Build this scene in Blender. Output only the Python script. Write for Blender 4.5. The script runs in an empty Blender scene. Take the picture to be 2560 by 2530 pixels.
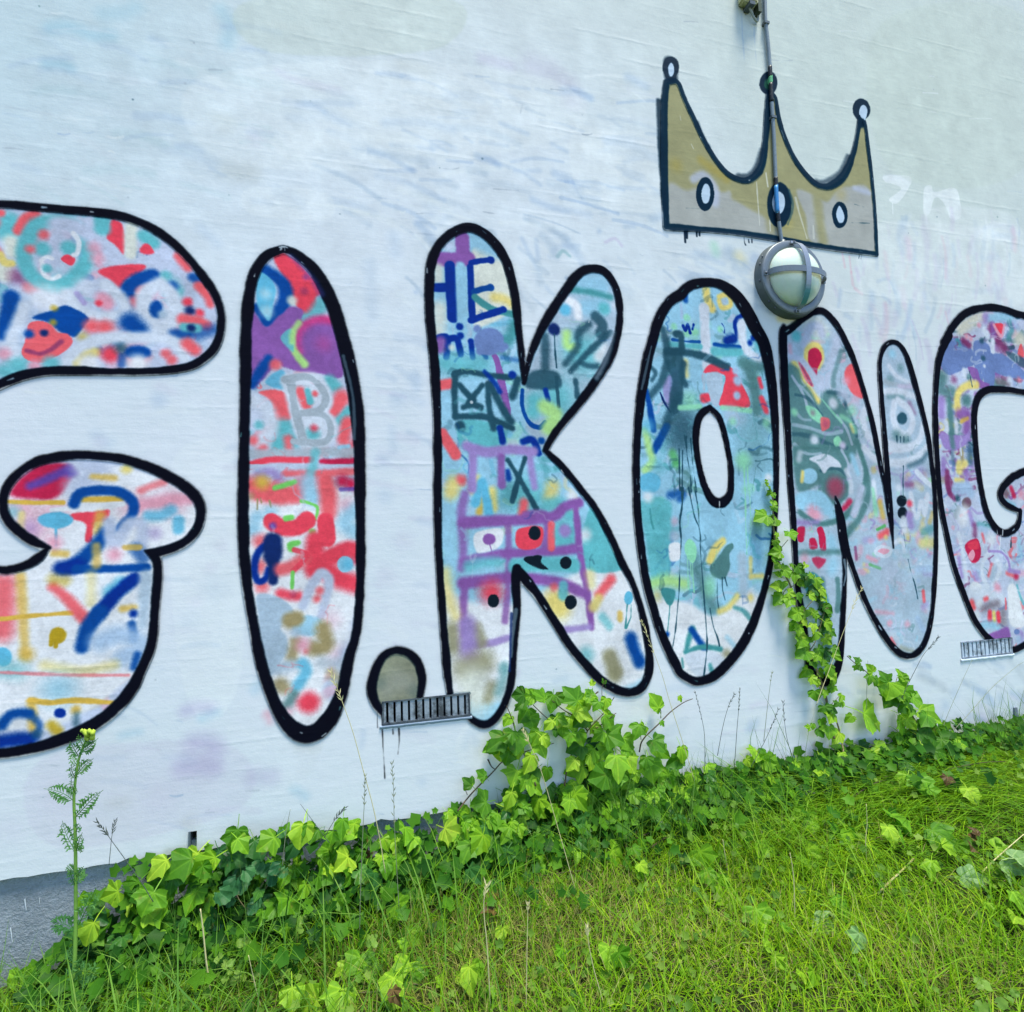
import bpy, bmesh, math, random
import numpy as np
from mathutils import Vector, Matrix, Euler

random.seed(7)
RNG = np.random.default_rng(11)
scene = bpy.context.scene
COL = scene.collection

# ------------------------------------------------------------------ camera
# The wall is the plane y = 0 (x along it, z = 0 at the top of the plinth); the camera stands in front of it.
PW, PH, F = 2560.0, 2530.0, 1500.0          # size of the photograph the measurements were taken in, focal length in its pixels
_rho = 0.03
_dx = np.array([5160.0, 55.0, -F]); _dx /= np.linalg.norm(_dx)
_dz = np.array([-_rho, 1.0, (55 - 5160 * _rho) / F]); _dz /= np.linalg.norm(_dz)
_dy = np.cross(_dz, _dx)
CAMROT = np.array([_dx, _dy, _dz])
CAMPOS = np.array([0.0, -1.5824, 0.6757])
cam_data = bpy.data.cameras.new('camera')
cam = bpy.data.objects.new('camera', cam_data)
COL.objects.link(cam)
cam.matrix_world = Matrix.Translation(Vector(CAMPOS)) @ Matrix(CAMROT.tolist()).to_4x4()
cam_data.sensor_width = 36.0
cam_data.lens = F / PW * 36.0
cam_data.clip_start = 0.02
cam_data.clip_end = 500.0
scene.camera = cam

# ------------------------------------------------------------------ sky, sun, exposure
world = bpy.data.worlds.new('World')
scene.world = world
world.use_nodes = True
wn = world.node_tree.nodes; wl = world.node_tree.links
wn.clear()
SUN_EL, SUN_AZ = math.radians(75), math.radians(32)   # azimuth measured from -y (towards the viewer) to +x
sky = wn.new('ShaderNodeTexSky'); sky.sky_type = 'NISHITA'; sky.sun_disc = False
sky.sun_elevation = SUN_EL
sky.sun_rotation = math.pi - SUN_AZ
sky.air_density = 1.0; sky.dust_density = 0.3; sky.ozone_density = 3.4
bg = wn.new('ShaderNodeBackground'); bg.inputs['Strength'].default_value = 0.15
wo = wn.new('ShaderNodeOutputWorld')
wl.new(sky.outputs[0], bg.inputs['Color']); wl.new(bg.outputs[0], wo.inputs['Surface'])
sd = bpy.data.lights.new('sun', 'SUN'); sd.energy = 3.1; sd.angle = math.radians(14); sd.color = (1.0, 0.96, 0.82)
sun = bpy.data.objects.new('sun', sd); COL.objects.link(sun)
_sv = Vector((math.sin(SUN_AZ) * math.cos(SUN_EL), -math.cos(SUN_AZ) * math.cos(SUN_EL), math.sin(SUN_EL)))
sun.rotation_euler = _sv.to_track_quat('Z', 'Y').to_euler()
sun.location = (3, -6, 8)
vs = scene.view_settings
vs.view_transform = 'Standard'; vs.look = 'None'; vs.gamma = 1.0; vs.use_curve_mapping = False
vs.exposure = 1.05

# ------------------------------------------------------------------ measuring helpers
def ray(x, y):
    return CAMROT @ np.array([x - PW / 2, -(y - PH / 2), -F])

def on_wall(x, y, off=0.0):
    """the point that lies `off` metres in front of the wall where the photograph shows (x, y)"""
    r = ray(x, y); t = (-off - CAMPOS[1]) / r[1]
    return CAMPOS + t * r

_GX = [-6, -1.5, -0.7, -0.3, 0.3, 1.0, 1.9, 3.2, 8]
_GZ = [-0.30, -0.26, -0.215, -0.17, -0.125, -0.075, -0.03, -0.01, 0.0]
def gz(x, y):
    x = np.asarray(x, float); y = np.asarray(y, float)
    z = np.interp(x, _GX, _GZ) + 0.07 * np.clip(y, -3, 0)
    z = z + 0.012 * np.sin(3.1 * x + 1.3 * y) * np.cos(4.3 * y - x) + 0.006 * np.sin(11 * x + 5 * y) * np.sin(9 * y + 2)
    return z

def on_ground(x, y, lift=0.0):
    """the ground point the photograph shows at (x, y)"""
    r = ray(x, y); lo, hi = 0.0, 6.0 / abs(r[1])
    t = 0.0; step = 0.01 / np.linalg.norm(r)
    for _ in range(900):
        p = CAMPOS + t * r
        if p[2] < gz(p[0], p[1]) + lift or p[1] > -0.03:
            break
        t += step
    return CAMPOS + t * r

# ------------------------------------------------------------------ object helpers
def link(o, parent=None):
    COL.objects.link(o)
    if parent is not None:
        o.parent = parent
    return o

def mesh_obj(name, verts, faces, mat, parent=None, smooth=False, origin=None):
    me = bpy.data.meshes.new(name)
    if origin is not None:
        ox, oy, oz = origin
        verts = [(v[0] - ox, v[1] - oy, v[2] - oz) for v in verts]
    me.from_pydata([tuple(map(float, v)) for v in verts], [], faces)
    if mat: me.materials.append(mat)
    if smooth: me.polygons.foreach_set('use_smooth', [True] * len(me.polygons))
    me.update()
    o = bpy.data.objects.new(name, me)
    if origin is not None: o.location = origin
    return link(o, parent)

def thing(name, label, cat, loc=(0, 0, 0), group=None):
    o = bpy.data.objects.new(name, None)
    o.empty_display_size = 0.05
    o.location = tuple(map(float, loc))
    o['label'] = label; o['category'] = cat
    if group: o['group'] = group
    return link(o)

def tag(o, label=None, cat=None, group=None, kind=None):
    if label: o['label'] = label
    if cat: o['category'] = cat
    if group: o['group'] = group
    if kind: o['kind'] = kind
    return o

def box(x0, x1, y0, y1, z0, z1):
    v = [(x0, y0, z0), (x1, y0, z0), (x1, y1, z0), (x0, y1, z0), (x0, y0, z1), (x1, y0, z1), (x1, y1, z1), (x0, y1, z1)]
    f = [(0, 3, 2, 1), (4, 5, 6, 7), (0, 1, 5, 4), (1, 2, 6, 5), (2, 3, 7, 6), (3, 0, 4, 7)]
    return v, f

def merge(parts):
    V, Fc = [], []
    for v, f in parts:
        n = len(V); V += list(v); Fc += [tuple(i + n for i in q) for q in f]
    return V, Fc

def smooth_line(pts, per=5):
    pts = [np.asarray(p, float) for p in pts]
    if len(pts) < 3: return pts
    P = [2 * pts[0] - pts[1]] + pts + [2 * pts[-1] - pts[-2]]
    out = []
    for i in range(1, len(P) - 2):
        for k in range(per):
            t = k / per
            a, b, c, d = P[i - 1], P[i], P[i + 1], P[i + 2]
            out.append(0.5 * (2 * b + (c - a) * t + (2 * a - 5 * b + 4 * c - d) * t * t + (3 * b - a - 3 * c + d) * t ** 3))
    out.append(pts[-1])
    return out

def tube(pts, r0, r1=None, n=5):
    """a tapered tube along pts"""
    if r1 is None: r1 = r0
    pts = [Vector(p) for p in pts]
    V, Fc = [], []
    m = len(pts)
    for i, p in enumerate(pts):
        d = (pts[min(i + 1, m - 1)] - pts[max(i - 1, 0)])
        if d.length < 1e-9: d = Vector((0, 0, 1))
        d.normalize()
        a = d.cross(Vector((0.31, 0.9, 0.2))).normalized(); b = d.cross(a)
        r = r0 + (r1 - r0) * i / max(1, m - 1)
        for k in range(n):
            t = 2 * math.pi * k / n
            V.append(tuple(p + a * (r * math.cos(t)) + b * (r * math.sin(t))))
    for i in range(m - 1):
        for k in range(n):
            Fc.append((i * n + k, i * n + (k + 1) % n, (i + 1) * n + (k + 1) % n, (i + 1) * n + k))
    Fc.append(tuple(range(n - 1, -1, -1))); Fc.append(tuple((m - 1) * n + k for k in range(n)))
    return V, Fc

# ------------------------------------------------------------------ material helpers
def s2l(c):
    c = np.asarray(c, float) / 255.0
    return np.where(c <= 0.04045, c / 12.92, ((c + 0.055) / 1.055) ** 2.4)

def l2s(c):
    c = np.clip(c, 0, 1)
    return np.where(c <= 0.0031308, c * 12.92, 1.055 * c ** (1 / 2.4) - 0.055)

class NT:
    def __init__(self, name):
        self.m = bpy.data.materials.new(name); self.m.use_nodes = True
        self.n = self.m.node_tree.nodes; self.l = self.m.node_tree.links
        self.n.clear()
        self.out = self.n.new('ShaderNodeOutputMaterial')
    def node(self, t, **kw):
        nd = self.n.new(t)
        for k, v in kw.items():
            if k.startswith('i_'):
                key = k[2:]
                key = int(key) if key.isdigit() else key.replace('_', ' ')
                self.set(nd, key, v)
            else: setattr(nd, k, v)
        return nd
    def set(self, nd, key, v):
        if isinstance(v, bpy.types.NodeSocket): self.l.new(v, nd.inputs[key])
        else:
            if isinstance(v, (tuple, list)) and len(v) == 3 and nd.inputs[key].type == 'RGBA': v = (*v, 1)
            nd.inputs[key].default_value = v
    def math(self, op, a, b=0.0, c=None):
        nd = self.node('ShaderNodeMath', operation=op)
        self.set(nd, 0, a); self.set(nd, 1, b)
        if c is not None: self.set(nd, 2, c)
        return nd.outputs[0]
    def mix(self, f, a, b, mode='MIX'):
        nd = self.node('ShaderNodeMix', data_type='RGBA', blend_type=mode)
        self.set(nd, 0, f); self.set(nd, 6, a); self.set(nd, 7, b)
        return nd.outputs[2]
    def noise(self, vec, scale, detail=4, rough=0.55, out=0):
        nd = self.node('ShaderNodeTexNoise', i_Scale=scale, i_Detail=detail, i_Roughness=rough)
        if vec is not None: self.l.new(vec, nd.inputs['Vector'])
        return nd.outputs[out]
    def ramp(self, f, stops):
        nd = self.node('ShaderNodeValToRGB'); self.l.new(f, nd.inputs[0])
        e = nd.color_ramp.elements
        while len(e) < len(stops): e.new(0.5)
        for el, (p, c) in zip(e, stops):
            el.position = p; el.color = (*c, 1) if len(c) == 3 else c
        return nd.outputs[0]
    def maprange(self, v, a, b, c=0.0, d=1.0):
        nd = self.node('ShaderNodeMapRange', i_0=v, i_1=a, i_2=b, i_3=c, i_4=d)
        return nd.outputs[0]
    def bump(self, h, strength, dist, normal=None):
        nd = self.node('ShaderNodeBump', i_Strength=strength, i_Distance=dist, i_Height=h)
        if normal is not None: self.l.new(normal, nd.inputs['Normal'])
        return nd.outputs[0]
    def principled(self, color, rough=0.6, metal=0.0, normal=None, spec=0.5, **kw):
        nd = self.node('ShaderNodeBsdfPrincipled')
        self.set(nd, 'Base Color', color); self.set(nd, 'Roughness', rough); self.set(nd, 'Metallic', metal)
        self.set(nd, 'Specular IOR Level', spec)
        for k, v in kw.items(): self.set(nd, k.replace('_', ' '), v)
        if normal is not None: self.l.new(normal, nd.inputs['Normal'])
        return nd.outputs[0]
    def done(self, sh):
        self.l.new(sh, self.out.inputs['Surface']); return self.m
    def pos(self):
        return self.node('ShaderNodeNewGeometry').outputs['Position']
    def obj(self):
        return self.node('ShaderNodeTexCoord').outputs['Object']

def simple_mat(name, rgb, rough=0.6, metal=0.0, var=0.15, scale=40, bump=0.0, spec=0.4):
    t = NT(name); v = t.obj(); c = tuple(float(x) for x in s2l(rgb))
    n = t.noise(v, scale, 5)
    col = t.mix(n, tuple(x * (1 - var) for x in c), tuple(min(1, x * (1 + var)) for x in c))
    nm = t.bump(n, 0.4, bump) if bump else None
    return t.done(t.principled(col, rough, metal, nm, spec))

# ------------------------------------------------------------------ the spray paint on the wall
# A paint layer in the wall's own metres: every stroke, drip and blot is drawn on a raster of the wall.
TX0, TX1, TZ0, TZ1, RES = -1.35, 3.45, -0.02, 3.05, 600
NXp, NYp = int((TX1 - TX0) * RES), int((TZ1 - TZ0) * RES)
PAINT = np.zeros((NYp, NXp, 3), np.float32)
COVER = np.zeros((NYp, NXp), np.float32)

def value_noise(h, w, cell, seed):
    r = np.random.default_rng(seed)
    gh, gw = int(h / cell) + 3, int(w / cell) + 3
    g = r.random((gh, gw)).astype(np.float32)
    y = np.arange(h) / cell; x = np.arange(w) / cell
    yi = y.astype(int); xi = x.astype(int); fy = (y - yi).astype(np.float32); fx = (x - xi).astype(np.float32)
    fy = fy * fy * (3 - 2 * fy); fx = fx * fx * (3 - 2 * fx)
    top = g[yi][:, xi] * (1 - fx) + g[yi][:, xi + 1] * fx
    bot = g[yi + 1][:, xi] * (1 - fx) + g[yi + 1][:, xi + 1] * fx
    return top * (1 - fy[:, None]) + bot * fy[:, None] - 0.5

WOB = value_noise(NYp, NXp, 34, 1) * 1.3 + value_noise(NYp, NXp, 14, 2) * 0.8 + value_noise(NYp, NXp, 6, 3) * 0.5
GRAIN = RNG.random((NYp, NXp)).astype(np.float32) - 0.5
GRAIN = (GRAIN + np.roll(GRAIN, 1, 0) + np.roll(GRAIN, 1, 1) + np.roll(np.roll(GRAIN, 1, 0), 1, 1)) * 0.6

PAL = dict(k=(0, 14, 28), k2=(6, 40, 64), red=(216, 70, 94), cor=(218, 96, 110), crim=(180, 38, 80), tq=(92, 178, 196), teal=(62, 140, 152),
           lav=(172, 190, 222), lw=(190, 208, 232), bl=(8, 70, 156), dbl=(2, 48, 148), cy=(90, 176, 218), pu=(128, 88, 168), lil=(144, 130, 198),
           gn=(110, 200, 104), lg=(134, 210, 182), lime=(162, 216, 140), yw=(210, 202, 126), oc=(174, 154, 42), orr=(200, 172, 80), wh=(208, 221, 238),
           cr=(200, 214, 214), gb=(156, 184, 212), ol=(136, 140, 116), dt=(34, 76, 98), sl=(74, 122, 130), nav=(18, 42, 104), pink=(208, 152, 180),
           mag=(202, 62, 132), mar=(118, 54, 106), gry=(152, 172, 192), grn=(80, 168, 100), vio=(102, 130, 190), brn=(106, 98, 112), sky=(138, 192, 226),
           gold=(147, 153, 121), beige=(160, 172, 178), gem=(176, 206, 236), gd=(128, 139, 126), W=(202, 221, 239), buf=(150, 182, 220), wc=(172, 206, 222),
           wg=(186, 208, 206), wl=(182, 184, 220), blk=(16, 30, 44), wy=(196, 204, 196), tan=(146, 140, 106), bp=(86, 70, 170), ww=(214, 232, 244))

_fr = (0.0, 0.0, 1.0)
def to_wall(pts):
    """frame coordinates -> wall raster pixels, plus raster pixels per frame unit"""
    ox, oy, s = _fr
    out = []
    for p in pts:
        X, Y = ox + p[0] / s, oy + p[1] / s
        r = ray(X, Y); t = -CAMPOS[1] / r[1]; q = CAMPOS + t * r
        out.append(((q[0] - TX0) * RES, (q[2] - TZ0) * RES))
    out = np.array(out)
    c = np.mean([p[:2] for p in pts], axis=0)
    X, Y = ox + c[0] / s, oy + c[1] / s
    a = CAMPOS + (-CAMPOS[1] / ray(X, Y)[1]) * ray(X, Y)
    b = CAMPOS + (-CAMPOS[1] / ray(X, Y + 10)[1]) * ray(X, Y + 10)
    return out, abs(a[2] - b[2]) / 10 / s * RES

def spline(pts, closed=False, per=6):
    n = len(pts)
    if n < 3: return np.array(pts, float)
    P = np.array(pts, float)
    out = []
    rng = range(n) if closed else range(n - 1)
    for i in rng:
        if closed: a, b, c, d = P[i - 1], P[i], P[(i + 1) % n], P[(i + 2) % n]
        else: a, b, c, d = P[max(i - 1, 0)], P[i], P[i + 1], P[min(i + 2, n - 1)]
        for k in range(per):
            t = k / per
            out.append(0.5 * (2 * b + (c - a) * t + (2 * a - 5 * b + 4 * c - d) * t * t + (3 * b - a - 3 * c + d) * t ** 3))
    if not closed: out.append(P[-1])
    return np.array(out)

def line_sdf(P, hw, pad):
    """distance to a polyline minus its half-width, on the raster window that holds it"""
    m = float(np.max(hw)) + pad
    x0, x1 = int(max(0, P[:, 0].min() - m)), int(min(NXp, P[:, 0].max() + m + 1))
    y0, y1 = int(max(0, P[:, 1].min() - m)), int(min(NYp, P[:, 1].max() + m + 1))
    if x1 <= x0 or y1 <= y0: return None
    D = np.full((y1 - y0, x1 - x0), 1e3, np.float32)
    if len(P) == 1: P = np.vstack([P, P + 1e-3]); hw = np.array([hw[0], hw[0]])
    for i in range(len(P) - 1):
        a, b = P[i], P[i + 1]
        ax0, ax1 = int(max(x0, min(a[0], b[0]) - m)), int(min(x1, max(a[0], b[0]) + m + 1))
        ay0, ay1 = int(max(y0, min(a[1], b[1]) - m)), int(min(y1, max(a[1], b[1]) + m + 1))
        if ax1 <= ax0 or ay1 <= ay0: continue
        yy, xx = np.mgrid[ay0:ay1, ax0:ax1].astype(np.float32)
        d = b - a; L = float(d @ d) + 1e-9
        t = np.clip(((xx - a[0]) * d[0] + (yy - a[1]) * d[1]) / L, 0, 1)
        dist = np.hypot(xx - a[0] - t * d[0], yy - a[1] - t * d[1]) - (hw[i] + (hw[i + 1] - hw[i]) * t)
        sub = D[ay0 - y0:ay1 - y0, ax0 - x0:ax1 - x0]
        np.minimum(sub, dist, out=sub)
    return D, x0, y0

def inside(P, x0, y0, h, w):
    """even-odd fill of a closed polygon on a raster window"""
    M = np.zeros((h, w), bool)
    n = len(P)
    for r in range(h):
        y = y0 + r + 0.5
        a = P; b = np.roll(P, -1, 0)
        k = ((a[:, 1] <= y) & (b[:, 1] > y)) | ((b[:, 1] <= y) & (a[:, 1] > y))
        if not k.any(): continue
        xs = np.sort(a[k, 0] + (y - a[k, 1]) / (b[k, 1] - a[k, 1]) * (b[k, 0] - a[k, 0]))
        for i in range(0, len(xs) - 1, 2):
            M[r, max(0, int(round(xs[i] - x0))):max(0, int(round(xs[i + 1] - x0)))] = True
    return M

CLIP = None
def lay(res, color, soft, alpha, wob=1.0):
    if res is None: return
    D, x0, y0 = res
    h, w = D.shape
    sl = (slice(y0, y0 + h), slice(x0, x0 + w))
    d = D + WOB[sl] * (1.6 * wob) + GRAIN[sl] * (soft * 0.08)
    a = np.clip(0.5 - d / max(soft, 1.0), 0, 1)
    a = a * a * (3 - 2 * a) * alpha
    if CLIP is not None: a = a * CLIP[sl]
    c = np.asarray(color, np.float32) * (1 + WOB[sl][..., None] * 0.05)
    PAINT[sl] = PAINT[sl] * (1 - a[..., None]) + c * a[..., None]
    COVER[sl] = COVER[sl] + (1 - COVER[sl]) * a

def stroke(col, w, pts, soft=0.35, alpha=1.0, smooth=True):
    P, k = to_wall(pts)
    hw = np.full(len(P), w * 0.5 * k)
    if len(pts[0]) > 2: hw = np.array([p[2] * 0.5 * k for p in pts])
    if smooth and len(P) > 2:
        Q = spline(np.column_stack([P, hw])); P, hw = Q[:, :2], Q[:, 2]
    s = max(1.3, soft * w * k)
    if w * k > 7: s = s * 1.25 + 1.2; hw = hw * 1.05
    lay(line_sdf(P, hw, s + 3), col, s, alpha)

def poly(col, pts, soft=8, alpha=1.0):
    P, k = to_wall(pts); P = spline(P, True)
    s = max(1.3, soft * k)
    if soft * k > 2.2: s = s * 1.2 + 0.5
    Q = np.vstack([P, P[:1]])
    res = line_sdf(Q, np.zeros(len(Q)), s + 4)
    if res is None: return
    D, x0, y0 = res
    M = inside(P, x0, y0, *D.shape)
    lay((np.where(M, -D, D), x0, y0), col, s, alpha)

def oval(col, rx, ry, pts, soft=8, alpha=1.0):
    for p in pts:
        poly(col, [(p[0] + rx * math.cos(t), p[1] + ry * math.sin(t)) for t in np.linspace(0, 2 * math.pi, 12, endpoint=False)], soft, alpha)

def draw(text):
    """one mark per line. F ox oy scale: the measuring frame. s colour width soft alpha : points (curve), l: straight, d: dots,
    p colour soft alpha : outline of a blot, e colour rx ry soft alpha : centres"""
    global _fr
    for ln in text.strip().splitlines():
        ln = ln.strip()
        if not ln or ln[0] == '#': continue
        if ln[0] == 'F':
            _fr = tuple(float(v) for v in ln.split()[1:]); continue
        a, b = ln.split(':'); a = a.split()
        pts = [tuple(float(v) for v in p.split(',')) for p in b.split()]
        c = PAL[a[1]]; v = [float(q) for q in a[2:]]
        if a[0] in 'sl':
            stroke(c, v[0], pts, v[1] if len(v) > 1 else 0.35, v[2] if len(v) > 2 else 1.0, a[0] == 's')
        elif a[0] == 'd':
            for p in pts: stroke(c, v[0], [p], v[1] if len(v) > 1 else 0.35, v[2] if len(v) > 2 else 1.0)
        elif a[0] == 'p': poly(c, pts, v[0] if v else 8, v[1] if len(v) > 1 else 1.0)
        elif a[0] == 'e': oval(c, v[0], v[1], pts, v[2] if len(v) > 2 else 8, v[3] if len(v) > 3 else 1.0)

def scribbles(n, frame, region, cols, w0, w1, size, alpha=0.7, seed=1, soft=0.25, drips=0.15):
    """small tags one over another: looping hand strokes, a few of them with runs"""
    global _fr
    _fr = frame; r = random.Random(seed)
    for _ in range(n):
        x = r.uniform(region[0], region[2]); y = r.uniform(region[1], region[3])
        a = r.uniform(-0.5, 0.5) + r.choice([0, 0, 1.57, 0.8]); s = size * r.uniform(0.5, 1.3); w = r.uniform(w0, w1)
        k = r.randint(3, 8); pts = [(x, y)]
        for i in range(k):
            st = s * r.uniform(0.25, 0.6); a += r.gauss(0, 1.0)
            x += st * math.cos(a); y += st * math.sin(a); pts.append((x, y))
        c = PAL[r.choice(cols)]; al = alpha * r.uniform(0.45, 1)
        stroke(c, w, pts, soft * r.uniform(.6, 1.6), al, r.random() < 0.9)
        if r.random() < drips:
            q = r.choice(pts); L = s * r.uniform(.4, 1.6)
            stroke(c, max(4, w * 0.22), [q, (q[0] + r.uniform(-4, 4), q[1] + L * .5), (q[0] + r.uniform(-7, 7), q[1] + L)], 0.2, al)

def dabs(n, frame, region, cols, w0, w1, alpha=0.7, seed=1):
    """loose short brush dabs: the restless under-painting"""
    global _fr
    _fr = frame; r = random.Random(seed)
    for _ in range(n):
        x = r.uniform(region[0], region[2]); y = r.uniform(region[1], region[3])
        a = r.uniform(0, math.pi); L = r.uniform(0.2, 1.6) * w1
        w = r.uniform(w0, w1)
        b = a + r.uniform(-1, 1)
        pts = [(x, y), (x + L * 0.5 * math.cos(a), y + L * 0.5 * math.sin(a)), (x + L * math.cos(b), y + L * math.sin(b))]
        stroke(PAL[r.choice(cols)], w, pts, r.uniform(0.25, 0.7), alpha * r.uniform(0.5, 1))
# ---- outlines: each letter is a chain of curves (a new curve starts at a sharp corner); x,y,width in the measuring frames
FA = (0, 0, 2.2453); FB = (850, 0, 2.2453); FC = (1700, 0, 2.2453); FD = (0, 840, 2.2453); FE = (850, 840, 2.2453)
FF = (1700, 840, 2.2453); FG = (0, 1680, 2.2453); FH = (850, 1680, 2.2453); FI = (1700, 1680, 2.2453)
FK = (1620, 100, 3.1817)
FRAMES = dict(A=FA, B=FB, C=FC, D=FD, E=FE, F=FF, G=FG, H=FH, I=FI, K=FK, S=(0, 0, 1.0))

def chain(text):
    """curves split by '|', points 'FRAMEx,y' (the frame letter stays until the next one) -> wall raster points, half-widths"""
    global _fr
    P, W = [], []
    fr, w = None, 40
    for curve in text.split('|'):
        pts = []
        for tk in curve.split():
            if tk[0].isalpha(): fr = FRAMES[tk[0]]; tk = tk[1:]
            v = [float(q) for q in tk.split(',')]
            if len(v) > 2: w = v[2]
            _fr = fr
            p, k = to_wall([(v[0], v[1])])
            pts.append((p[0][0], p[0][1], w * 0.5 * k))
        q = spline(pts) if len(pts) > 2 else np.array(pts)
        P.append(q[:, :2]); W.append(q[:, 2])
    return np.vstack(P), np.concatenate(W)

OUTLINES = dict(
 G1="S-430,900,22 -330,640 -150,520 A0,1150,44 200,1165 450,1187 620,1205,48 750,1238 880,1300 1000,1395,46 1110,1515 1195,1635 1235,1740 1240,1840 D1215,45,48 1165,112 1075,168 960,192,44 800,203 600,203 400,198,50 250,203 120,228,56 0,275 S-90,1010,24 -150,1140 -160,1290 -110,1400 D0,1312,50 60,1310 140,1290 215,1245,56 270,1190,24 | "
    "D270,1190,30 190,1158,54 110,1105 50,1045 20,980 20,895,52 50,830 120,757 230,698,56 380,672 520,672 700,695 850,745 1000,820,56 1090,895 1125,970,54 1115,1060 1060,1140 980,1188 880,1215,54 815,1208,10 | "
    "D815,1208,12 870,1245,46 886,1300 885,1380,50 872,1500 862,1650 838,1770,56 788,1885 G745,85,66 660,190,72 560,272,76 450,335 330,385,74 180,430,66 0,458,62 S-150,1890,26 -300,1780 -400,1550 -450,1200 -430,900",
 I="A1590,1402,48 1661,1430,56 1778,1539,68 1870,1729,74 D1949,115,76 1990,340,74 2006,470,72 2018,650,66 2021,900,60 2024,1200,54 2020,1450,52 1996,1680,54 1960,1800,60 1941,1890,66 G1926,90,72 1888,190,84 1845,270,96 1785,332,100 1715,352,100 1650,325,96 1590,262,80 1535,160,66 1480,15,60 D1450,1780,58 1418,1600,56 1385,1400,58 1367,1200,58 1362,950,62 1366,700,54 1372,450,58 1376,200,62 1377,30,62 A1384,1800,58 1398,1650,58 1432,1525,60 1500,1437,56 1590,1402,48",
 dot="H250,245,40 205,190,50 178,120,56 180,50,60 E215,1835,56 255,1785,50 310,1765,48 375,1778,48 430,1825,48 458,1895,50 H462,60,46 448,140,38 | H448,140,6 250,245,6",
 K="E600,1909,50 572,1550,46 555,1300,42 545,1000,48 545,700,48 542,450,48 530,200,54 512,0,52 B500,1750,52 500,1600,52 510,1480,52 545,1395,50 610,1322,52 705,1280,54 790,1303,56 868,1372,58 928,1465,54 962,1580,52 984,1700,50 1006,1900,42 E1018,110,44 1030,265,18 | "
   "E1030,265,26 1062,125,40 1115,-10,50 B1195,1735,56 1285,1605,54 1345,1532,52 1412,1510,46 1480,1525,46 1532,1590,44 1562,1680,46 1568,1800,44 E1550,15,44 1520,110,52 1450,230,50 1370,342,46 1280,452,44 1200,555,40 1150,645,36 | "
   "E1150,645,36 1240,730,42 1340,850,44 1440,982,46 1515,1125,48 1580,1270,48 1642,1395,44 1692,1550,44 1722,1700,48 1735,1830,52 H1726,20,56 1690,90,58 1630,115,50 1560,105,52 1480,62,54 1420,8,52 E1300,1755,52 1200,1600,50 1110,1460,52 1040,1370,60 990,1305,40 | "
   "E990,1305,50 985,1400,56 992,1500,46 988,1600,46 975,1750,46 965,1890,46 H945,120,48 900,220,52 850,280,52 800,296,50 740,270,40 690,225,30 | H690,225,6 620,170,6 | H620,170,40 600,0,46",
 O="C0,1655,66 50,1608,56 130,1588,50 215,1595,56 300,1650,72 370,1745,82 425,1850,84 F470,50,80 502,200,72 525,400,56 535,600,48 537,800,40 533,1000,36 522,1150,38 500,1300,44 470,1430,46 415,1600,56 350,1730,62 270,1835,60 200,1902,58 I140,46,50 75,52,50 0,8,52 E1880,1840,60 1812,1700,56 1762,1550,54 1720,1400,54 1688,1200,54 1666,1000,52 1660,800,48 1663,600,50 1680,400,56 1710,200,62 1752,20,62 B1795,1775,62 1850,1695,60 1908,1655,66",
 Oin="F165,405,34 218,462,40 252,570,38 276,700,36 284,800,40 275,890,50 228,938,62 170,910,52 122,800,44 96,680,40 88,560,44 108,455,46 165,405,34",
 N="C575,1850,40 F575,0,52 580,200,56 592,400,52 603,600,46 615,800,42 630,1000,42 642,1200,40 655,1400,44 688,1600,48 712,1790,52 735,1895,56 I770,35,66 815,48,70 860,20,60 F895,1800,50 910,1600,42 920,1400,38 920,1250,36 908,1100,60 888,980,48 870,905,12 | "
   "F870,905,12 900,1050,50 932,1200,44 965,1300,36 1012,1430,40 1072,1560,40 1148,1690,44 1208,1765,42 1270,1798,40 1330,1778,40 1380,1700,38 1412,1550,36 1430,1300,36 1434,1100,34 1424,850,32 1408,700,34 1388,560,36 1350,400,40 1310,250,44 1270,120,38 1230,52,30 1182,36,26 1140,70,28 1118,150,30 1124,300,34 1140,500,36 1155,700,38 1166,850,44 1180,1000,34 1196,1190,8 | "
   "F1196,1190,8 1168,950,40 1148,850,34 1118,700,34 1080,500,36 1040,350,36 1000,220,38 958,100,40 905,-10,44 C860,1805,44 805,1752,40 750,1752,38 690,1785,42 625,1840,42 575,1872,44",
 G2="F1510,0,44 1465,85,44 1440,200,42 1430,400,38 1434,600,42 1446,800,40 1461,950,40 1490,1100,40 1530,1280,42 1582,1430,40 1642,1580,42 1700,1668,42 1760,1725,50 1845,1765,40 1931,1735,40 S2640,1560,20 2720,1400 2740,1200 2700,1160 2640,1150 F1931,760,40 S2540,1188,18 FF1862,795,42 1808,850,44 1795,905,44 1830,950,36 1905,985,26 | "
    "F1905,985,34 1900,1040,36 1880,1080,42 1820,1108,44 1762,1072,46 1716,985,48 1690,870,42 1670,750,42 1655,600,44 1648,450,46 1668,352,48 1725,306,42 1830,304,36 1931,318,32 S2640,990,16 2700,960 2710,880 2650,800 C1931,1775,42 1800,1735,42 1700,1730,42 1600,1760,44 1530,1830,46 1475,1925,44",
)
OUTLINES['G2'] = OUTLINES['G2'].replace('FF1862', 'F1862')
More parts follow.
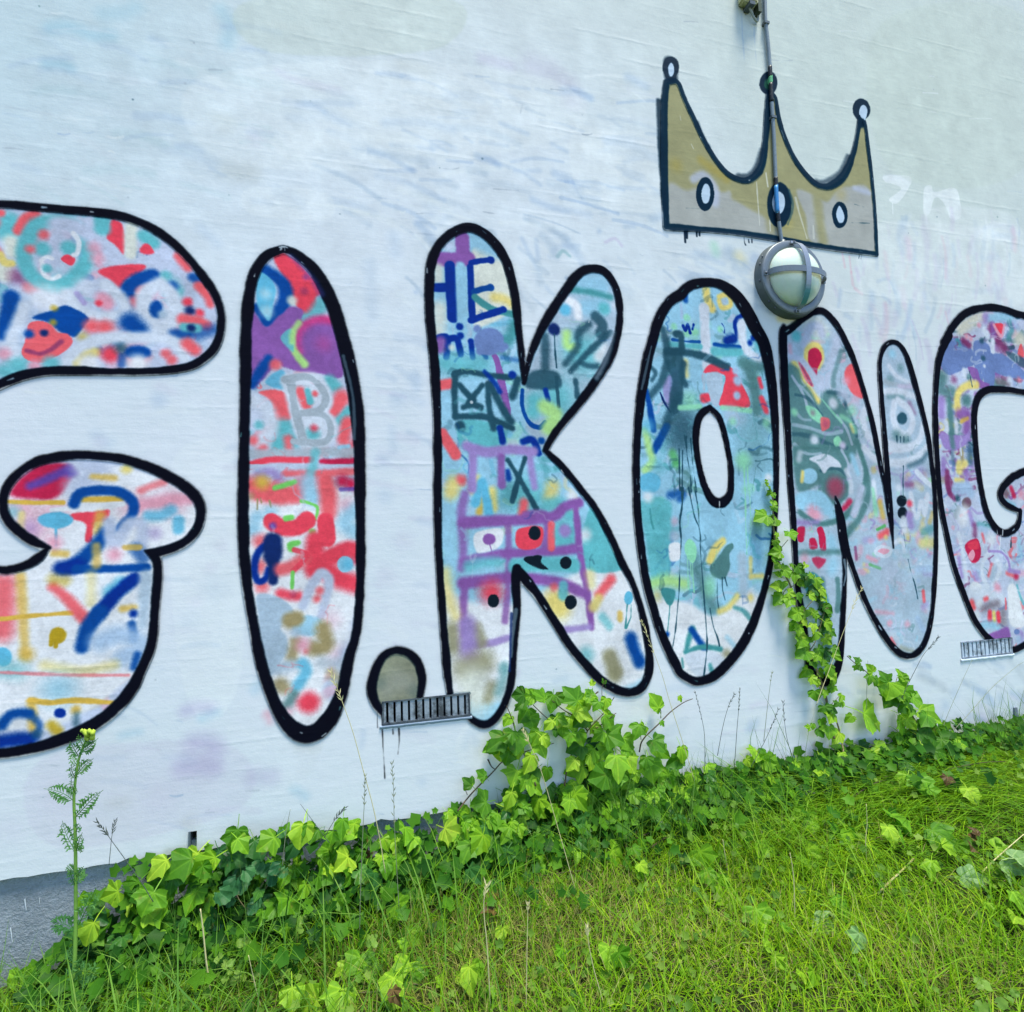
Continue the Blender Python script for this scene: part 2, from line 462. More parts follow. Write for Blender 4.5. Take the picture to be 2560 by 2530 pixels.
CROWN = ("K140,1490,58 128,1100,60 125,800,58 128,500,58 145,340,52 | K145,340,52 230,340,44 290,480,44 370,650,46 440,800,44 540,965,44 640,1075,46 755,1122,46 840,1090,60 905,990,64 930,800,56 945,600,60 955,430,50 | "
         "K955,430,50 1008,460,34 1035,620,40 1080,770,42 1150,930,46 1240,1060,46 1320,1140,50 1390,1170,50 1470,1150,66 1560,1070,70 1630,900,44 1668,720,40 1685,620,40 | K1685,620,40 1720,660,34 1745,850,38 1770,1050,36 1790,1250,34 1805,1450,34 1815,1705,36 | K1815,1705,40 1400,1650,42 1000,1580,50 700,1535,44 400,1508,44 140,1490,58")

LETTERS = {}
def letter_fields(key, text):
    P, W = chain(text)
    Q = np.vstack([P, P[:1]]); Wq = np.append(W, W[0])
    D, x0, y0 = line_sdf(Q, Wq, 14)
    M = inside(P, x0, y0, *D.shape)
    LETTERS[key] = dict(D=D, x0=x0, y0=y0, M=M)
    return LETTERS[key]

def full(M, x0, y0):
    A = np.zeros((NYp, NXp), np.float32); A[y0:y0 + M.shape[0], x0:x0 + M.shape[1]] = M
    return A

def base(key, col):
    L = LETTERS[key]; h, w = L['M'].shape
    sl = (slice(L['y0'], L['y0'] + h), slice(L['x0'], L['x0'] + w))
    m = L['M']
    c = np.asarray(PAL[col], np.float32) * (1 + WOB[sl][..., None] * 0.06)
    PAINT[sl] = np.where(m[..., None], c, PAINT[sl]); COVER[sl] = np.where(m, 1, COVER[sl])

for key, text in OUTLINES.items(): letter_fields(key, text)
letter_fields('crown', CROWN)
# the letter O is open in the middle
h_, w_ = LETTERS['Oin']['M'].shape
oi = full(LETTERS['Oin']['M'], LETTERS['Oin']['x0'], LETTERS['Oin']['y0']) > 0
LO = LETTERS['O']; hh, ww = LO['M'].shape
LO['M'] = LO['M'] & ~oi[LO['y0']:LO['y0'] + hh, LO['x0']:LO['x0'] + ww]

# ---- the buffed wall: rolled-over tags, thin veils of white and grey-blue, faint lines beside the conduit
draw('''
F 0 0 1.325
''' .replace('1.325', '1.0') + '''
d wg 900 .8 .30 : 1500,60 2000,120 2450,60 2500,420 2150,300
d wg 500 .8 .25 : 760,120 1200,60
d wc 700 .8 .35 : 150,80 420,200 60,330
d W 760 .8 .5 : 900,420 1250,420 1500,480 500,620
F 0 0 2.2453
s cy 60 .9 .20 : 280,160 380,150 520,200 620,200
s cy 50 .9 .22 : 260,360 340,365 390,380
s cy 70 .9 .14 : 580,80 700,70 760,40
s cy 70 .9 .18 : 1240,60 1290,150 1270,240
s buf 40 .8 .25 : 850,220 910,245
s ol 70 .9 .14 : 1220,660 1270,680 1260,710
s ol 90 .9 .12 : 1280,960 1420,970
s wl 60 .9 .30 : 1420,730 1430,790
s wl 40 .8 .35 : 1560,400 1660,450 1900,510
s buf 40 .8 .25 : 1620,660 1800,670 1900,690
s buf 60 .9 .22 : 1560,1080 1690,1140
s buf 30 .8 .28 : 1420,1130 1520,1140
s buf 50 .9 .20 : 1130,1280 1220,1370
s gry 14 .6 .25 : 30,600 170,625 300,650
F 850 0 2.2453
s ol 60 .9 .12 : 360,370 480,400 520,480
s wl 60 .9 .35 : 800,330 880,350 950,370
s wl 110 .9 .30 : 1080,370 1180,400
s wl 100 .9 .30 : 1280,480 1300,560
s buf 18 .7 .40 : 820,460 930,480 1060,500
s buf 20 .7 .40 : 780,540 900,570
s buf 18 .7 .35 : 1100,500 1230,530
s buf 16 .7 .35 : 1120,670 1250,700 1360,740
s buf 26 .7 .45 : 290,810 400,820 520,840
s buf 30 .7 .35 : 440,890 520,910
s buf 34 .7 .62 : 770,875 840,900 890,930
s buf 20 .7 .45 : 600,900 740,915
s buf 20 .7 .42 : 700,770 740,800
s buf 22 .7 .40 : 790,800 940,820
s buf 24 .7 .35 : 1190,810 1270,850
s buf 20 .7 .35 : 960,910 1100,890 1250,910
s buf 24 .7 .30 : 980,960 1120,960
s buf 14 .6 .45 : 1220,1010 1300,1030 1400,1055
s buf 34 .7 .40 : 1080,1120 1200,1170 1400,1210
s buf 20 .6 .55 : 1240,1110 1400,1150 1560,1200
s buf 24 .7 .30 : 1560,940 1700,990
s buf 20 .7 .35 : 1500,1050 1700,1060
s buf 16 .7 .25 : 550,660 720,665
s buf 20 .7 .25 : 230,960 420,960
s buf 16 .7 .30 : 450,1010 620,1015
s buf 60 .9 .22 : 300,1330 310,1420
s buf 60 .9 .18 : 170,1480 180,1780
s buf 40 .9 .22 : 440,1250 510,1210
s buf 40 .9 .22 : 560,1250 620,1210
s buf 24 .7 .35 : 1020,1340 1070,1440 1120,1530
s buf 24 .7 .35 : 1100,1350 1110,1450
s teal 18 .8 .35 : 1220,1440 1250,1410 1290,1440
s buf 26 .7 .25 : 1180,1440 1220,1390 1340,1380
s wl 20 .7 .5 : 1490,1360 1540,1340 1580,1380
d buf 24 .8 .45 : 1455,1300 425,1640
s buf 24 .8 .3 : 1600,1270 1650,1270
s gry 7 .5 .8 : 1022,592 1010,640
s wl 60 .9 .22 : 950,1800 960,1660
l buf 4 .5 .5 : 0,1080 160,1105 330,1125
l gry 3 .5 .6 : 800,1190 950,1214
l gry 3 .5 .5 : 390,1305 640,1335 800,1358
l gry 3 .5 .5 : 860,1062 1000,1070
F 1700 0 2.2453
l buf 5 .5 .35 : 345,80 350,200 360,330
l buf 5 .5 .35 : 412,130 420,260 430,380
s W 30 .3 .75 : 1150,1000 1220,1000 1280,1010
p ww 6 .85 : 1145,990 1270,985 1300,1020 1250,1110 1210,1145 1170,1120 1240,1060 1180,1030 1150,1020
p ww 6 .85 : 1370,1060 1410,1040 1430,1080 1550,1060 1575,1210 1520,1230 1480,1140 1430,1110 1400,1200 1365,1190
l ww 9 .3 .8 : 1192,1140 1194,1200
l ww 9 .3 .8 : 1380,1180 1384,1255
e ww 150 60 20 .45 : 1780,1310
s W 26 .6 .8 : 1640,1420 1660,1320 1780,1265 1900,1310
s buf 30 .7 .5 : 1760,1320 1860,1330
s buf 36 .8 .45 : 1240,1260 1230,1340 1250,1420
s buf 24 .7 .40 : 1270,1220 1262,1360
s buf 24 .8 .30 : 1300,1260 1330,1310
s wl 30 .8 .5 : 1490,1480 1500,1580
s pink 18 .8 .30 : 1470,1330 1490,1420 1490,1560
s wl 22 .8 .40 : 1560,1350 1570,1440
s wl 22 .8 .40 : 1620,1420 1640,1330
s pink 16 .8 .35 : 910,1420 925,1500
s pink 14 .8 .35 : 950,1440 960,1530
s pink 18 .8 .30 : 960,1530 970,1600
s pink 16 .8 .35 : 980,1620 1020,1650
s buf 20 .8 .40 : 900,1630 890,1720
s buf 18 .8 .45 : 1110,1580 1170,1570 1210,1650
s buf 22 .8 .40 : 1340,1600 1370,1580
s buf 26 .8 .50 : 1370,1650 1390,1730
s buf 24 .8 .35 : 930,1770 960,1790
s buf 24 .8 .30 : 1100,1790 1120,1830
s wl 20 .8 .35 : 860,1590 880,1660
s buf 22 .8 .35 : 1140,1660 1180,1700
s buf 26 .8 .40 : 1300,1810 1320,1890
s wl 18 .8 .30 : 1240,1420 1260,1500
s buf 30 .8 .35 : 1700,1450 1780,1440
s buf 30 .8 .30 : 1650,1640 1800,1620
s pink 26 .8 .22 : 1150,1420 1170,1560
s gb 60 .8 .6 : 270,1410 290,1420
s lg 50 .8 .4 : 190,1380 200,1420
s yw 60 .8 .35 : 330,1440 350,1470
s buf 30 .8 .3 : 90,1420 240,1480
s buf 20 .8 .3 : 60,1540 300,1560
F 0 840 2.2453
d buf 70 .9 .35 : 890,360
d buf 60 .9 .22 : 540,560 600,600
d wl 60 .9 .25 : 1240,1190 1180,1300 560,600 1100,1500
d buf 110 .9 .18 : 1050,1600 1200,1420
F 850 840 2.2453
d buf 70 .9 .28 : 320,370 420,250 240,700 250,900
s buf 40 .9 .22 : 290,520 300,640
s buf 40 .9 .22 : 420,220 430,300
d wl 90 .9 .25 : 250,1350 350,1150
F 0 1680 2.2453
s lil 70 .9 .35 : 1040,220 1110,200 1180,210
s lil 100 .9 .38 : 1090,400 1160,400 1200,430
s lil 90 .9 .38 : 1020,540 1120,530 1200,540
s lil 90 .9 .26 : 1430,590 1520,590
s cy 50 .9 .25 : 1650,660 1710,700
s cy 50 .9 .25 : 1130,260 1210,230
s cy 60 .9 .28 : 1430,100 1470,60
s cy 40 .9 .22 : 680,360 780,340
s pink 50 .8 .6 : 1500,240 1520,270
s ol 80 .9 .16 : 1060,850 1080,920
s ol 60 .9 .12 : 620,740 700,730
s ol 30 .9 .3 : 940,1010 1050,1000
s ol 60 .9 .22 : 1680,410 1760,420
d wl 160 .9 .22 : 1100,560 900,700 60,880 340,700
F 850 1680 2.2453
s buf 40 .9 .25 : 700,420 730,340 760,400
s buf 30 .9 .25 : 120,420 130,330
d buf 50 .9 .25 : 460,620 880,330 850,420
F 1700 1680 2.2453
d buf 60 .9 .35 : 1540,120 1490,190 400,310 1290,200
d wl 120 .9 .45 : 1690,260
d buf 60 .9 .35 : 1800,150 1860,210
s buf 30 .9 .3 : 1460,270 1500,310
s buf 40 .9 .3 : 380,330 430,280
''')

_r = random.Random(77)
def veil(n, region, cols, w, L, alpha, ang, seed):
    """ghost marks of rolled-over tags"""
    global _fr
    _fr = (0, 0, 1.0); r = random.Random(seed)
    for _ in range(n):
        x, y = r.uniform(region[0], region[2]), r.uniform(region[1], region[3])
        a = ang + r.gauss(0, .16); l = L * r.uniform(.3, 1.4)
        pts = [(x, y), (x + l * .5 * math.cos(a), y + l * .5 * math.sin(a) + r.uniform(-4, 4)), (x + l * math.cos(a + .1), y + l * math.sin(a + .1))]
        stroke(PAL[r.choice(cols)], w * r.uniform(.4, 1.5), pts, r.uniform(.5, .9), alpha * r.uniform(.3, 1))
veil(120, (700, 180, 1660, 560), ['buf', 'W', 'ww', 'buf', 'gb'], 14, 130, .6, 0.17, 1)
veil(60, (1000, 560, 1620, 760), ['buf', 'W', 'ww', 'gb'], 14, 80, .55, 0.7, 2)
veil(110, (2130, 520, 2560, 860), ['buf', 'ww', 'W', 'wl', 'wl', 'gb'], 12, 80, .5, 1.45, 3)
veil(26, (2150, 560, 2560, 800), ['pink', 'wl'], 12, 80, .3, 1.5, 13)
veil(50, (1650, 620, 2000, 780), ['buf', 'ww', 'gb', 'gb'], 16, 70, .45, 0.3, 4)
veil(60, (0, 60, 660, 480), ['buf', 'ww', 'W', 'wc'], 14, 120, .34, 0.1, 5)
veil(70, (200, 900, 640, 2060), ['buf', 'ww', 'wl', 'W'], 13, 90, .26, 0.0, 6)
veil(60, (900, 700, 1100, 1900), ['buf', 'ww', 'wl', 'W'], 14, 80, .28, 0.2, 7)
veil(60, (1240, 1650, 2560, 1900), ['buf', 'ww', 'wl', 'W'], 13, 90, .32, -0.05, 8)
veil(30, (2280, 1650, 2560, 1800), ['buf', 'gry'], 12, 50, .4, 0.4, 9)
draw('''F 0 0 1
p ww 8 .38 : 480,210 900,150 1380,200 1440,330 1000,420 560,400
p wg 7 .45 : 630,0 1130,0 1120,110 900,140 640,120
p ww 6 .4 : 1440,320 1660,380 1650,520 1460,500
p wg 8 .35 : 2200,60 2560,40 2560,420 2230,430
p ww 6 .42 : 2180,560 2560,600 2560,760 2200,740
p W 7 .5 : 640,700 760,690 840,1500 790,1900 680,1850
p ww 7 .3 : 420,1180 590,1150 600,1700 470,1760
p ww 8 .3 : 1180,1800 1560,1740 1580,1850 1200,1930
p wl 10 .25 : 100,1900 560,1860 600,2020 140,2120
''')
for (x, y) in ((1020, 190), (700, 330), (1470, 330), (620, 470), (2330, 520)):
    draw('F 0 0 1\np ww 5 .4 : %d,%d %d,%d %d,%d %d,%d' % (x, y, x + 190, y + 12, x + 200, y + 78, x + 10, y + 66))
# hairline ridges, pits and specks in the coats of paint
for _ in range(150):
    x, y = _r.uniform(0, 2560), _r.uniform(0, 2100); L = _r.uniform(10, 60)
    _fr = (0, 0, 1.0); stroke(PAL[_r.choice(['gry', 'buf', 'ww', 'ww'])], _r.uniform(1.2, 2.4), [(x, y), (x + L * .5, y + _r.uniform(-2, 4)), (x + L, y + L * (1210 - y) / -6440 * -1 * .15 + _r.uniform(-2, 4))], .5, _r.uniform(.25, .7))
for _ in range(60):
    _fr = (0, 0, 1.0); stroke(PAL[_r.choice(['gry', 'dt', 'sl'])], _r.uniform(1.5, 4), [(_r.uniform(0, 2560), _r.uniform(0, 2080))], .5, _r.uniform(.3, .8))
# ---- soft halo of over-spray round each outline
for key in ('G1', 'I', 'dot', 'K', 'O', 'Oin', 'N', 'G2'):
    L = LETTERS[key]; h, w = L['D'].shape
    lay((L['D'], L['x0'], L['y0']), PAL['blk'], 16, 0.2)

def fill(key, col):
    global CLIP
    L = LETTERS[key]
    base(key, col)
    CLIP = full(L['M'], L['x0'], L['y0'])

# ---- letter G (left)
fill('G1', 'lav')
dabs(46, (0, 480, 3.331), (0, 180, 1750, 1420), ['cor', 'tq', 'lav', 'gb', 'pink', 'buf', 'lw'], 60, 130, .7, 31)
dabs(40, (0, 840, 2.2453), (-60, 800, 900, 2150), ['pink', 'sky', 'orr', 'lav', 'yw', 'wh', 'cor'], 40, 110, .6, 32)
scribbles(34, (0, 480, 3.331), (0, 150, 1750, 1450), ['lw', 'tq', 'cor', 'bl', 'lav', 'pink', 'wh'], 16, 46, 150, .6, 41)
scribbles(26, (0, 840, 2.2453), (-100, 750, 900, 2200), ['pink', 'lav', 'orr', 'sky', 'gb', 'cor', 'yw'], 14, 44, 120, .5, 42, .5)
draw('''
F 0 480 3.331
d tq 150 .4 1 : 60,330 70,250 -150,380 -330,500
d cor 130 .4 1 : -90,250 -240,300 -60,520 -420,700
d bl 150 .4 1 : -120,760 -300,1000
d wh 200 .5 .9 : -220,620 -120,1100 -380,1250
s cor 70 .4 1 : 290,190 200,240 150,330
d cor 60 .4 1 : 5,180
d cr 110 .5 1 : 100,500 30,640 40,700 90,420
s yw 50 .4 1 : 0,520 40,590 100,600
d mar 120 .7 .7 : 150,710
s tq 105 .4 1 : 480,235 300,290 205,470 225,640 320,750 480,790 620,710 720,570 725,430 650,320 560,250
s lav 115 .5 1 : 480,270 620,290 770,380 900,480 1000,560
d lav 190 .6 1 : 480,400 430,560
d tq 105 .4 1 : 350,480 570,470
d cor 60 .7 .9 : 365,360 250,480
p red 12 1 : 510,560 560,530 620,560 600,610 560,600
s wh 26 .6 .9 : 340,575 390,545 430,560
s wh 30 .6 .9 : 350,600 365,690 430,730 490,705
s wh 26 .6 .9 : 610,350 655,420 645,510 610,530
d tq 60 .5 1 : 390,640
p red 14 1 : 930,240 1010,270 1040,400 1030,530 960,450 890,390 905,310
s cr 90 .4 1 : 1095,290 1085,420 1085,520
d tq 105 .35 1 : 850,240 850,310
s tq 100 .4 1 : 1200,370 1270,430
p red 14 1 : 1160,500 1190,440 1240,440 1290,510 1220,530
p red 18 1 : 820,660 1000,610 1210,610 1160,690 1050,740 1000,810 920,740
d pink 90 .7 .8 : 810,560 780,470
s bl 110 .3 1 : 1060,920 1060,820 1140,740 1270,700
d tq 80 .5 .9 : 1380,700 1480,830
d bl 95 .4 1 : 1430,790
s bl 65 .5 .9 : 1600,710 1680,740
s cor 75 .5 1 : 1480,540 1560,630
s cor 70 .5 1 : 1660,790 1730,880 1750,940
d cor 80 .6 .9 : 1120,920 1180,830
s lw 115 .4 1 : 1330,770 1420,850 1450,960 1430,1080 1340,1140 1240,1080 1195,960 1220,840 1330,770
e bl 55 75 30 1 : 1300,975
d gb 60 .6 1 : 1350,1020
s lw 90 .5 1 : 560,850 640,970 800,1040 1000,1030 1050,1000 990,870 880,780
d lw 130 .7 .8 : 700,800
d pink 95 .5 1 : 850,890 890,940
d red 50 .5 1 : 820,930
s lil 40 .6 .6 : 640,850 700,930
s bl 125 .3 1 : 90,880 70,1040 30,1180
d wh 170 .8 .8 : 330,880 440,900
p bl 16 1 : 270,1050 430,990 560,950 740,1050 690,1140 620,1210 500,1160 400,1090
d oc 50 .6 .8 : 450,970 440,1090
s lw 90 .5 1 : 200,960 150,1100 90,1230 120,1400
p cor 8 1 : 240,1100 330,1075 420,1105 480,1180 560,1185 605,1240 560,1310 450,1380 340,1425 230,1400 180,1340 205,1260 215,1180
d bl 72 .4 1 : 238,1185
d nav 52 .4 1 : 365,1178
s mar 34 .7 .75 : 225,1325 330,1350 430,1310 505,1250
d cor 110 .6 1 : 760,1120 870,1130
d oc 70 .8 .6 : 690,1210
s bl 150 .5 1 : 1080,1090 1140,1150
d red 70 .5 1 : 1560,920 1660,1010
d nav 75 .5 1 : 1580,995
s cor 80 .5 1 : 1520,1060 1640,1080 1720,1120
s bl 80 .5 .9 : 1450,1190 1560,1180
s bl 90 .7 .7 : 1640,1190 1780,1150
s tq 60 .5 1 : 1530,1130 1640,1140
d nav 50 .5 1 : 1590,1138
s lw 90 .45 1 : 560,1430 680,1300 880,1220 1150,1215 1390,1230 1490,1290 1540,1390
s yw 60 .6 .9 : 650,1440 720,1370 790,1340
d red 115 .6 1 : 920,1360
d dt 80 .7 .8 : 1010,1310
e bl 110 60 30 1 : 1150,1340
s bl 60 .6 .7 : 1020,1380 1010,1440
d wh 140 .5 1 : 1150,1430 740,1440
d cor 80 .5 .9 : 1380,1350 1430,1400
s cor 95 .5 1 : 1560,1270 1620,1320
d pink 90 .6 .9 : 30,1350 290,1450
d tq 110 .5 .9 : 140,1440 40,1500 420,1430
F 0 840 2.2453
p wh 30 1 : -400,800 -100,300 30,800 500,700 1150,900 1150,1150 900,1250 900,1700 700,1950 300,2200 -400,2300
d pink 130 .8 .7 : 120,960 300,1000 760,960 950,940 180,1090
p crim 26 1 : 55,890 120,790 230,725 370,720 420,760 370,860 280,920 150,915
s bp 45 .6 .9 : 170,845 300,790 390,745
d bp 66 .5 1 : 400,770
s lav 110 .7 1 : 470,730 560,740 430,850
d yw 50 .6 1 : 710,748
s orr 34 .6 .8 : 520,790 580,795 640,800
s cor 36 .7 .7 : 790,870 850,845 920,820
s pink 60 .6 .9 : 760,955 950,925 1090,915
s orr 28 .35 1 : 40,932 200,938 350,938
s orr 30 .35 1 : 440,918 560,918 680,915
s wh 26 .5 1 : 290,980 500,960 690,945
p red 10 1 : 405,1000 560,985 610,985 590,1040 530,1050 515,1150 480,1150 480,1060 410,1030
s orr 50 .6 .8 : 560,1010 550,1100
s bl 52 .3 1 : 415,942 450,885 555,868 670,878 745,935 740,1010 680,1080
s bl 72 .4 1 : 600,1100 520,1200 420,1290
s dbl 80 .4 1 : 350,1310 430,1290
s bl 42 .35 1 : 430,1310 600,1310 820,1300
e cy 100 46 10 1 : 310,1035
l cy 11 .3 1 : 312,1070 313,1175
d tq 70 .7 .6 : 70,990
s yw 30 .6 .7 : 120,1000 120,1090
d lil 80 .8 .5 : 170,1080
s lav 60 .5 .95 : 610,1050 635,1170 730,1050 800,1070 790,1190
s cy 56 .6 .85 : 830,1010 900,1010 960,980
s cy 56 .4 .9 : 1000,1040 1000,1090
d lil 60 .8 .5 : 870,1110
s bl 60 .6 .7 : 760,1200 800,1250
s orr 34 .6 .8 : 300,1220 370,1225
s orr 40 .6 .7 : 540,1180 540,1290
s orr 28 .6 .8 : 700,1190 780,1190
d pink 70 .7 .9 : 640,1230 300,1160
s cor 110 .7 .9 : 20,1390 20,1560 10,1660
s orr 46 .6 .75 : 115,1350 130,1600 140,1800
s yw 46 .8 .5 : 510,1340 510,1500
s orr 26 .4 1 : -10,1592 150,1575 400,1556
s cor 58 .5 .95 : 300,1410 380,1480 470,1585
s oc 60 .7 .6 : 300,1370 360,1380
d cy 90 .4 .9 : 680,1400 630,1440
s dbl 66 .3 1 : 750,1365 660,1440 560,1550
s bl 74 .35 1 : 560,1550 490,1650 460,1750
s orr 34 .6 .8 : 690,1535 760,1525
d dbl 52 .4 1 : 750,1560
s bl 50 .4 1 : 740,1620 750,1700
s buf 110 .6 .9 : 560,1720 680,1680 800,1740 700,1800
s gb 60 .6 .9 : 820,1350 810,1500 800,1620
e oc 45 44 10 1 : 328,1680
l oc 12 .3 1 : 288,1680 284,1735
l oc 12 .3 1 : 318,1700 312,1745
d orr 66 .8 .7 : 150,1790
e cy 60 56 10 1 : 10,1800
s bl 40 .6 .9 : 770,1790 750,1860
d tq 90 .9 .5 : 100,1880 20,1870
s yw 50 .8 .6 : 250,1850 450,1880 640,1850
s cor 18 .6 .6 : 0,1890 400,1905 720,1905
F 0 1680 2.2453
d cy 150 .9 .5 : 330,100
s orr 30 .4 1 : 170,160 280,175 420,162 650,175
s orr 44 .5 .9 : 175,170 185,260 185,340
s bl 50 .5 1 : 10,300 60,240 160,230
s dbl 80 .5 1 : -20,400 80,385 170,380
s bl 40 .6 .8 : 170,240 220,300 200,360
e dbl 36 30 10 1 : 336,232
s oc 60 .5 .9 : 290,300 320,330
d orr 50 .5 .9 : 425,215
s dt 40 .7 .7 : 430,240 425,290
d dt 50 .8 .6 : 210,350
''')
# ---- letter I
fill('I', 'lav')
dabs(70, (560, 580, 2.892), (180, 950, 950, 3500), ['cor', 'tq', 'lav', 'gb', 'pink', 'lw', 'sky', 'cor'], 50, 120, .65, 33)
scribbles(60, (560, 580, 2.892), (180, 950, 950, 3400), ['lw', 'cor', 'tq', 'lav', 'gb', 'pink', 'red', 'sky'], 14, 44, 120, .6, 43)
draw('''
F 560 580 2.892
p red 16 1 : 350,180 420,150 520,210 630,330 700,430 660,475 665,540 590,605 520,530 470,400 400,290
s bl 88 .35 1 : 300,280 420,370 440,480 390,590 310,655
s bl 60 .5 1 : 235,550 300,640
p cy 16 1 : 245,300 330,330 378,420 352,520 325,640 280,590 232,490
d ww 70 .8 .5 : 300,450 310,580
d cr 60 .5 .9 : 490,500
d bp 40 .7 .5 : 590,330
d mar 44 .7 .5 : 580,430
s tq 90 .5 .9 : 710,520 640,610 570,640
p pu 16 1 : 180,590 300,690 400,610 480,545 570,570 570,650 770,640 860,1030 700,1030 600,1020 430,980 380,950 180,1130
s mag 70 .6 .9 : 760,640 640,650 550,740 545,850
d pu 270 .3 1 : 700,810
d mag 90 .9 .3 : 720,810
s lime 46 .5 1 : 490,730 500,850 580,960
p tq 12 .9 : 410,770 490,700 500,870
s lime 40 .6 .9 : 540,660 500,720 490,800
s bl 60 .5 1 : 320,920 260,1010 200,1110
d cor 74 .5 .9 : 370,960
p cy 16 .9 : 300,1090 420,1000 450,1140
p cor 14 1 : 250,1160 440,1160 490,1340 370,1360 340,1230
d tq 120 .5 1 : 430,1420 400,1540 480,1520
s cor 60 .6 .9 : 460,1500 470,1590
d tq 80 .5 1 : 760,1080 800,1120
s cor 110 .5 1 : 850,1200 800,1290
s tq 60 .5 1 : 900,1290 830,1370
s cor 80 .5 1 : 890,1380 860,1500
s lw 95 .5 .9 : 210,1220 300,1270 340,1400 270,1530
d tq 60 .6 .9 : 250,1400
d cor 60 .6 .9 : 210,1510 280,1570
s lw 90 .3 1 : 460,1080 510,1270 575,1500
s lw 84 .3 1 : 480,1080 640,1060 710,1130 740,1230 690,1300 580,1320
s lw 84 .3 1 : 600,1320 730,1340 775,1430 720,1520 590,1530
p lw 12 1 : 530,1120 620,1090 690,1150 680,1240 560,1270
p lw 12 1 : 570,1340 700,1340 740,1430 690,1500 600,1500
s cor 70 .4 1 : 550,1160 590,1250
s tq 40 .4 1 : 600,1150 620,1230
d cor 34 .6 1 : 655,1170
d tq 90 .5 1 : 640,1460
d red 50 .7 .9 : 650,1420
s gry 54 .12 1 : 480,1090 510,1270 565,1490
s gry 46 .12 1 : 440,1070 600,1050 700,1130 735,1210 690,1290 560,1310
s gry 46 .12 1 : 560,1310 720,1330 770,1430 720,1520 500,1520
s gry 64 .4 .9 : 180,1610 500,1600 940,1590
s sky 30 .6 .9 : 830,1560 900,1550
s red 46 .3 1 : 180,1690 330,1650 480,1650 630,1650
s crim 40 .4 1 : 700,1660 820,1665 940,1655
s lav 26 .3 1 : 180,1700 500,1690 940,1700
s cor 46 .5 .9 : 450,1750 700,1745 940,1735
s lil 60 .7 .8 : 250,1760 340,1740 390,1780
s tq 60 .5 .8 : 660,1600 640,1700 600,1800
F 560 1200 2.85
p wh 50 1 : 100,120 960,120 980,800 700,1500 900,1600 600,1800 300,1500 150,800
s cor 110 .6 1 : 190,40 320,70 480,100
s cor 80 .6 1 : 230,110 400,135 540,110
d orr 90 .7 1 : 270,20
d tan 50 .7 .6 : 190,120
s cor 90 .6 1 : 560,20 500,110
l tan 12 .3 1 : 237,140 234,212
l tan 10 .3 1 : 258,130 265,165
l tan 12 .3 1 : 322,150 332,196
s gn 36 .4 1 : 360,58 430,40 500,15
d sky 110 .7 .9 : 610,100 590,20 640,130
s cor 110 .5 1 : 720,0 740,120 740,240
d crim 70 .7 1 : 840,10 900,30
s bp 20 .7 .7 : 830,70 920,65
d pink 90 .9 .8 : 880,190
s sky 110 .6 .9 : 930,220 860,310 950,370
d sky 90 .7 .9 : 230,270 330,240 210,350
s gn 24 .4 1 : 550,152 660,195 650,280
s red 112 .15 1 : 340,300 420,340 520,340 590,290
d red 120 .1 1 : 585,290
d red 92 .1 1 : 335,285
s red 110 .1 1 : 720,290 735,420
s gn 44 .2 1 : 440,275 475,268
d gn 40 .3 .9 : 628,370
s red 120 .4 1 : 650,430 640,560 640,640
s red 110 .35 1 : 680,590 780,540 860,500 940,500
s red 130 .5 1 : 720,640 830,710 930,740
d red 90 .4 1 : 930,560
e sky 54 54 8 1 : 862,605
d cy 70 .8 .9 : 880,605
d cor 90 .7 .9 : 260,440 250,620 270,760
s dbl 44 .4 1 : 340,430 240,520 215,630 235,720 290,710 315,640
s nav 116 .25 1 : 345,440 345,540
s nav 66 .3 1 : 350,560 345,720
d bp 40 .6 .9 : 345,330
s cor 80 .5 .95 : 400,640 480,620 570,560
s gn 36 .3 1 : 520,450 470,465 480,495
s red 32 .4 .9 : 500,500 590,530 560,580 490,650
s gn 26 .4 1 : 487,660 482,770
s red 66 .6 .95 : 400,810 480,830 530,830
d mar 40 .8 .4 : 490,820
s lav 62 .4 1 : 560,900 620,760 690,670 745,720 720,860 690,970
d cor 50 .7 .9 : 680,790 660,850
d wh 130 .8 .8 : 830,920 860,1100
d pink 120 .9 .35 : 760,1000 790,1250
p gb 18 1 : 225,830 330,815 460,880 490,960 400,1050 440,1120 460,1220 400,1300 320,1400 270,1250 240,1000
e sky 110 75 20 .9 : 600,1040
s tan 105 .4 1 : 470,1000 510,990
s tan 110 .5 1 : 700,1060 720,1180 640,1200
s tan 80 .5 .9 : 510,1160 480,1270
d gb 60 .6 .8 : 510,1090
d pink 95 .7 .9 : 560,1180
d cor 40 .8 .5 : 580,1225
s gry 90 .7 .7 : 700,1300 820,1320
s tan 70 .7 .6 : 760,1380 820,1420
s gb 80 .7 .9 : 380,1340 480,1320
s cy 80 .5 .9 : 560,1310 580,1370 520,1470
s tan 90 .6 .9 : 400,1460 420,1480
s sl 70 .6 .8 : 450,1600 500,1530
d pink 60 .8 .5 : 460,1650
d red 145 .45 1 : 600,1585
''')
# ---- the full stop
fill('dot', 'gd')
draw('''
F 850 1680 2.2453
d beige 90 .9 .35 : 310,40 260,110 380,70
d dt 60 .9 .2 : 420,110 220,60
''')
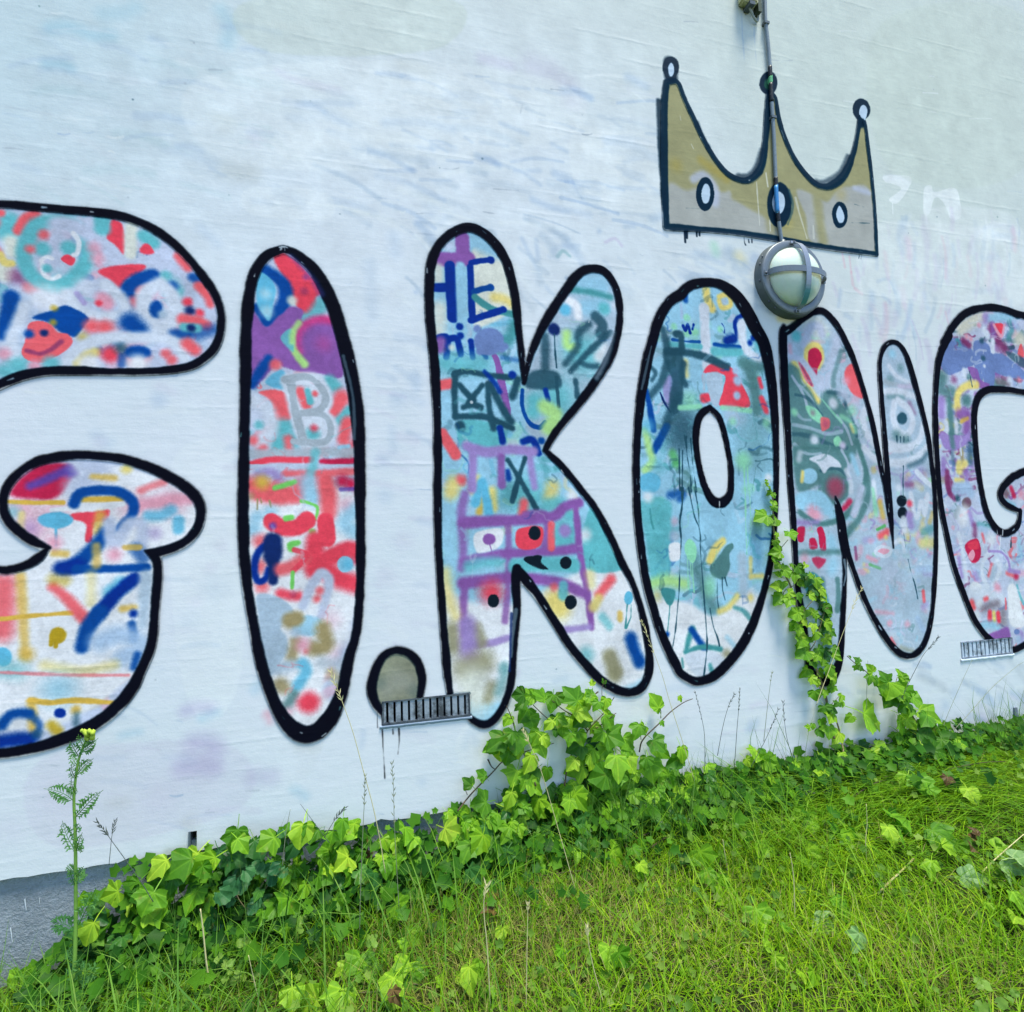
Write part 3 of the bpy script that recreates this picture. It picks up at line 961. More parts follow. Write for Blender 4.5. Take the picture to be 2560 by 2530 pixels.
# ---- letter K
fill('K', 'sky')
scribbles(60, (1060, 540, 3.182), (80, 600, 1500, 1900), ['tq', 'sky', 'cy', 'teal', 'lg', 'gb', 'dt', 'lw', 'bl'], 14, 46, 130, .6, 44)
scribbles(60, (850, 840, 2.2453), (540, 500, 1700, 1300), ['tq', 'sky', 'cy', 'lav', 'yw', 'lg', 'gb', 'teal'], 12, 40, 100, .6, 45)
draw('''
F 1060 540 3.182
p cr 24 1 : 380,280 520,290 640,400 710,640 700,720 640,800 420,900 390,860 400,640
d lav 110 .5 .9 : 200,240
s sky 120 .6 1 : 420,200 480,240 560,280
s pu 105 .15 1 : 300,180 305,300
s pu 112 .15 1 : 130,345 240,350 345,340
l pu 12 .3 1 : 190,400 190,475
l pu 10 .3 1 : 215,400 216,430
s cr 70 .6 .9 : 110,420 110,500
d cr 110 .7 .9 : 120,740 120,830 110,920
s dbl 78 .12 1 : 205,400 215,600 225,815
s dbl 62 .12 1 : 80,575 220,570
s sky 70 .3 1 : 285,400 290,600 300,840
s dbl 50 .15 1 : 365,410 370,620 385,830
s dbl 40 .15 1 : 370,375 450,360 525,352
d dbl 54 .12 1 : 528,352
s bl 38 .15 1 : 390,605 460,585 530,572
d bl 50 .12 1 : 528,572
s teal 48 .2 1 : 400,650 480,710 570,755 720,790
s dbl 50 .12 1 : 370,835 500,790 630,748
s yw 66 .7 .9 : 560,650 630,660 690,700
s teal 90 .6 .9 : 720,860 690,960 650,1000
d dbl 54 .25 1 : 280,885 288,955
s dbl 46 .2 1 : 110,970 180,970 175,1125
s dbl 46 .2 1 : 200,980 260,980 290,1105
s dbl 46 .2 1 : 370,1000 385,1130
d cr 44 .5 .8 : 215,1050
s dbl 40 .3 1 : 460,1080 490,1130
d pu 80 .5 .9 : 120,1060 125,1000
s tq 150 .7 .8 : 200,1190 450,1180
p pu 5 1 : 540,1110 590,1120 640,1300 690,1560 660,1600 600,1400 560,1200
e vio 120 110 16 1 : 515,1000
d vio 60 .3 1 : 420,900 620,1060 640,1040 440,1080
s bl 40 .6 .5 : 620,1130 740,1150
p tq 20 1 : 270,1640 500,1640 620,1700 640,1880 330,1880
s cor 76 .25 1 : 120,1350 210,1335
s cor 80 .25 1 : 140,1730 190,1810 250,1900
s dt 46 .35 1 : 240,1260 330,1240 500,1268 690,1290
s dt 50 .35 1 : 245,1260 240,1420 245,1600
d dt 78 .3 1 : 285,1670
s dt 46 .35 1 : 245,1600 450,1595 560,1630 700,1690
l dt 46 .35 1 : 280,1350 390,1470
l dt 42 .35 1 : 460,1350 350,1490
s dt 46 .35 1 : 310,1525 380,1505 450,1525
s dt 46 .4 1 : 505,1350 515,1520 550,1690
s dt 60 .4 1 : 520,1340 620,1530 690,1640
s dt 60 .4 1 : 740,1310 700,1440
s dbl 40 .4 .9 : 480,1240 560,1330 600,1400
d dbl 60 .25 1 : 700,1265
s dbl 46 .25 1 : 600,1690 625,1800
p gb 50 1 : 800,1350 1000,850 1250,480 1550,600 1550,900 1300,1500 900,1850
d tq 300 .7 .9 : 1250,1100 1050,1450
s sky 150 .5 1 : 1220,540 1400,560
s sky 150 .5 1 : 1300,730 1400,720
s teal 50 .6 .9 : 1170,590 1330,610 1480,650
s wh 70 .4 1 : 1150,680 1210,720 1225,800
d cy 96 .3 1 : 1120,750
d tq 96 .4 1 : 1430,740
s dt 84 .3 .85 : 1360,800 1420,870 1400,940
d lw 50 .7 .8 : 1510,720
d nav 95 .2 1 : 1030,905
l dt 13 .2 1 : 1033,940 1040,1080 1052,1210
s lime 66 .7 1 : 1130,940 1135,1030 1190,1045
s wh 76 .7 .9 : 1440,1060 1390,1120
s dt 48 .45 .9 : 1480,930 1320,1070 1160,1240
s dt 55 .6 .85 : 1310,860 1230,930 1220,1040 1120,1180
s dt 66 .6 .85 : 960,960 960,1080 960,1200
s dt 44 .5 .85 : 1240,1170 1310,1195 1380,1200
p dt 26 .88 : 850,1240 1050,1240 1080,1370 820,1370
s dbl 40 .3 1 : 965,1390 985,1470
l dt 30 .3 .9 : 1050,1290 1068,1515
s dt 40 .4 .9 : 1200,1310 1215,1440
d tq 110 .6 1 : 860,1560 870,1470
s bl 30 .3 1 : 780,1390 780,1520 830,1640 910,1685 960,1640
s lime 110 .5 .95 : 960,1520 1040,1590 990,1690
s dbl 52 .3 1 : 780,1800 860,1785 910,1890
d bl 50 .3 1 : 930,1790
d wc 105 .4 1 : 710,1830
F 850 840 2.2453
p wh 46 1 : 540,1350 680,1480 1000,1500 1350,1320 1600,1320 1760,1800 1500,2000 560,2000
s sky 120 .6 .9 : 620,980 620,1150 650,1330
d tq 190 .7 .9 : 1250,1130 1050,900
p tq 16 1 : 1390,980 1450,1010 1530,1200 1590,1310 1370,1295
d wh 66 .7 .9 : 1370,1120 1300,900
d yw 76 .7 .9 : 640,830 620,880 1190,850 1180,910
d cor 50 .7 1 : 680,810
s yw 46 .6 .9 : 760,800 745,870
s yw 60 .5 1 : 850,880 850,960
s orr 34 .6 .9 : 790,930 780,990
s cor 50 .6 1 : 1030,940 1020,1010
s cy 46 .4 1 : 760,940 795,820 835,1000
d teal 120 .7 .6 : 940,900
s lil 52 .4 1 : 710,620 820,655 950,640 1085,650
s lil 46 .4 1 : 745,640 740,860
s pu 40 .4 .9 : 905,680 905,840
s lil 42 .5 .9 : 1060,680 1090,850
s dt 30 .3 1 : 940,700 1010,810 1100,970
s dt 28 .3 1 : 1035,690 1000,800 965,930
s dbl 30 .5 .9 : 940,760 945,800
s tq 70 .6 .9 : 1160,950 1230,940 1290,1000
s pu 44 .6 .8 : 700,890 680,1000 690,1200 680,1300
s pu 58 .35 1 : 690,1050 900,1040 1180,1020 1260,960 1340,940
s pu 52 .4 1 : 700,1270 900,1225 1100,1220 1330,1195
s pu 60 .4 1 : 690,1390 930,1360 1200,1380 1380,1450
s pu 50 .4 .9 : 1040,1010 1160,1020 1150,1200
s pu 36 .4 1 : 1320,960 1350,1250 1390,1470 1410,1640
s pu 36 .5 .8 : 940,1050 945,1300 925,1600
s tq 76 .3 1 : 980,1290 1150,1280 1310,1290
s tq 60 .6 .8 : 720,1290 800,1270 880,1270
p wh 10 1 : 760,1110 900,1080 915,1150 870,1200 770,1215
e pu 38 34 8 1 : 838,1140
l pu 8 .3 1 : 838,1170 850,1210
p red 8 1 : 990,1090 1110,1070 1140,1100 1110,1185 1000,1190
s cor 40 .3 1 : 1185,1060 1185,1190
e blk 33 37 5 1 : 1090,1108
d tq 100 .4 1 : 1255,1110
d lil 66 .4 1 : 1260,1095
p blk 5 1 : 1030,1255 1090,1235 1130,1240 1125,1270 1170,1310 1110,1305
e blk 31 32 5 1 : 1265,1275
s pu 40 .5 .9 : 700,1400 690,1530 690,1680
d red 120 .7 .95 : 850,1440
d wh 70 .9 .4 : 840,1530
e blk 32 38 5 1 : 860,1487
d yw 120 .7 1 : 1230,1530 1200,1490
s tq 50 .4 .9 : 1250,1400 1250,1460
d cor 40 .7 .8 : 1200,1410
e blk 32 38 7 1 : 1293,1497
s lil 36 .5 .9 : 700,1740 830,1730 960,1690
s lil 36 .5 .9 : 1250,1655 1400,1635
s yw 60 .8 .7 : 590,1330 610,1480 650,1580
s cor 56 .6 1 : 1520,1370 1450,1450
s yw 50 .6 .9 : 1450,1470 1420,1520
s yw 50 .8 .6 : 1400,1340 1410,1400
s tq 44 .6 .7 : 1470,1580 1510,1630
e cy 26 40 6 1 : 1618,1470
l teal 9 .3 1 : 1610,1510 1600,1640
l teal 9 .3 1 : 1632,1510 1630,1580 1605,1640
s orr 30 .5 .8 : 1570,1560 1570,1590
s ol 90 .6 .9 : 630,1650 640,1740
s ol 60 .6 .8 : 760,1640 790,1720
s lil 90 .6 .95 : 710,1620 720,1780 740,1810
s ol 130 .7 .9 : 700,1870 800,1830
d teal 60 .7 .6 : 920,1860
s bl 70 .5 1 : 1630,1700 1650,1760 1680,1830
d tq 80 .7 .7 : 1380,1790
s ol 80 .5 .95 : 1510,1800 1540,1880
F 850 1680 2.2453
d cr 150 .9 .9 : 760,160 740,60
s ol 60 .8 .8 : 850,80 830,150
s teal 60 .8 .5 : 920,20 890,120
d ol 80 .7 .9 : 1540,20
''')
# ---- letter O
fill('O', 'sky')
dabs(40, (1560, 680, 3.471), (150, 200, 1250, 1900), ['sky', 'gb', 'tq', 'lav', 'lg', 'sl'], 30, 90, .5, 3)
scribbles(110, (1560, 680, 3.471), (100, 150, 1300, 2900), ['tq', 'sky', 'gb', 'lg', 'sl', 'dt', 'bl', 'lw', 'lav', 'teal', 'dt', 'sl', 'teal'], 10, 44, 120, .7, 46)
draw('''
F 1560 680 3.471
d sky 220 .8 .8 : 560,300 500,420
s yw 66 .4 1 : 710,160 720,240 760,320
s yw 44 .4 1 : 820,220 900,200 920,290 850,310 820,250
d gb 50 .6 1 : 870,260
s bl 50 .4 .9 : 530,200 530,250
s buf 30 .5 .9 : 490,280 500,400
d lg 60 .4 .9 : 540,400 430,480 610,520 830,500 540,540
s dbl 26 .3 1 : 510,470 530,510 550,460 570,530
s dbl 22 .3 1 : 600,460 590,500
s dbl 14 .3 1 : 845,450 868,490 866,530
s dbl 40 .25 1 : 1015,385 960,440 970,520 990,560
s lw 90 .2 1 : 690,320 700,500 715,700 720,830
s dbl 70 .4 1 : 890,600 950,580
s lw 80 .3 1 : 1020,450 1020,560 1060,680 1160,760
d dbl 55 .4 1 : 1090,620 1120,580
s bl 26 .4 .9 : 420,590 530,605 650,610
s bl 36 .3 1 : 780,630 880,650 1000,655
s tq 40 .4 1 : 390,630 520,640 660,650
s tq 70 .4 1 : 780,690 900,700 1000,700
d tq 90 .5 .9 : 1160,640
p red 12 1 : 770,800 930,830 1010,960 1090,1170 830,1165 850,1040 870,900 700,885 690,1000 680,880
s red 72 .3 1 : 690,1100 720,1090
s gb 30 .4 1 : 690,890 690,1020
p gb 12 1 : 710,900 850,900 820,1150 760,1140
d buf 80 .4 1 : 985,945
d buf 64 .4 1 : 975,1075 965,860
s sl 110 .5 .9 : 1060,800 1120,950 1150,1200
s sl 90 .5 .9 : 1020,790 1190,830
s red 40 .5 1 : 1170,930 1190,1000
s red 50 .5 1 : 1190,1100 1230,1210
s yw 50 .7 .8 : 530,780 540,900
d sky 110 .7 .9 : 610,850 620,960
d lg 140 .8 .8 : 560,1120
p lil 20 .7 : 330,1000 400,900 410,1150 380,1200
s vio 76 .6 .7 : 440,880 440,1020
s dt 64 .5 .85 : 330,500 360,600 370,680
s dt 62 .3 .95 : 450,540 490,560 500,690
s dt 62 .35 .95 : 370,690 520,700 700,740 890,830
p dt 26 .85 : 340,700 500,700 500,1150 420,1250 390,1100 420,950 380,850
s dt 66 .5 .85 : 370,800 320,960 220,1080
s dt 60 .4 .9 : 510,800 500,920 530,980
s dt 36 .5 .8 : 230,830 270,880 240,940
s nav 20 .3 1 : 310,1050 350,1140 400,1220
s bl 52 .3 1 : 190,1040 220,1180 250,1370
s dt 80 .5 .85 : 470,1090 410,1190 370,1310
s bl 70 .3 1 : 370,1350 320,1440 260,1550
d dt 230 .9 .6 : 530,1290 470,1360 490,1470
s lime 66 .6 .9 : 180,1380 210,1520 240,1640 180,1720
d cy 110 .7 .7 : 200,1340
s grn 66 .7 .8 : 420,1580 450,1670
s lg 44 .4 .95 : 480,1180 650,1170
s lg 44 .4 .95 : 850,1180 980,1195 1090,1205
s sl 260 .9 .5 : 1130,1400 1150,1600
d lav 130 .8 .7 : 930,1250
d lg 140 .6 .95 : 1030,1640
d lg 60 .7 .8 : 940,1300 1230,1310
d wh 70 .6 .9 : 1250,1790
e cy 95 85 18 .9 : 220,1830
d tq 120 .8 .6 : 300,1680
d sky 70 .5 .9 : 360,1870
F 1560 1220 3.743
d sky 300 .8 .9 : 650,300 800,350 900,250
p tq 40 .9 : 150,130 420,120 430,400 420,800 260,880 200,500
d teal 160 .9 .4 : 330,250 300,560
d wh 90 .7 .9 : 220,90
s teal 22 .4 .9 : 240,200 250,300 270,380
d gb 90 .6 .9 : 470,460
p wh 14 1 : 420,530 520,520 520,670 430,680
d pink 60 .9 .5 : 470,310
s bl 70 .7 .8 : 430,70 540,50 520,100
s sl 130 .8 .75 : 650,650 720,880 830,1120
s lime 100 .8 .9 : 270,900 400,870 560,900
p lg 10 1 : 600,480 660,520 675,640 640,710 590,660 560,560
l lg 15 .2 1 : 588,650 600,945
l lg 14 .2 1 : 615,680 625,830
l lg 14 .2 1 : 636,690 640,840 652,975
s yw 76 .4 1 : 920,500 850,580 800,680
p sl 14 1 : 950,540 1010,515 1025,560 985,620 990,740 930,850 830,830 800,740 870,660
s dt 12 .25 1 : 870,860 868,1000 880,1120 915,1245
s dt 10 .25 1 : 915,840 918,950 942,1050
s dt 10 .25 1 : 940,840 960,915
d lg 110 .8 .7 : 800,960 800,880
p wh 44 1 : 270,1060 600,1080 830,1200 1050,1050 1280,900 1150,1350 950,1800 600,1800 350,1300
d yw 90 .9 .7 : 300,1010
s yw 60 .6 .9 : 890,1160 980,1110 1060,1010
s yw 50 .6 .9 : 1180,830 1290,825
s yw 40 .6 .8 : 1180,660 1180,780
d yw 60 .7 .9 : 1180,1030
s gb 100 .5 .9 : 1100,650 1110,800 1110,960
d sky 110 .7 .9 : 1290,580 1250,930
d sl 130 .9 .5 : 1230,400
p teal 12 1 : 350,950 470,960 460,1060 420,1100 380,1050
l teal 10 .3 1 : 425,1090 418,1200 402,1350
d bl 50 .5 1 : 400,1370
s teal 40 .6 .8 : 1030,1120 1110,1150 1170,1220
s teal 60 .5 1 : 640,1320 600,1420 580,1530
s bl 60 .5 1 : 630,1330 690,1420 750,1510
s teal 44 .5 1 : 570,1540 720,1490 900,1510
s teal 30 .6 .8 : 540,1600 550,1680
p lw 20 1 : 560,1570 700,1530 850,1540 950,1640 800,1760 650,1740
d ol 76 .7 .8 : 960,1550
s teal 40 .6 .9 : 800,1660 830,1750
s sky 40 .8 .7 : 960,1400 1030,1480
l lg 15 .3 .9 : 1130,0 1135,350 1145,620
l lg 12 .3 .9 : 1170,0 1185,400 1150,560
l teal 6 .3 .8 : 1195,0 1175,430 1140,620
s dt 11 .2 1 : 530,0 540,140 518,320 530,480 518,760 512,960 490,1200 475,1350 445,1525
s dt 9 .2 1 : 548,0 545,120 530,260
s dt 11 .2 1 : 600,0 630,150 660,280 705,400 712,600 735,900 750,1100 765,1300 772,1500 740,1785
s dt 9 .2 1 : 655,0 690,200 700,390
s dt 10 .2 1 : 800,1130 830,1290 870,1400 890,1480
F 1560 680 3.471
l dt 8 .2 1 : 475,1540 480,1900
l dt 8 .2 1 : 505,1550 503,1750 500,1900
s dt 8 .2 1 : 535,1430 545,1600 570,1750 580,1909
s dt 8 .2 1 : 575,1450 590,1650 610,1800 625,1909
l dt 7 .2 .9 : 520,1420 540,1540
l lg 9 .3 .9 : 1040,1680 1042,1900
l lg 9 .3 .9 : 1068,1700 1075,1900
l sl 7 .3 .9 : 1140,1700 1110,1900
''')
# ---- letter N
fill('N', 'gb')
dabs(60, (1930, 1280, 4.242), (800, 0, 1750, 650), ['sky', 'lav', 'pink', 'lg', 'yw', 'pink', 'lw', 'lil', 'sky', 'gb'], 24, 70, .6, 5)
dabs(40, (1930, 1280, 4.242), (900, 500, 1700, 1500), ['gb', 'lav', 'lw', 'sky', 'gb', 'pink', 'lw'], 25, 80, .7, 6)
dabs(30, (1930, 780, 3.47), (850, 1300, 1400, 1900), ['sky', 'lav', 'lil', 'lg', 'yw', 'orr', 'lw', 'gry', 'pink'], 20, 60, .6, 8)
scribbles(70, (1930, 780, 3.47), (100, 60, 800, 1900), ['sl', 'lav', 'gb', 'lw', 'tq', 'lg', 'dt', 'pink'], 12, 40, 110, .55, 47)
scribbles(100, (1930, 780, 3.47), (850, 300, 1450, 3500), ['lw', 'gb', 'lav', 'lil', 'gry', 'sky', 'pink', 'vio', 'sl', 'gry'], 10, 30, 80, .65, 48)
draw('''
F 1930 780 3.47
d cr 160 .8 .8 : 330,70 420,180
d tq 84 .5 1 : 205,215
s lav 76 .5 1 : 290,300 320,150 400,130 430,200
s pink 50 .7 .6 : 150,300 160,380
s sky 120 .7 .8 : 500,300 510,420
s lav 110 .7 .9 : 560,250 480,520 420,640
e yw 88 130 26 1 : 360,390
p crim 12 1 : 320,340 370,315 410,340 425,410 390,500 375,560 330,490 310,420
s yw 60 .6 1 : 190,450 270,610 400,780
p cor 10 .9 : 220,420 280,490 355,640 320,630 270,560
s mar 20 .6 .6 : 240,450 340,630
s lav 50 .4 1 : 130,390 250,420 370,570
p sl 34 .88 : 120,490 220,490 260,600 340,690 400,800 440,700 520,680 580,760 640,850 720,990 745,1150 700,1280 640,1360 660,1500 600,1660 500,1660 420,1500 250,1570 190,1430 160,1000
s lav 26 .5 .7 : 170,560 260,700 300,820
s gb 30 .6 .7 : 180,980 330,1010 480,1060 600,1040
s lav 24 .5 .6 : 560,900 640,1010 690,1150
s gb 24 .5 .6 : 240,640 330,740 380,850
s dt 30 .5 .6 : 200,720 320,760 430,900
s dt 34 .5 .6 : 180,1060 320,1080 520,1160 640,1180
s dt 30 .5 .6 : 620,780 690,920 730,1080
s lg 22 .5 .6 : 430,760 520,870 600,960
s dt 30 .5 .6 : 480,700 600,720 640,840
s gb 26 .5 .7 : 190,1150 300,1230 420,1230
s lav 26 .5 .7 : 600,1200 660,1330 650,1480
s dt 26 .5 .55 : 420,1380 560,1360 660,1440
s gb 30 .6 .6 : 210,880 260,930 330,940
s sl 44 .6 .6 : 600,340 530,560 530,640
p cor 18 1 : 620,530 690,450 740,560 790,740 730,740 670,680
d pink 70 .8 .7 : 640,600 720,770
d lav 90 .8 .9 : 620,720 720,810
d lw 84 .5 1 : 525,795
d lg 60 .6 .9 : 190,870
p lg 14 .9 : 290,820 380,840 440,920 420,970 330,920
d mar 46 .8 .5 : 350,880
p cor 14 .85 : 420,920 490,930 490,1000 430,1030
d mar 50 .8 .4 : 460,970
d lw 80 .5 .95 : 365,1115
p lg 12 .95 : 530,1110 570,1080 600,1140 550,1170
d wl 60 .5 .9 : 610,1160
s lg 40 .7 .7 : 600,910 680,960 720,1040
s yw 30 .7 .6 : 680,980 700,1040
d lg 90 .7 .7 : 690,860
p lw 14 1 : 320,1275 440,1235 540,1270 595,1345 500,1345 450,1400 400,1330
s sl 44 .5 .9 : 200,1190 400,1175 560,1190
d lw 50 .7 .7 : 240,1230 230,1280
e sky 72 68 14 1 : 315,1425
s yw 34 .6 1 : 262,1390 255,1470
e sl 120 130 24 .9 : 545,1530
d crim 150 .6 .8 : 545,1525
d brn 110 .8 .4 : 545,1530
p sky 26 1 : 210,1580 420,1560 520,1680 520,1760 250,1730
d pink 110 .7 .9 : 380,1770 340,1740
s crim 50 .6 .9 : 610,1720 670,1650
s sky 70 .6 .9 : 520,1780 660,1770
s lw 40 .6 .8 : 640,1380 680,1480 680,1560
s sky 50 .6 .9 : 690,1250 740,1400
s sl 52 .4 1 : 730,1130 790,1300 810,1450 740,1640 600,1790 400,1840 240,1740
s sl 62 .5 .9 : 820,1440 830,1580 760,1780 640,1930
s lav 60 .5 .95 : 780,1530 700,1760
s lw 64 .4 1 : 820,820 785,920 820,1060 920,1160 1100,1190 1240,1140 1310,1020
s sl 26 .8 .6 : 760,1160 860,1220 1000,1260
s lw 64 .4 1 : 800,1180 900,1280 1080,1310 1240,1270 1340,1180
p gb 30 1 : 960,450 1060,330 1180,450 1230,680 1290,900 1320,1100 1000,1100 960,700
d sky 70 .7 .9 : 1040,365
d sl 66 .8 .6 : 1110,490 1020,590
s lw 40 .5 .9 : 1010,470 1080,560 1180,610
s gry 44 .7 .8 : 980,610 1090,640 1210,650
s wl 40 .7 .8 : 1100,650 1210,650
s lw 56 .4 1 : 950,690 1100,695 1250,740
s sl 40 .8 .5 : 1010,740 1130,740
s mar 46 .9 .45 : 1190,800 1230,880
s lw 64 .35 1 : 1060,790 1045,910 1090,1030 1170,1060 1215,970 1190,860 1090,770
e dt 45 55 16 .95 : 1125,925
d sl 80 .8 .7 : 1080,1070 1160,1110
l dt 8 .3 .9 : 1078,1080 1082,1140
l dt 8 .3 .9 : 1110,1085 1112,1135
l dt 8 .3 .9 : 1140,1085 1140,1130
l dt 8 .3 .9 : 1175,1080 1178,1120
s lw 60 .4 1 : 1310,980 1270,1120 1150,1180 1010,1150
s dt 44 .8 .6 : 1180,1340 1290,1290 1340,1230
d lil 110 .8 .7 : 1180,1470 1290,1420
s mar 40 .8 .5 : 1160,1500 1210,1500
s lw 46 .3 1 : 1250,1390 1310,1450 1390,1520
s lw 46 .4 1 : 1200,1580 1230,1740 1260,1780 1290,1650 1320,1760 1345,1590
s lw 50 .4 1 : 880,1480 890,1600
e blk 42 50 10 1 : 1120,1640
e blk 40 52 10 1 : 1128,1745
d red 54 .6 .9 : 1190,1665
d lil 70 .6 .8 : 1190,1760
l dt 10 .25 1 : 1136,1340 1132,1480 1134,1600
d lw 70 .4 .9 : 1130,1840 1095,1530
s orr 44 .7 .8 : 930,1650 960,1780
s lg 40 .6 .8 : 870,1540 900,1760
F 1930 1280 4.242
s sky 120 .7 .9 : 620,300 640,380
p crim 12 1 : 265,170 345,170 330,310 270,300
p crim 14 1 : 395,290 450,280 480,380 400,390
p crim 12 1 : 470,175 540,170 570,400 510,400 490,280
s lav 46 .5 .9 : 370,180 360,300
s lil 60 .7 .8 : 270,120 480,110
s sl 60 .7 .8 : 270,440 450,430 700,430
d pink 100 .9 .7 : 340,500
p crim 20 .85 : 420,490 560,500 540,560 480,600
d sky 120 .8 .8 : 630,620 650,540
d gry 90 .8 .7 : 450,640
p teal 20 1 : 330,700 450,650 540,800 480,930 380,880
s sl 60 .5 .8 : 530,720 545,830
s sl 66 .3 .85 : 690,720 700,880 690,1040
s teal 70 .6 .9 : 560,900 590,1100 530,1250
d gb 110 .8 .8 : 650,1200 440,1000
s sl 110 .8 .7 : 590,1420 600,1560
s grn 36 .5 .9 : 1110,190 1190,150
s cor 76 .6 1 : 1140,260 1210,220
d yw 50 .7 .8 : 1200,270
s teal 80 .6 .6 : 1600,220 1680,180
s yw 100 .6 .7 : 1590,330 1700,330
s lil 80 .7 .8 : 1450,60 1470,150
s lw 70 .4 .9 : 1390,80 1400,190
e lw 100 70 14 .9 : 1170,420
p pink 10 .9 : 1110,420 1170,385 1240,410 1180,450
s lw 50 .4 .9 : 1290,330 1370,300 1400,420
s mar 36 .6 .7 : 880,380 890,500
s grn 34 .6 .7 : 1030,560 1140,600
s pink 50 .7 .8 : 1010,480 1100,520
s gb 220 .8 .8 : 1420,520 1400,760 1440,960 1420,1040
d lav 220 .8 .6 : 1250,650 1180,900
s buf 70 .7 .8 : 1540,620 1680,600
d buf 50 .6 .9 : 1550,730
s cor 40 .5 .9 : 1600,850 1610,950
s lil 60 .8 .5 : 1640,980 1600,1010
s pink 50 .8 .6 : 1100,1060 1280,1080
s lav 30 .4 1 : 1190,1140 1260,1100 1310,1180 1240,1260 1190,1230
d pink 70 .6 .9 : 1245,1180
s lav 30 .4 1 : 1380,1160 1360,1250 1400,1310
d pink 70 .7 .7 : 1430,1190
s buf 60 .6 .9 : 1540,1130 1600,1250
s cor 46 .6 .8 : 1260,1350 1290,1410
s ol 50 .8 .5 : 1370,1440 1480,1480
s dt 10 .2 1 : 1438,505 1470,640 1510,770 1540,920
l dt 7 .2 .9 : 1392,230 1412,380
''')
# ---- letter G (right)
fill('G2', 'lav')
dabs(70, (2300, 740, 3.818), (130, 120, 1300, 900), ['vio', 'buf', 'lil', 'lw', 'mar', 'sky', 'pu', 'gry', 'pink', 'sl'], 25, 80, .8, 12)
dabs(60, (2300, 740, 3.818), (130, 900, 560, 1900), ['lil', 'sl', 'pu', 'gry', 'yw', 'mar', 'lw', 'tan', 'buf'], 20, 60, .8, 13)
dabs(70, (2300, 1200, 3.977), (150, 0, 1300, 1650), ['lw', 'lav', 'lil', 'buf', 'wh', 'pink', 'gb', 'lav', 'lw'], 25, 90, .8, 14)
scribbles(120, (2300, 740, 3.818), (130, 120, 1100, 1909), ['vio', 'pu', 'lil', 'mar', 'sl', 'lw', 'buf', 'dt', 'pu', 'dt', 'gry', 'vio', 'mar'], 12, 44, 90, .8, 49)
scribbles(100, (2300, 1200, 3.977), (150, 0, 1100, 1600), ['lw', 'lil', 'gb', 'buf', 'pink', 'mar', 'gb', 'vio', 'cor', 'sl'], 9, 32, 80, .75, 50)
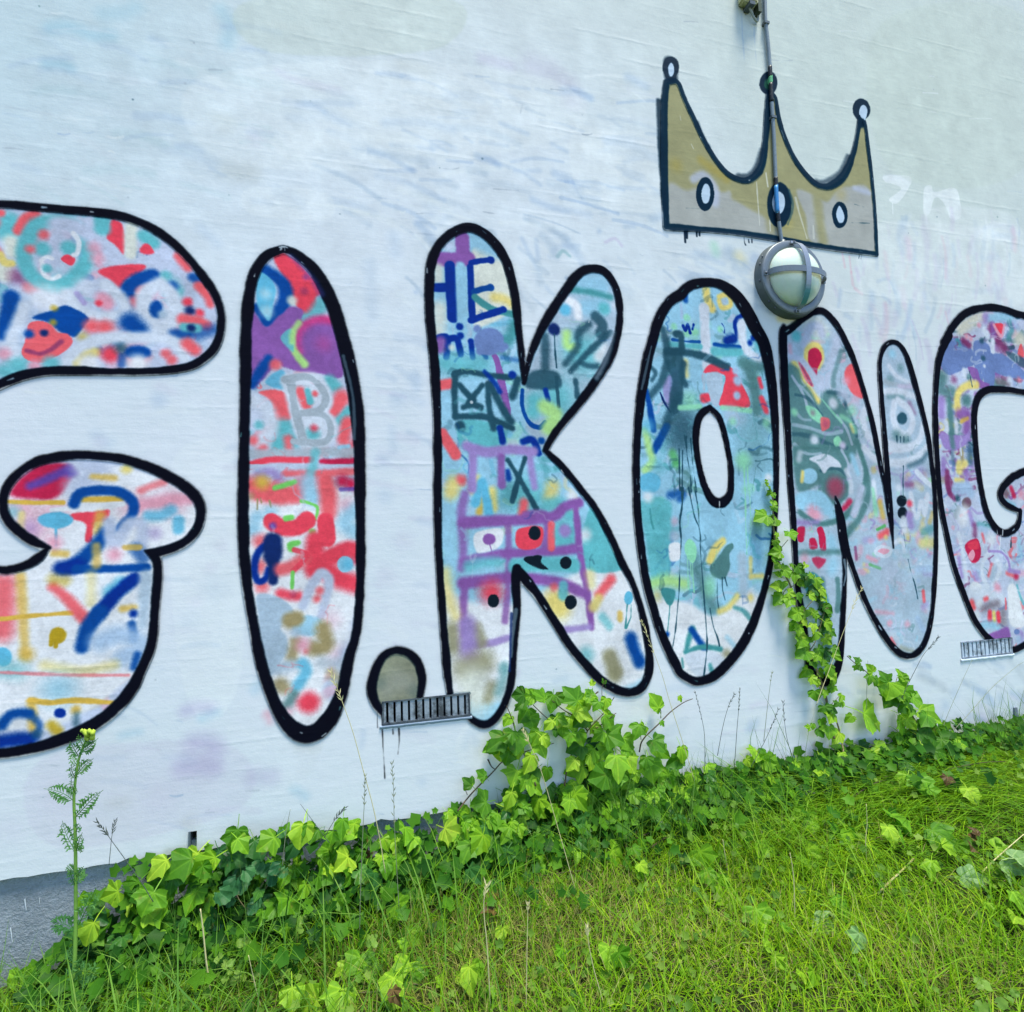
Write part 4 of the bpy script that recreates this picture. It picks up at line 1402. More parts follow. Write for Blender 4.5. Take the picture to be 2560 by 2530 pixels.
draw('''
F 2300 740 3.818
s wy 110 .6 .9 : 380,320 480,250 580,180
s sky 90 .5 .9 : 660,210 860,200
d lil 80 .6 .8 : 620,200
s mar 90 .6 .9 : 680,310 740,430 800,500
s pu 60 .6 .8 : 690,280 700,380
p red 10 1 : 710,270 790,270 780,370 750,350
s pink 30 .4 1 : 700,280 770,390 800,280
s teal 60 .5 .7 : 850,260 870,330 840,390
s buf 50 .5 .9 : 900,250 930,320
d wy 140 .5 .9 : 950,420
p cor 10 1 : 930,570 960,460 990,580
s lw 60 .5 1 : 610,330 640,390
s lw 50 .5 1 : 690,430 690,540
p vio 14 1 : 210,580 300,400 480,500 520,640 420,700 280,760 200,680
p vio 14 1 : 510,450 640,460 670,580 590,800 530,760
p vio 12 1 : 620,580 700,570 700,860 610,840
p vio 14 1 : 690,560 800,570 990,720 990,800 700,720
d dt 50 .5 .8 : 600,600 585,430
d lw 36 .4 1 : 610,670
s mar 60 .6 .95 : 410,430 460,470
s teal 40 .5 .7 : 350,420 370,470
d pink 44 .6 .9 : 440,390 480,410 560,280
p pu 10 .9 : 450,690 540,700 570,800 660,850 570,880
p dt 20 .7 : 820,530 990,600 990,690 880,620
s brn 60 .7 .7 : 740,820 830,840
d lw 60 .6 .8 : 850,800
d cor 50 .8 .6 : 940,800
s sl 120 .7 .85 : 210,780 200,900 300,920
d mar 70 .8 .7 : 320,800
s lw 46 .5 1 : 415,710 420,770
s yw 76 .4 1 : 530,850 440,860 370,920 350,1000 360,1090
s dt 9 .3 .9 : 465,720 480,800 495,870
d sl 120 .5 .95 : 440,1000
s lil 90 .5 .95 : 200,1000 200,1130
s sl 70 .6 .9 : 280,990 285,1140 300,1350
s pu 90 .6 .9 : 370,1130 440,1130 440,1300
s lw 44 .5 .95 : 245,1210 255,1290
s lw 40 .5 .95 : 340,1210 345,1300
d lw 36 .5 .9 : 200,1250
s orr 38 .5 .8 : 390,1200 450,1170
p lil 16 1 : 190,1310 290,1330 420,1330 470,1280 470,1380 400,1440 300,1480 220,1440
s sl 56 .6 .8 : 290,1320 310,1440
s dt 80 .7 .7 : 480,1430 470,1580
s tan 36 .6 .8 : 390,1480 410,1620
l lw 16 .4 .9 : 385,1460 390,1520
s dt 44 .8 .5 : 300,1500 320,1600
s lil 56 .6 .9 : 220,1560 215,1690
s yw 66 .5 .9 : 370,1600 370,1670 430,1600
d pu 60 .7 .7 : 430,1680
s mar 50 .5 .9 : 255,1680 255,1790 280,1880
s yw 46 .5 .9 : 340,1760 400,1770
s buf 110 .5 .9 : 350,1850 440,1850
F 2300 1200 3.977
s mar 50 .5 .9 : 275,40 290,130 340,190
s buf 100 .5 .9 : 360,90 460,70 500,130
d dt 60 .5 .9 : 370,185
e brn 46 54 14 1 : 458,232
d mar 60 .9 .4 : 470,220
s gry 56 .5 .9 : 380,280 350,360
d wh 120 .7 .9 : 420,400 440,320
s lil 60 .6 .8 : 490,330 520,440
s mar 60 .7 .7 : 540,450 540,550
s teal 60 .6 .6 : 580,440 680,460
s buf 60 .6 .9 : 600,480 650,500
p crim 12 1 : 440,660 500,600 570,590 600,680 590,790 520,830 470,760
p red 14 .7 : 470,640 560,600 580,680 500,700
p pink 10 1 : 470,750 520,690 545,750 510,810
s cor 34 .6 .8 : 615,540 635,620
d wh 120 .6 .8 : 700,600
s buf 80 .6 .8 : 330,600 340,680
s lw 46 .4 .9 : 380,540 430,760 460,1000
s lil 46 .6 .8 : 380,780 410,960
s lw 52 .4 1 : 690,720 620,820 620,960 670,1060
s lil 30 .5 .9 : 680,710 800,720 870,800 890,900
s lw 60 .5 1 : 760,800 790,900 720,1040
s cor 46 .6 .9 : 710,850 680,950
s gb 70 .5 .9 : 730,880 710,980
d crim 66 .6 .9 : 950,960
s cor 40 .7 .8 : 860,930 910,950
s lil 40 .6 .9 : 880,900 980,920
d lil 76 .8 .7 : 540,940 560,1000
e wh 60 60 24 1 : 550,1070
d pink 80 .7 .8 : 770,1090 760,1060
s lw 110 .6 .9 : 500,1130 650,1130 800,1180
s cor 60 .6 1 : 510,1220 530,1270
s cor 50 .6 1 : 640,1190 660,1180
d wh 90 .7 .9 : 590,1230 560,1350
s brn 80 .8 .7 : 620,1280 760,1230
d brn 110 .9 .6 : 820,1320 820,1420
s red 56 .5 1 : 690,1320 690,1400
s yw 40 .6 1 : 730,1320 735,1400
s red 50 .5 1 : 770,1330 780,1400
s sky 76 .6 .9 : 620,1450 700,1440 770,1480
p pu 24 .95 : 670,1540 780,1490 870,1460 900,1560 900,1640 700,1600
p wh 26 1 : 870,1060 940,1050 1000,1250 1040,1450 900,1450 870,1250
s tq 26 .6 .8 : 960,1050 1000,1180 1060,1300
s cor 26 .6 .8 : 845,1180 850,1280
e vio 32 32 8 1 : 958,1512
d buf 90 .7 .9 : 980,1590
d brn 90 .7 .9 : 850,130
s crim 46 .6 .9 : 900,80 930,160
d pink 80 .7 .9 : 1000,140
s sky 50 .6 .9 : 830,210 930,260
s sky 60 .6 .7 : 980,600 1000,780 930,800
''')
for key, fr, reg, cols, seed, n in (('I', (560, 580, 2.892), (180, 950, 950, 3400), ['lw', 'cor', 'lav', 'tq'], 61, 16), ('K', (1060, 540, 3.182), (80, 600, 1500, 2900), ['tq', 'dt', 'sky', 'lw', 'bl', 'lg'], 62, 34),
                                    ('O', (1560, 680, 3.471), (100, 150, 1300, 2900), ['lg', 'dt', 'sky', 'dt', 'bl', 'tq', 'sl'], 63, 56), ('N', (1930, 780, 3.47), (100, 60, 1450, 3300), ['lw', 'sl', 'gb', 'lil', 'sky'], 64, 44),
                                    ('G2', (2300, 740, 3.818), (130, 120, 1100, 3400), ['lw', 'lil', 'mar', 'vio', 'buf', 'wh'], 65, 50)):
    CLIP = full(LETTERS[key]['M'], LETTERS[key]['x0'], LETTERS[key]['y0'])
    scribbles(n, fr, reg, cols, 7, 20, 75, .4, seed, .3, .3)
# grit: the paint has caught on a rough wall
_in = np.zeros((NYp, NXp), np.float32)
for _k in LETTERS: _in = np.maximum(_in, full(LETTERS[_k]['M'], LETTERS[_k]['x0'], LETTERS[_k]['y0']))
_g = 1 + (GRAIN * 0.045 + value_noise(NYp, NXp, 5, 9) * 0.06 + value_noise(NYp, NXp, 40, 10) * 0.09) * (0.22 + 0.78 * _in)
PAINT *= _g[..., None].astype(np.float32)
del _g
CLIP = None
# ---- the crown
fill('crown', 'gold')
draw('''
F 1620 100 3.1817
p beige 40 .95 : 160,1150 300,1200 420,1180 640,1230 780,1330 930,1420 1040,1560 700,1530 170,1480
p beige 30 .95 : 1180,1200 1310,1230 1420,1290 1500,1200 1600,1170 1760,1200 1800,1680 1500,1650 1290,1600 1250,1400
s gold 80 .6 .9 : 1340,1250 1360,1420 1390,1600
s gold 60 .6 .9 : 690,1250 800,1290
s oc 60 .8 .30 : 480,1000 620,1110 420,960
s gold 90 .7 .8 : 960,1200 980,1500
d oc 90 .9 .25 : 1100,1450 1530,1230 220,1000
s beige 40 .6 .8 : 560,1280 640,1220
l cr 10 .4 .7 : 860,1130 870,1280 885,1480
l cr 12 .4 .8 : 935,1060 950,1170
l cr 12 .4 .7 : 965,1440 970,1520
l cr 16 .5 .6 : 1170,1260 1200,1380 1260,1580
l cr 12 .5 .6 : 1310,1480 1315,1580
l dt 4 .4 .7 : 1640,1310 1715,1332
l dt 3 .4 .6 : 1590,1455 1760,1460
l dt 3 .4 .4 : 300,1340 480,1350
s lav 60 .6 .8 : 360,1110 440,1080 530,1180 530,1300
s lav 40 .6 .7 : 1640,1180 1760,1220
s cr 8 .4 .6 : 340,830 360,870
s cr 6 .4 .5 : 250,600 258,640
''')
CLIP = None
# ---- black outlines
for key, a in (('crown', .97), ('G1', 1), ('I', 1), ('dot', 1), ('K', 1), ('O', 1), ('Oin', 1), ('N', 1), ('G2', 1)):
    L = LETTERS[key]
    lay((L['D'], L['x0'], L['y0']), PAL['k2' if key == 'crown' else 'k'], 3.4, a, 0.8)
# second passes of the can: navy and grey edges, the crown's knobs and jewels, drips
draw('''
F 1620 100 3.1817
s k2 40 .4 .9 : 85,490 90,700 105,950 120,1250 150,1470
s k2 34 .5 .8 : 390,660 430,760 480,850
s k2 40 .5 .8 : 905,880 860,1010 800,1080 720,1085
s k2 40 .5 .7 : 1590,930 1520,1060 1400,1130 1340,1130
e k2 66 90 6 1 : 180,220
s k2 110 .2 1 : 178,190 180,290
e gem 25 56 4 1 : 183,238
e k2 74 96 6 1 : 957,345
e lg 24 38 5 .95 : 968,330
e grn 30 44 14 .4 : 950,350
e k2 70 88 6 1 : 1697,555
s k2 60 .3 1 : 1690,600 1690,670
e gem 32 56 4 1 : 1712,575
p gem 3 1 : 1690,560 1740,590 1722,645 1700,610
e k2 72 132 5 1 : 453,1230
e gem 34 80 4 1 : 457,1226
e k2 96 182 10 1 : 1042,1315
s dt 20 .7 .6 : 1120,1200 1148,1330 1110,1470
e gem 48 92 4 1 : 1036,1300
e k2 64 106 5 1 : 1523,1395
p gem 3 1 : 1520,1320 1560,1400 1545,1455 1510,1450 1493,1390
l k2 10 .2 1 : 290,1520 294,1608
l k2 9 .2 1 : 308,1520 307,1575
l k2 9 .2 1 : 385,1525 386,1562
l k2 9 .2 1 : 408,1525 409,1556
s k2 8 .2 1 : 762,1570 766,1610 775,1632
l k2 8 .2 1 : 798,1590 802,1612
l k2 8 .2 1 : 824,1585 825,1612
l k2 8 .2 .8 : 1680,1715 1675,1740
l k2 8 .2 .8 : 1697,1718 1692,1745
F 1750 500 4.83
e wy 60 34 16 .5 : 1010,1440
s yw 60 .9 .55 : 950,1440 1040,1470 1120,1440
s k 60 .4 1 : 1010,1530 1000,1690
F 850 1680 2.2453
l k 9 .2 1 : 207,230 209,315
l k 10 .2 1 : 232,240 240,420 250,598
l k 9 .2 1 : 328,318 331,390 323,463
l k 8 .2 1 : 295,322 296,350
s gry 12 .5 .6 : 240,300 480,285 720,255
F 1700 840 2.2453
l k 6 .2 .9 : 215,925 219,968
l wh 6 .3 .9 : 218,930 219,970
l dt 6 .2 1 : 1857,1120 1854,1185
l wh 8 .3 .9 : 1797,1120 1792,1200
l wh 6 .3 .8 : 1775,1090 1778,1110
l wh 6 .3 .8 : 1808,1090 1806,1120
s gb 16 .5 .55 : 918,1260 928,1330 915,1400
F 850 840 2.2453
s gb 22 .5 .45 : 985,1540 965,1700 958,1800
s nav 16 .6 .8 : 960,1560 950,1880
s gb 12 .4 .35 : 1745,60 1690,300
F 560 580 2.892
s bp 40 .7 .35 : 480,180 620,320 700,450
s gb 20 .7 .35 : 860,900 930,1200 940,1500
F 1060 540 3.182
s gb 40 .7 .5 : 1500,930 1440,1150 1370,1290
''')
# ---- chips in the black where older paint shows through
_r = random.Random(4)
for key, n in (('K', 26), ('O', 30), ('N', 34), ('I', 8), ('G1', 6), ('crown', 10), ('G2', 10)):
    P, W = chain(OUTLINES.get(key, CROWN))
    for _ in range(n):
        i = _r.randrange(len(P)); a = _r.uniform(0, 6.28); L = _r.uniform(1, 9)
        c = P[i] + np.array([math.cos(a), math.sin(a)]) * W[i] * _r.uniform(0, 1.0)
        d = P[(i + 1) % len(P)] - P[i]; d = d / (np.linalg.norm(d) + 1e-6)
        Q = np.array([c, c + d * L + np.array([_r.uniform(-1, 1), _r.uniform(-1, 1)])])
        lay(line_sdf(Q, np.array([_r.uniform(.4, 1.3), .4]), 5), PAL[_r.choice(['wh', 'gb', 'gry', 'sl'])], 1.5, _r.uniform(.4, .9), 0.7)
_fr = (560, 580, 2.892)
draw('''
F 560 580 2.892
s gry 12 .2 1 : 400,115 415,125 405,135
s gry 16 .2 1 : 415,112 440,112 460,120
l gry 10 .2 1 : 435,115 438,140
F 1060 540 3.182
l wh 12 .2 1 : 835,1085 840,1100
s gb 10 .2 1 : 795,1130 800,1155 820,1168
l wh 7 .2 1 : 1310,830 1308,850
l wh 8 .2 1 : 1158,1235 1162,1250
d wh 22 .4 .8 : 375,1485
''')
# ------------------------------------------------------------------ the wall's paint becomes one picture in wall metres
W_REF = s2l(PAL['W'])                        # what a white stretch of the wall looks like in the photograph ...
W_ALB = np.array([0.70, 0.718, 0.735])         # ... and the white paint's own colour
cov = np.maximum(COVER, 1e-4)
alb = s2l(np.clip(np.where(COVER[..., None] > 1e-3, PAINT / cov[..., None], PAL['W']), 0, 255)) / W_REF * W_ALB
_img = bpy.data.images.new('wall_paint', NXp, NYp, alpha=True, float_buffer=False)
_img.alpha_mode = 'STRAIGHT'
_px = np.empty((NYp, NXp, 4), np.float32)
_px[..., :3] = l2s(np.clip(alb, 0.004, 0.88)); _fx = np.clip(np.minimum(np.arange(NXp), NXp - 1 - np.arange(NXp)) / (0.22 * RES), 0, 1); _fy = np.clip((NYp - 1 - np.arange(NYp)) / (0.12 * RES), 0, 1)
_px[..., 3] = COVER * np.where(_in > 0, 1, _fx[None, :] * _fy[:, None])
_img.pixels.foreach_set(_px.ravel()); _img.update()
try: _img.pack()
except RuntimeError: pass
del _px, alb, cov

def wall_material(name, gloss=0.7, spec=0.06):
    t = NT(name); p = t.pos()
    sep = t.node('ShaderNodeSeparateXYZ', i_0=p); X, Y, Z = sep.outputs
    # painted brickwork under many coats: faint courses, slurry strokes, grain
    uv = t.node('ShaderNodeCombineXYZ', i_0=t.math('DIVIDE', t.math('SUBTRACT', X, TX0), TX1 - TX0), i_1=t.math('DIVIDE', t.math('SUBTRACT', Z, TZ0), TZ1 - TZ0)).outputs[0]
    im = t.node('ShaderNodeTexImage', image=_img, interpolation='Cubic', extension='CLIP'); t.l.new(uv, im.inputs['Vector'])
    sc = t.node('ShaderNodeMapping'); t.l.new(p, sc.inputs[0]); sc.inputs['Scale'].default_value = (0.16, 1, 1)
    streak = t.noise(sc.outputs[0], 55, 5, 0.62)
    blotch = t.noise(p, 2.3, 5, 0.6); fine = t.noise(p, 260, 3, 0.6); mid = t.noise(p, 24, 4, 0.6)
    white = t.mix(t.maprange(blotch, 0.38, 0.66), (0.67, 0.70, 0.72), (0.72, 0.715, 0.75))
    white = t.mix(t.maprange(streak, 0.52, 0.72, 0.0, 0.16), white, (0.60, 0.65, 0.67))
    zt = t.maprange(Z, 1.35, 2.3, 0.0, 0.38)
    white = t.mix(t.math('MULTIPLY', zt, t.maprange(blotch, 0.3, 0.6, 0.55, 1.0)), white, (0.64, 0.70, 0.63))
    col = t.mix(im.outputs['Alpha'], white, im.outputs['Color'])
    col = t.mix(t.maprange(fine, 0.2, 0.8, 0.0, 0.16), col, t.mix(1.0, col, (0.72, 0.72, 0.72), 'MULTIPLY'))
    # courses: a shallow ridge every 66.7 mm, broken up so that only pieces of it show
    wob = t.math('MULTIPLY', t.math('SUBTRACT', mid, 0.5), 0.012)
    ph = t.math('FRACT', t.math('DIVIDE', t.math('ADD', Z, wob), 0.0667))
    ridge = t.math('SUBTRACT', 1.0, t.math('MINIMUM', t.math('MULTIPLY', t.math('ABSOLUTE', t.math('SUBTRACT', ph, 0.5)), 9.0), 1.0))
    sc2 = t.node('ShaderNodeMapping'); t.l.new(p, sc2.inputs[0]); sc2.inputs['Scale'].default_value = (0.35, 1, 1.3)
    msk = t.maprange(t.noise(sc2.outputs[0], 7.5, 4, 0.6), 0.48, 0.66)
    h = t.math('MULTIPLY', t.math('MULTIPLY', ridge, msk), 0.40)
    h = t.math('MULTIPLY_ADD', streak, 0.45, h)
    h = t.math('MULTIPLY_ADD', mid, 0.75, h)
    h = t.math('MULTIPLY_ADD', fine, 0.16, h)
    nm = t.bump(h, 0.34, 0.0028)
    return t.done(t.principled(col, gloss, 0, nm, spec))

M_WALL = wall_material('painted_wall')
M_PAINT = wall_material('spray_paint', 0.8, 0.02)

def plinth_material():
    t = NT('cement_plinth'); p = t.pos()
    n = t.noise(p, 5, 6, 0.65); f = t.noise(p, 120, 4, 0.7)
    c = t.ramp(n, [(0.3, (0.20, 0.23, 0.26)), (0.55, (0.32, 0.355, 0.395)), (0.75, (0.44, 0.475, 0.51))])
    c = t.mix(t.maprange(f, 0.3, 0.7, 0, 0.45), c, (0.15, 0.16, 0.165))
    return t.done(t.principled(c, 0.85, 0, t.bump(t.math('MULTIPLY_ADD', f, 0.9, n), 0.8, 0.006), 0.1))
M_PLINTH = plinth_material()
M_DARK = simple_mat('dark_cavity', (14, 16, 20), 0.9)

# ------------------------------------------------------------------ wall
V1 = (0.102, 0.330, 0.2325, 0.2935)      # air vents: x0, x1, z0, z1
V2 = (2.052, 2.292, 0.2420, 0.3000)
W1 = (on_wall(476, 2100)[0], on_wall(492, 2100)[0], -0.002, on_wall(484, 2078)[2])   # open joint just above the plinth
W2 = (on_wall(2534, 1790)[0], on_wall(2541, 1790)[0], -0.002, on_wall(2536, 1768)[2])
XA, XB, ZTOP = -6.0, 10.0, 4.4
def wall_mesh():
    r = random.Random(3)
    cuts = sorted([V1, V2, W1], key=lambda q: q[0])
    parts = []
    z0 = 0.02
    def rect(x0, x1, za, zb, y=0.0):
        parts.append(([(x0, y, za), (x1, y, za), (x1, y, zb), (x0, y, zb)], [(0, 1, 2, 3)]))
    x = XA
    for c in cuts:
        rect(x, c[0], z0, ZTOP)
        if c[2] > z0: rect(c[0], c[1], z0, c[2])
        rect(c[0], c[1], c[3], ZTOP)
        # reveal of the opening
        a, b, e, f = c; e = max(e, -0.002); d = 0.035
        v = [(a, 0, e), (b, 0, e), (b, 0, f), (a, 0, f), (a, d, e), (b, d, e), (b, d, f), (a, d, f)]
        parts.append((v, [(0, 4, 5, 1), (1, 5, 6, 2), (2, 6, 7, 3), (3, 7, 4, 0)]))
        x = c[1]
    rect(x, XB, z0, ZTOP)
    # ragged lower edge of the paint, a little proud of the plinth
    xs = list(np.arange(XA, XB, 0.024)) + [XB]
    zz = [-0.002 + r.uniform(-0.0022, 0.0022) + (r.uniform(0.002, 0.008) if r.random() < 0.08 else 0) for q in xs]
    for i in range(len(xs) - 1):
        a, b = xs[i], xs[i + 1]
        if a < W1[1] and b > W1[0]:
            if a < W1[0]: parts.append(([(a, 0, zz[i]), (W1[0], 0, zz[i]), (W1[0], 0, z0), (a, 0, z0)], [(0, 1, 2, 3)]))
            if b > W1[1]: parts.append(([(W1[1], 0, zz[i + 1]), (b, 0, zz[i + 1]), (b, 0, z0), (W1[1], 0, z0)], [(0, 1, 2, 3)]))
            continue
        parts.append(([(a, 0, zz[i]), (b, 0, zz[i + 1]), (b, 0, z0), (a, 0, z0)], [(0, 1, 2, 3)]))
        parts.append(([(a, 0, zz[i]), (a, 0.02, zz[i]), (b, 0.02, zz[i + 1]), (b, 0, zz[i + 1])], [(0, 1, 2, 3)]))
    # ends, top, back
    parts.append(([(XA, 0, z0), (XA, 0.36, z0), (XA, 0.36, ZTOP), (XA, 0, ZTOP)], [(0, 3, 2, 1)]))
    parts.append(([(XB, 0, z0), (XB, 0.36, z0), (XB, 0.36, ZTOP), (XB, 0, ZTOP)], [(0, 1, 2, 3)]))
    parts.append(([(XA, 0, ZTOP), (XB, 0, ZTOP), (XB, 0.36, ZTOP), (XA, 0.36, ZTOP)], [(0, 1, 2, 3)]))
    parts.append(([(XA, 0.36, z0), (XB, 0.36, z0), (XB, 0.36, ZTOP), (XA, 0.36, ZTOP)], [(0, 3, 2, 1)]))
    return merge(parts)
v, f = wall_mesh()
WALL = tag(mesh_obj('wall', v, f, M_WALL), 'long white painted wall covered with the graffiti letters GI.KONG', 'wall', kind='thing')
v, f = box(XA - 0.02, XB + 0.02, 0.011, 0.37, -0.9, 0.018)
_pl = mesh_obj('plinth', v, f, M_PLINTH, WALL)
_pl['label'] = 'bare grey cement plinth below the white paint'
# white runs and splashes of paint on the plinth
parts = []
for (a, b, w) in (((60, 1435), (70, 1515), 5), ((140, 1275), (148, 1335), 6), ((222, 1270), (224, 1305), 3)):
    p, q = on_wall(a[0] / 2.2453, 1680 + a[1] / 2.2453, -0.0105), on_wall(b[0] / 2.2453, 1680 + b[1] / 2.2453, -0.0105)
    h = w / 2.2453 / 1150 / 2
    parts.append(([(p[0] - h, 0.0098, p[2]), (p[0] + h, 0.0098, p[2] + 0.002), (q[0] + h * .5, 0.0098, q[2]), (q[0] - h * .3, 0.0098, q[2] - .001)], [(3, 2, 1, 0)]))
M_WHITE = simple_mat('white_paint', (214, 218, 222), 0.6)
v, f = merge(parts)
mesh_obj('paint_splash', v, f, M_WHITE, WALL)

def holes(A):
    for (a, b, e, g) in (V1, V2, W1):
        A[int((e - TZ0) * RES):int((g - TZ0) * RES) + 1, int((a - TX0) * RES):int((b - TX0) * RES) + 1] = False
    return A

def sheet(name, field, x0, y0, y, parent):
    """the region where field < 0 as a thin sheet (marching squares, about 8 mm cells)"""
    st = 5
    Fd = field[::st, ::st]
    H, Wd = Fd.shape
    vid = {}; V = []; Fc = []
    def vert(key, px, py):
        if key not in vid:
            vid[key] = len(V)
            V.append((TX0 + (x0 + px * st + 0.5) / RES, y, TZ0 + (y0 + py * st + 0.5) / RES))
        return vid[key]
    for j in range(H - 1):
        row = Fd[j:j + 2]
        idx = np.nonzero((row.min(0)[:-1] < 0) | (row.min(0)[1:] < 0))[0]
        for i in idx:
            c = [(i, j, Fd[j, i]), (i + 1, j, Fd[j, i + 1]), (i + 1, j + 1, Fd[j + 1, i + 1]), (i, j + 1, Fd[j + 1, i])]
            poly_ = []
            for k in range(4):
                a, b = c[k], c[(k + 1) % 4]
                if a[2] < 0: poly_.append(vert((a[0], a[1]), a[0], a[1]))
                if (a[2] < 0) != (b[2] < 0):
                    t = a[2] / (a[2] - b[2]); t = min(0.98, max(0.02, t))
                    key = tuple(sorted(((a[0], a[1]), (b[0], b[1]))))
                    poly_.append(vert(key, a[0] + (b[0] - a[0]) * t, a[1] + (b[1] - a[1]) * t))
            if len(poly_) >= 3: Fc.append(tuple(poly_))
    if not Fc: return None
    o = mesh_obj(name, V, Fc, M_PAINT, parent)
    return o

def letter(key, name, label, olabel, extra=None):
    L = LETTERS[key]; D = L['D']; M = L['M']; x0, y0 = L['x0'], L['y0']; h, w = D.shape
    ok = holes(np.ones((NYp, NXp), bool))[y0:y0 + h, x0:x0 + w]
    if extra is not None:
        E = full((LETTERS[extra]['D'] < 0).astype(np.float32), LETTERS[extra]['x0'], LETTERS[extra]['y0'])[y0:y0 + h, x0:x0 + w] > 0
        D = np.where(E, -4.0, D)
    fillf = np.where(M & ok & (D > -2), -np.maximum(D, 0.0) - 0.6, np.abs(D) + 0.6)
    outf = np.where(ok, D, 5.0)
    o = sheet(name, fillf, x0, y0, -0.0012, WALL)
    o['label'] = label
    q = sheet('letter_outline' if 'letter' in name else 'outline', outf, x0, y0, -0.0022, o)
    return o
letter('G1', 'painted_letter', 'painted letter G in red, turquoise and blue, cut off by the left edge', '')
letter('I', 'painted_letter', 'painted letter I, narrow, red and purple', '')
letter('dot', 'painted_full_stop', 'grey painted full stop between I and K', '')
letter('K', 'painted_letter', 'painted letter K in sky blue and purple', '')
letter('O', 'painted_letter', 'painted letter O under the lamp, blue with black drips', '', 'Oin')
letter('N', 'painted_letter', 'painted letter N with a teal face, behind the climbing ivy', '')
letter('G2', 'painted_letter', 'painted letter G in violet, cut off by the right edge', '')
letter('crown', 'painted_crown', 'ochre painted crown with three points', '')

# ------------------------------------------------------------------ air vents and open joints in the wall
def vent(c, n, frame_rgb, bar_rgb, label, drip):
    x0, x1, z0, z1 = c
    def spilled(nm, a, b, lo, hi):
        t = NT(nm); p = t.pos(); n = t.noise(p, 22, 5, .65)
        return t.done(t.principled(t.ramp(n, [(lo, tuple(s2l(a))), (hi, tuple(s2l(b)))]), 0.6, 0, t.bump(t.noise(p, 140, 3), .3, .002), .3))
    mf = spilled('vent_frame', frame_rgb, (46, 54, 66), .42, .62)
    mb = spilled('vent_bar', bar_rgb, tuple(q * .45 for q in bar_rgb), .46, .62)
    t = 0.0045
    P = []
    ya, yb = -0.0022, 0.028
    P.append(box(x0 + .0006, x1 - .0006, ya, yb, z1 - t, z1 - .0006)); P.append(box(x0 + .0006, x1 - .0006, ya - .001, yb, z0 + .0006, z0 + t * 1.3))
    P.append(box(x0 + .0006, x0 + t, ya + .0005, yb - .001, z0 + t * 1.3, z1 - t)); P.append(box(x1 - t, x1 - .0006, ya + .0005, yb - .001, z0 + t * 1.3, z1 - t))
    v, f = merge(P)
    o = mesh_obj('air_vent', v, f, mf, WALL); o['label'] = label
    v, f = box(x0 + .001, x1 - .001, 0.029, 0.0335, z0 + .001, z1 - .001)
    mesh_obj('vent_backing', v, f, M_DARK, o)
    p = (x1 - x0 - 2 * t) / n
    me = None
    for i in range(n + 1):
        w = p * 0.335
        xc = x0 + t + p * i
        a, b = max(x0 + t + .0003, xc - w), min(x1 - t - .0003, xc + w)
        v, f = box(a, b, -0.0008, 0.014, z0 + t * 1.3 + .0003, z1 - t - .0003)
        mesh_obj('bar', v, f, mb, o)
    # paint and mortar lip under the grille
    r = random.Random(int(x0 * 100)); V, Fc = [], []
    xs = np.linspace(x0 - 0.006, x1 + 0.004, 26)
    for i, x in enumerate(xs):
        d = drip * (0.5 + r.random())
        V += [(x, -0.0008, z0 + 0.001), (x, -0.0042, z0 - 0.001), (x, -0.003, z0 - 0.003 - d), (x, -0.0005, z0 - 0.007 - d)]
        if i:
            for k in range(3): Fc.append((4 * i - 4 + k, 4 * i + k, 4 * i + k + 1, 4 * i - 3 + k))
    lip = mesh_obj('mortar_lip', V, Fc, simple_mat('lip', (138, 154, 172) if drip < .003 else (206, 214, 224), 0.6, bump=.003), o, True)
    return o
vent(V1, 12, (84, 92, 98), (142, 152, 162), 'grey air vent grille under the full stop and the letter K', 0.0015)
vent(V2, 12, (150, 160, 176), (190, 202, 216), 'white painted air vent grille under the right letter G', 0.004)
v, f = box(W1[0] + .0005, W1[1] - .0005, 0.022, 0.034, -0.002, W1[3] - .0005)
mesh_obj('open_joint', v, f, M_DARK, WALL)
v, f = merge([box(W1[0] - .0035, W1[0] + .0003, -0.004, 0.02, 0.0, W1[3] + .001)])
mesh_obj('joint_sleeve', v, f, simple_mat('sleeve', (90, 100, 108), 0.5), WALL)
v, f = box(W2[0], W2[1], -0.006, 0.004, -0.004, W2[3])
mesh_obj('joint_sleeve', v, f, simple_mat('sleeve_grey', (110, 116, 134), 0.6), WALL)

# ------------------------------------------------------------------ bulkhead lamp
def lathe(prof, n=48):
    """profile (radius, depth from the wall) turned about the y axis"""
    V, Fc = [], []
    for (r, d) in prof:
        for k in range(n):
            a = 2 * math.pi * k / n
            V.append((r * math.cos(a), -d, r * math.sin(a)))
    m = len(prof)
    for i in range(m - 1):
        for k in range(n):
            Fc.append((i * n + k, i * n + (k + 1) % n, (i + 1) * n + (k + 1) % n, (i + 1) * n + k))
    return V, Fc

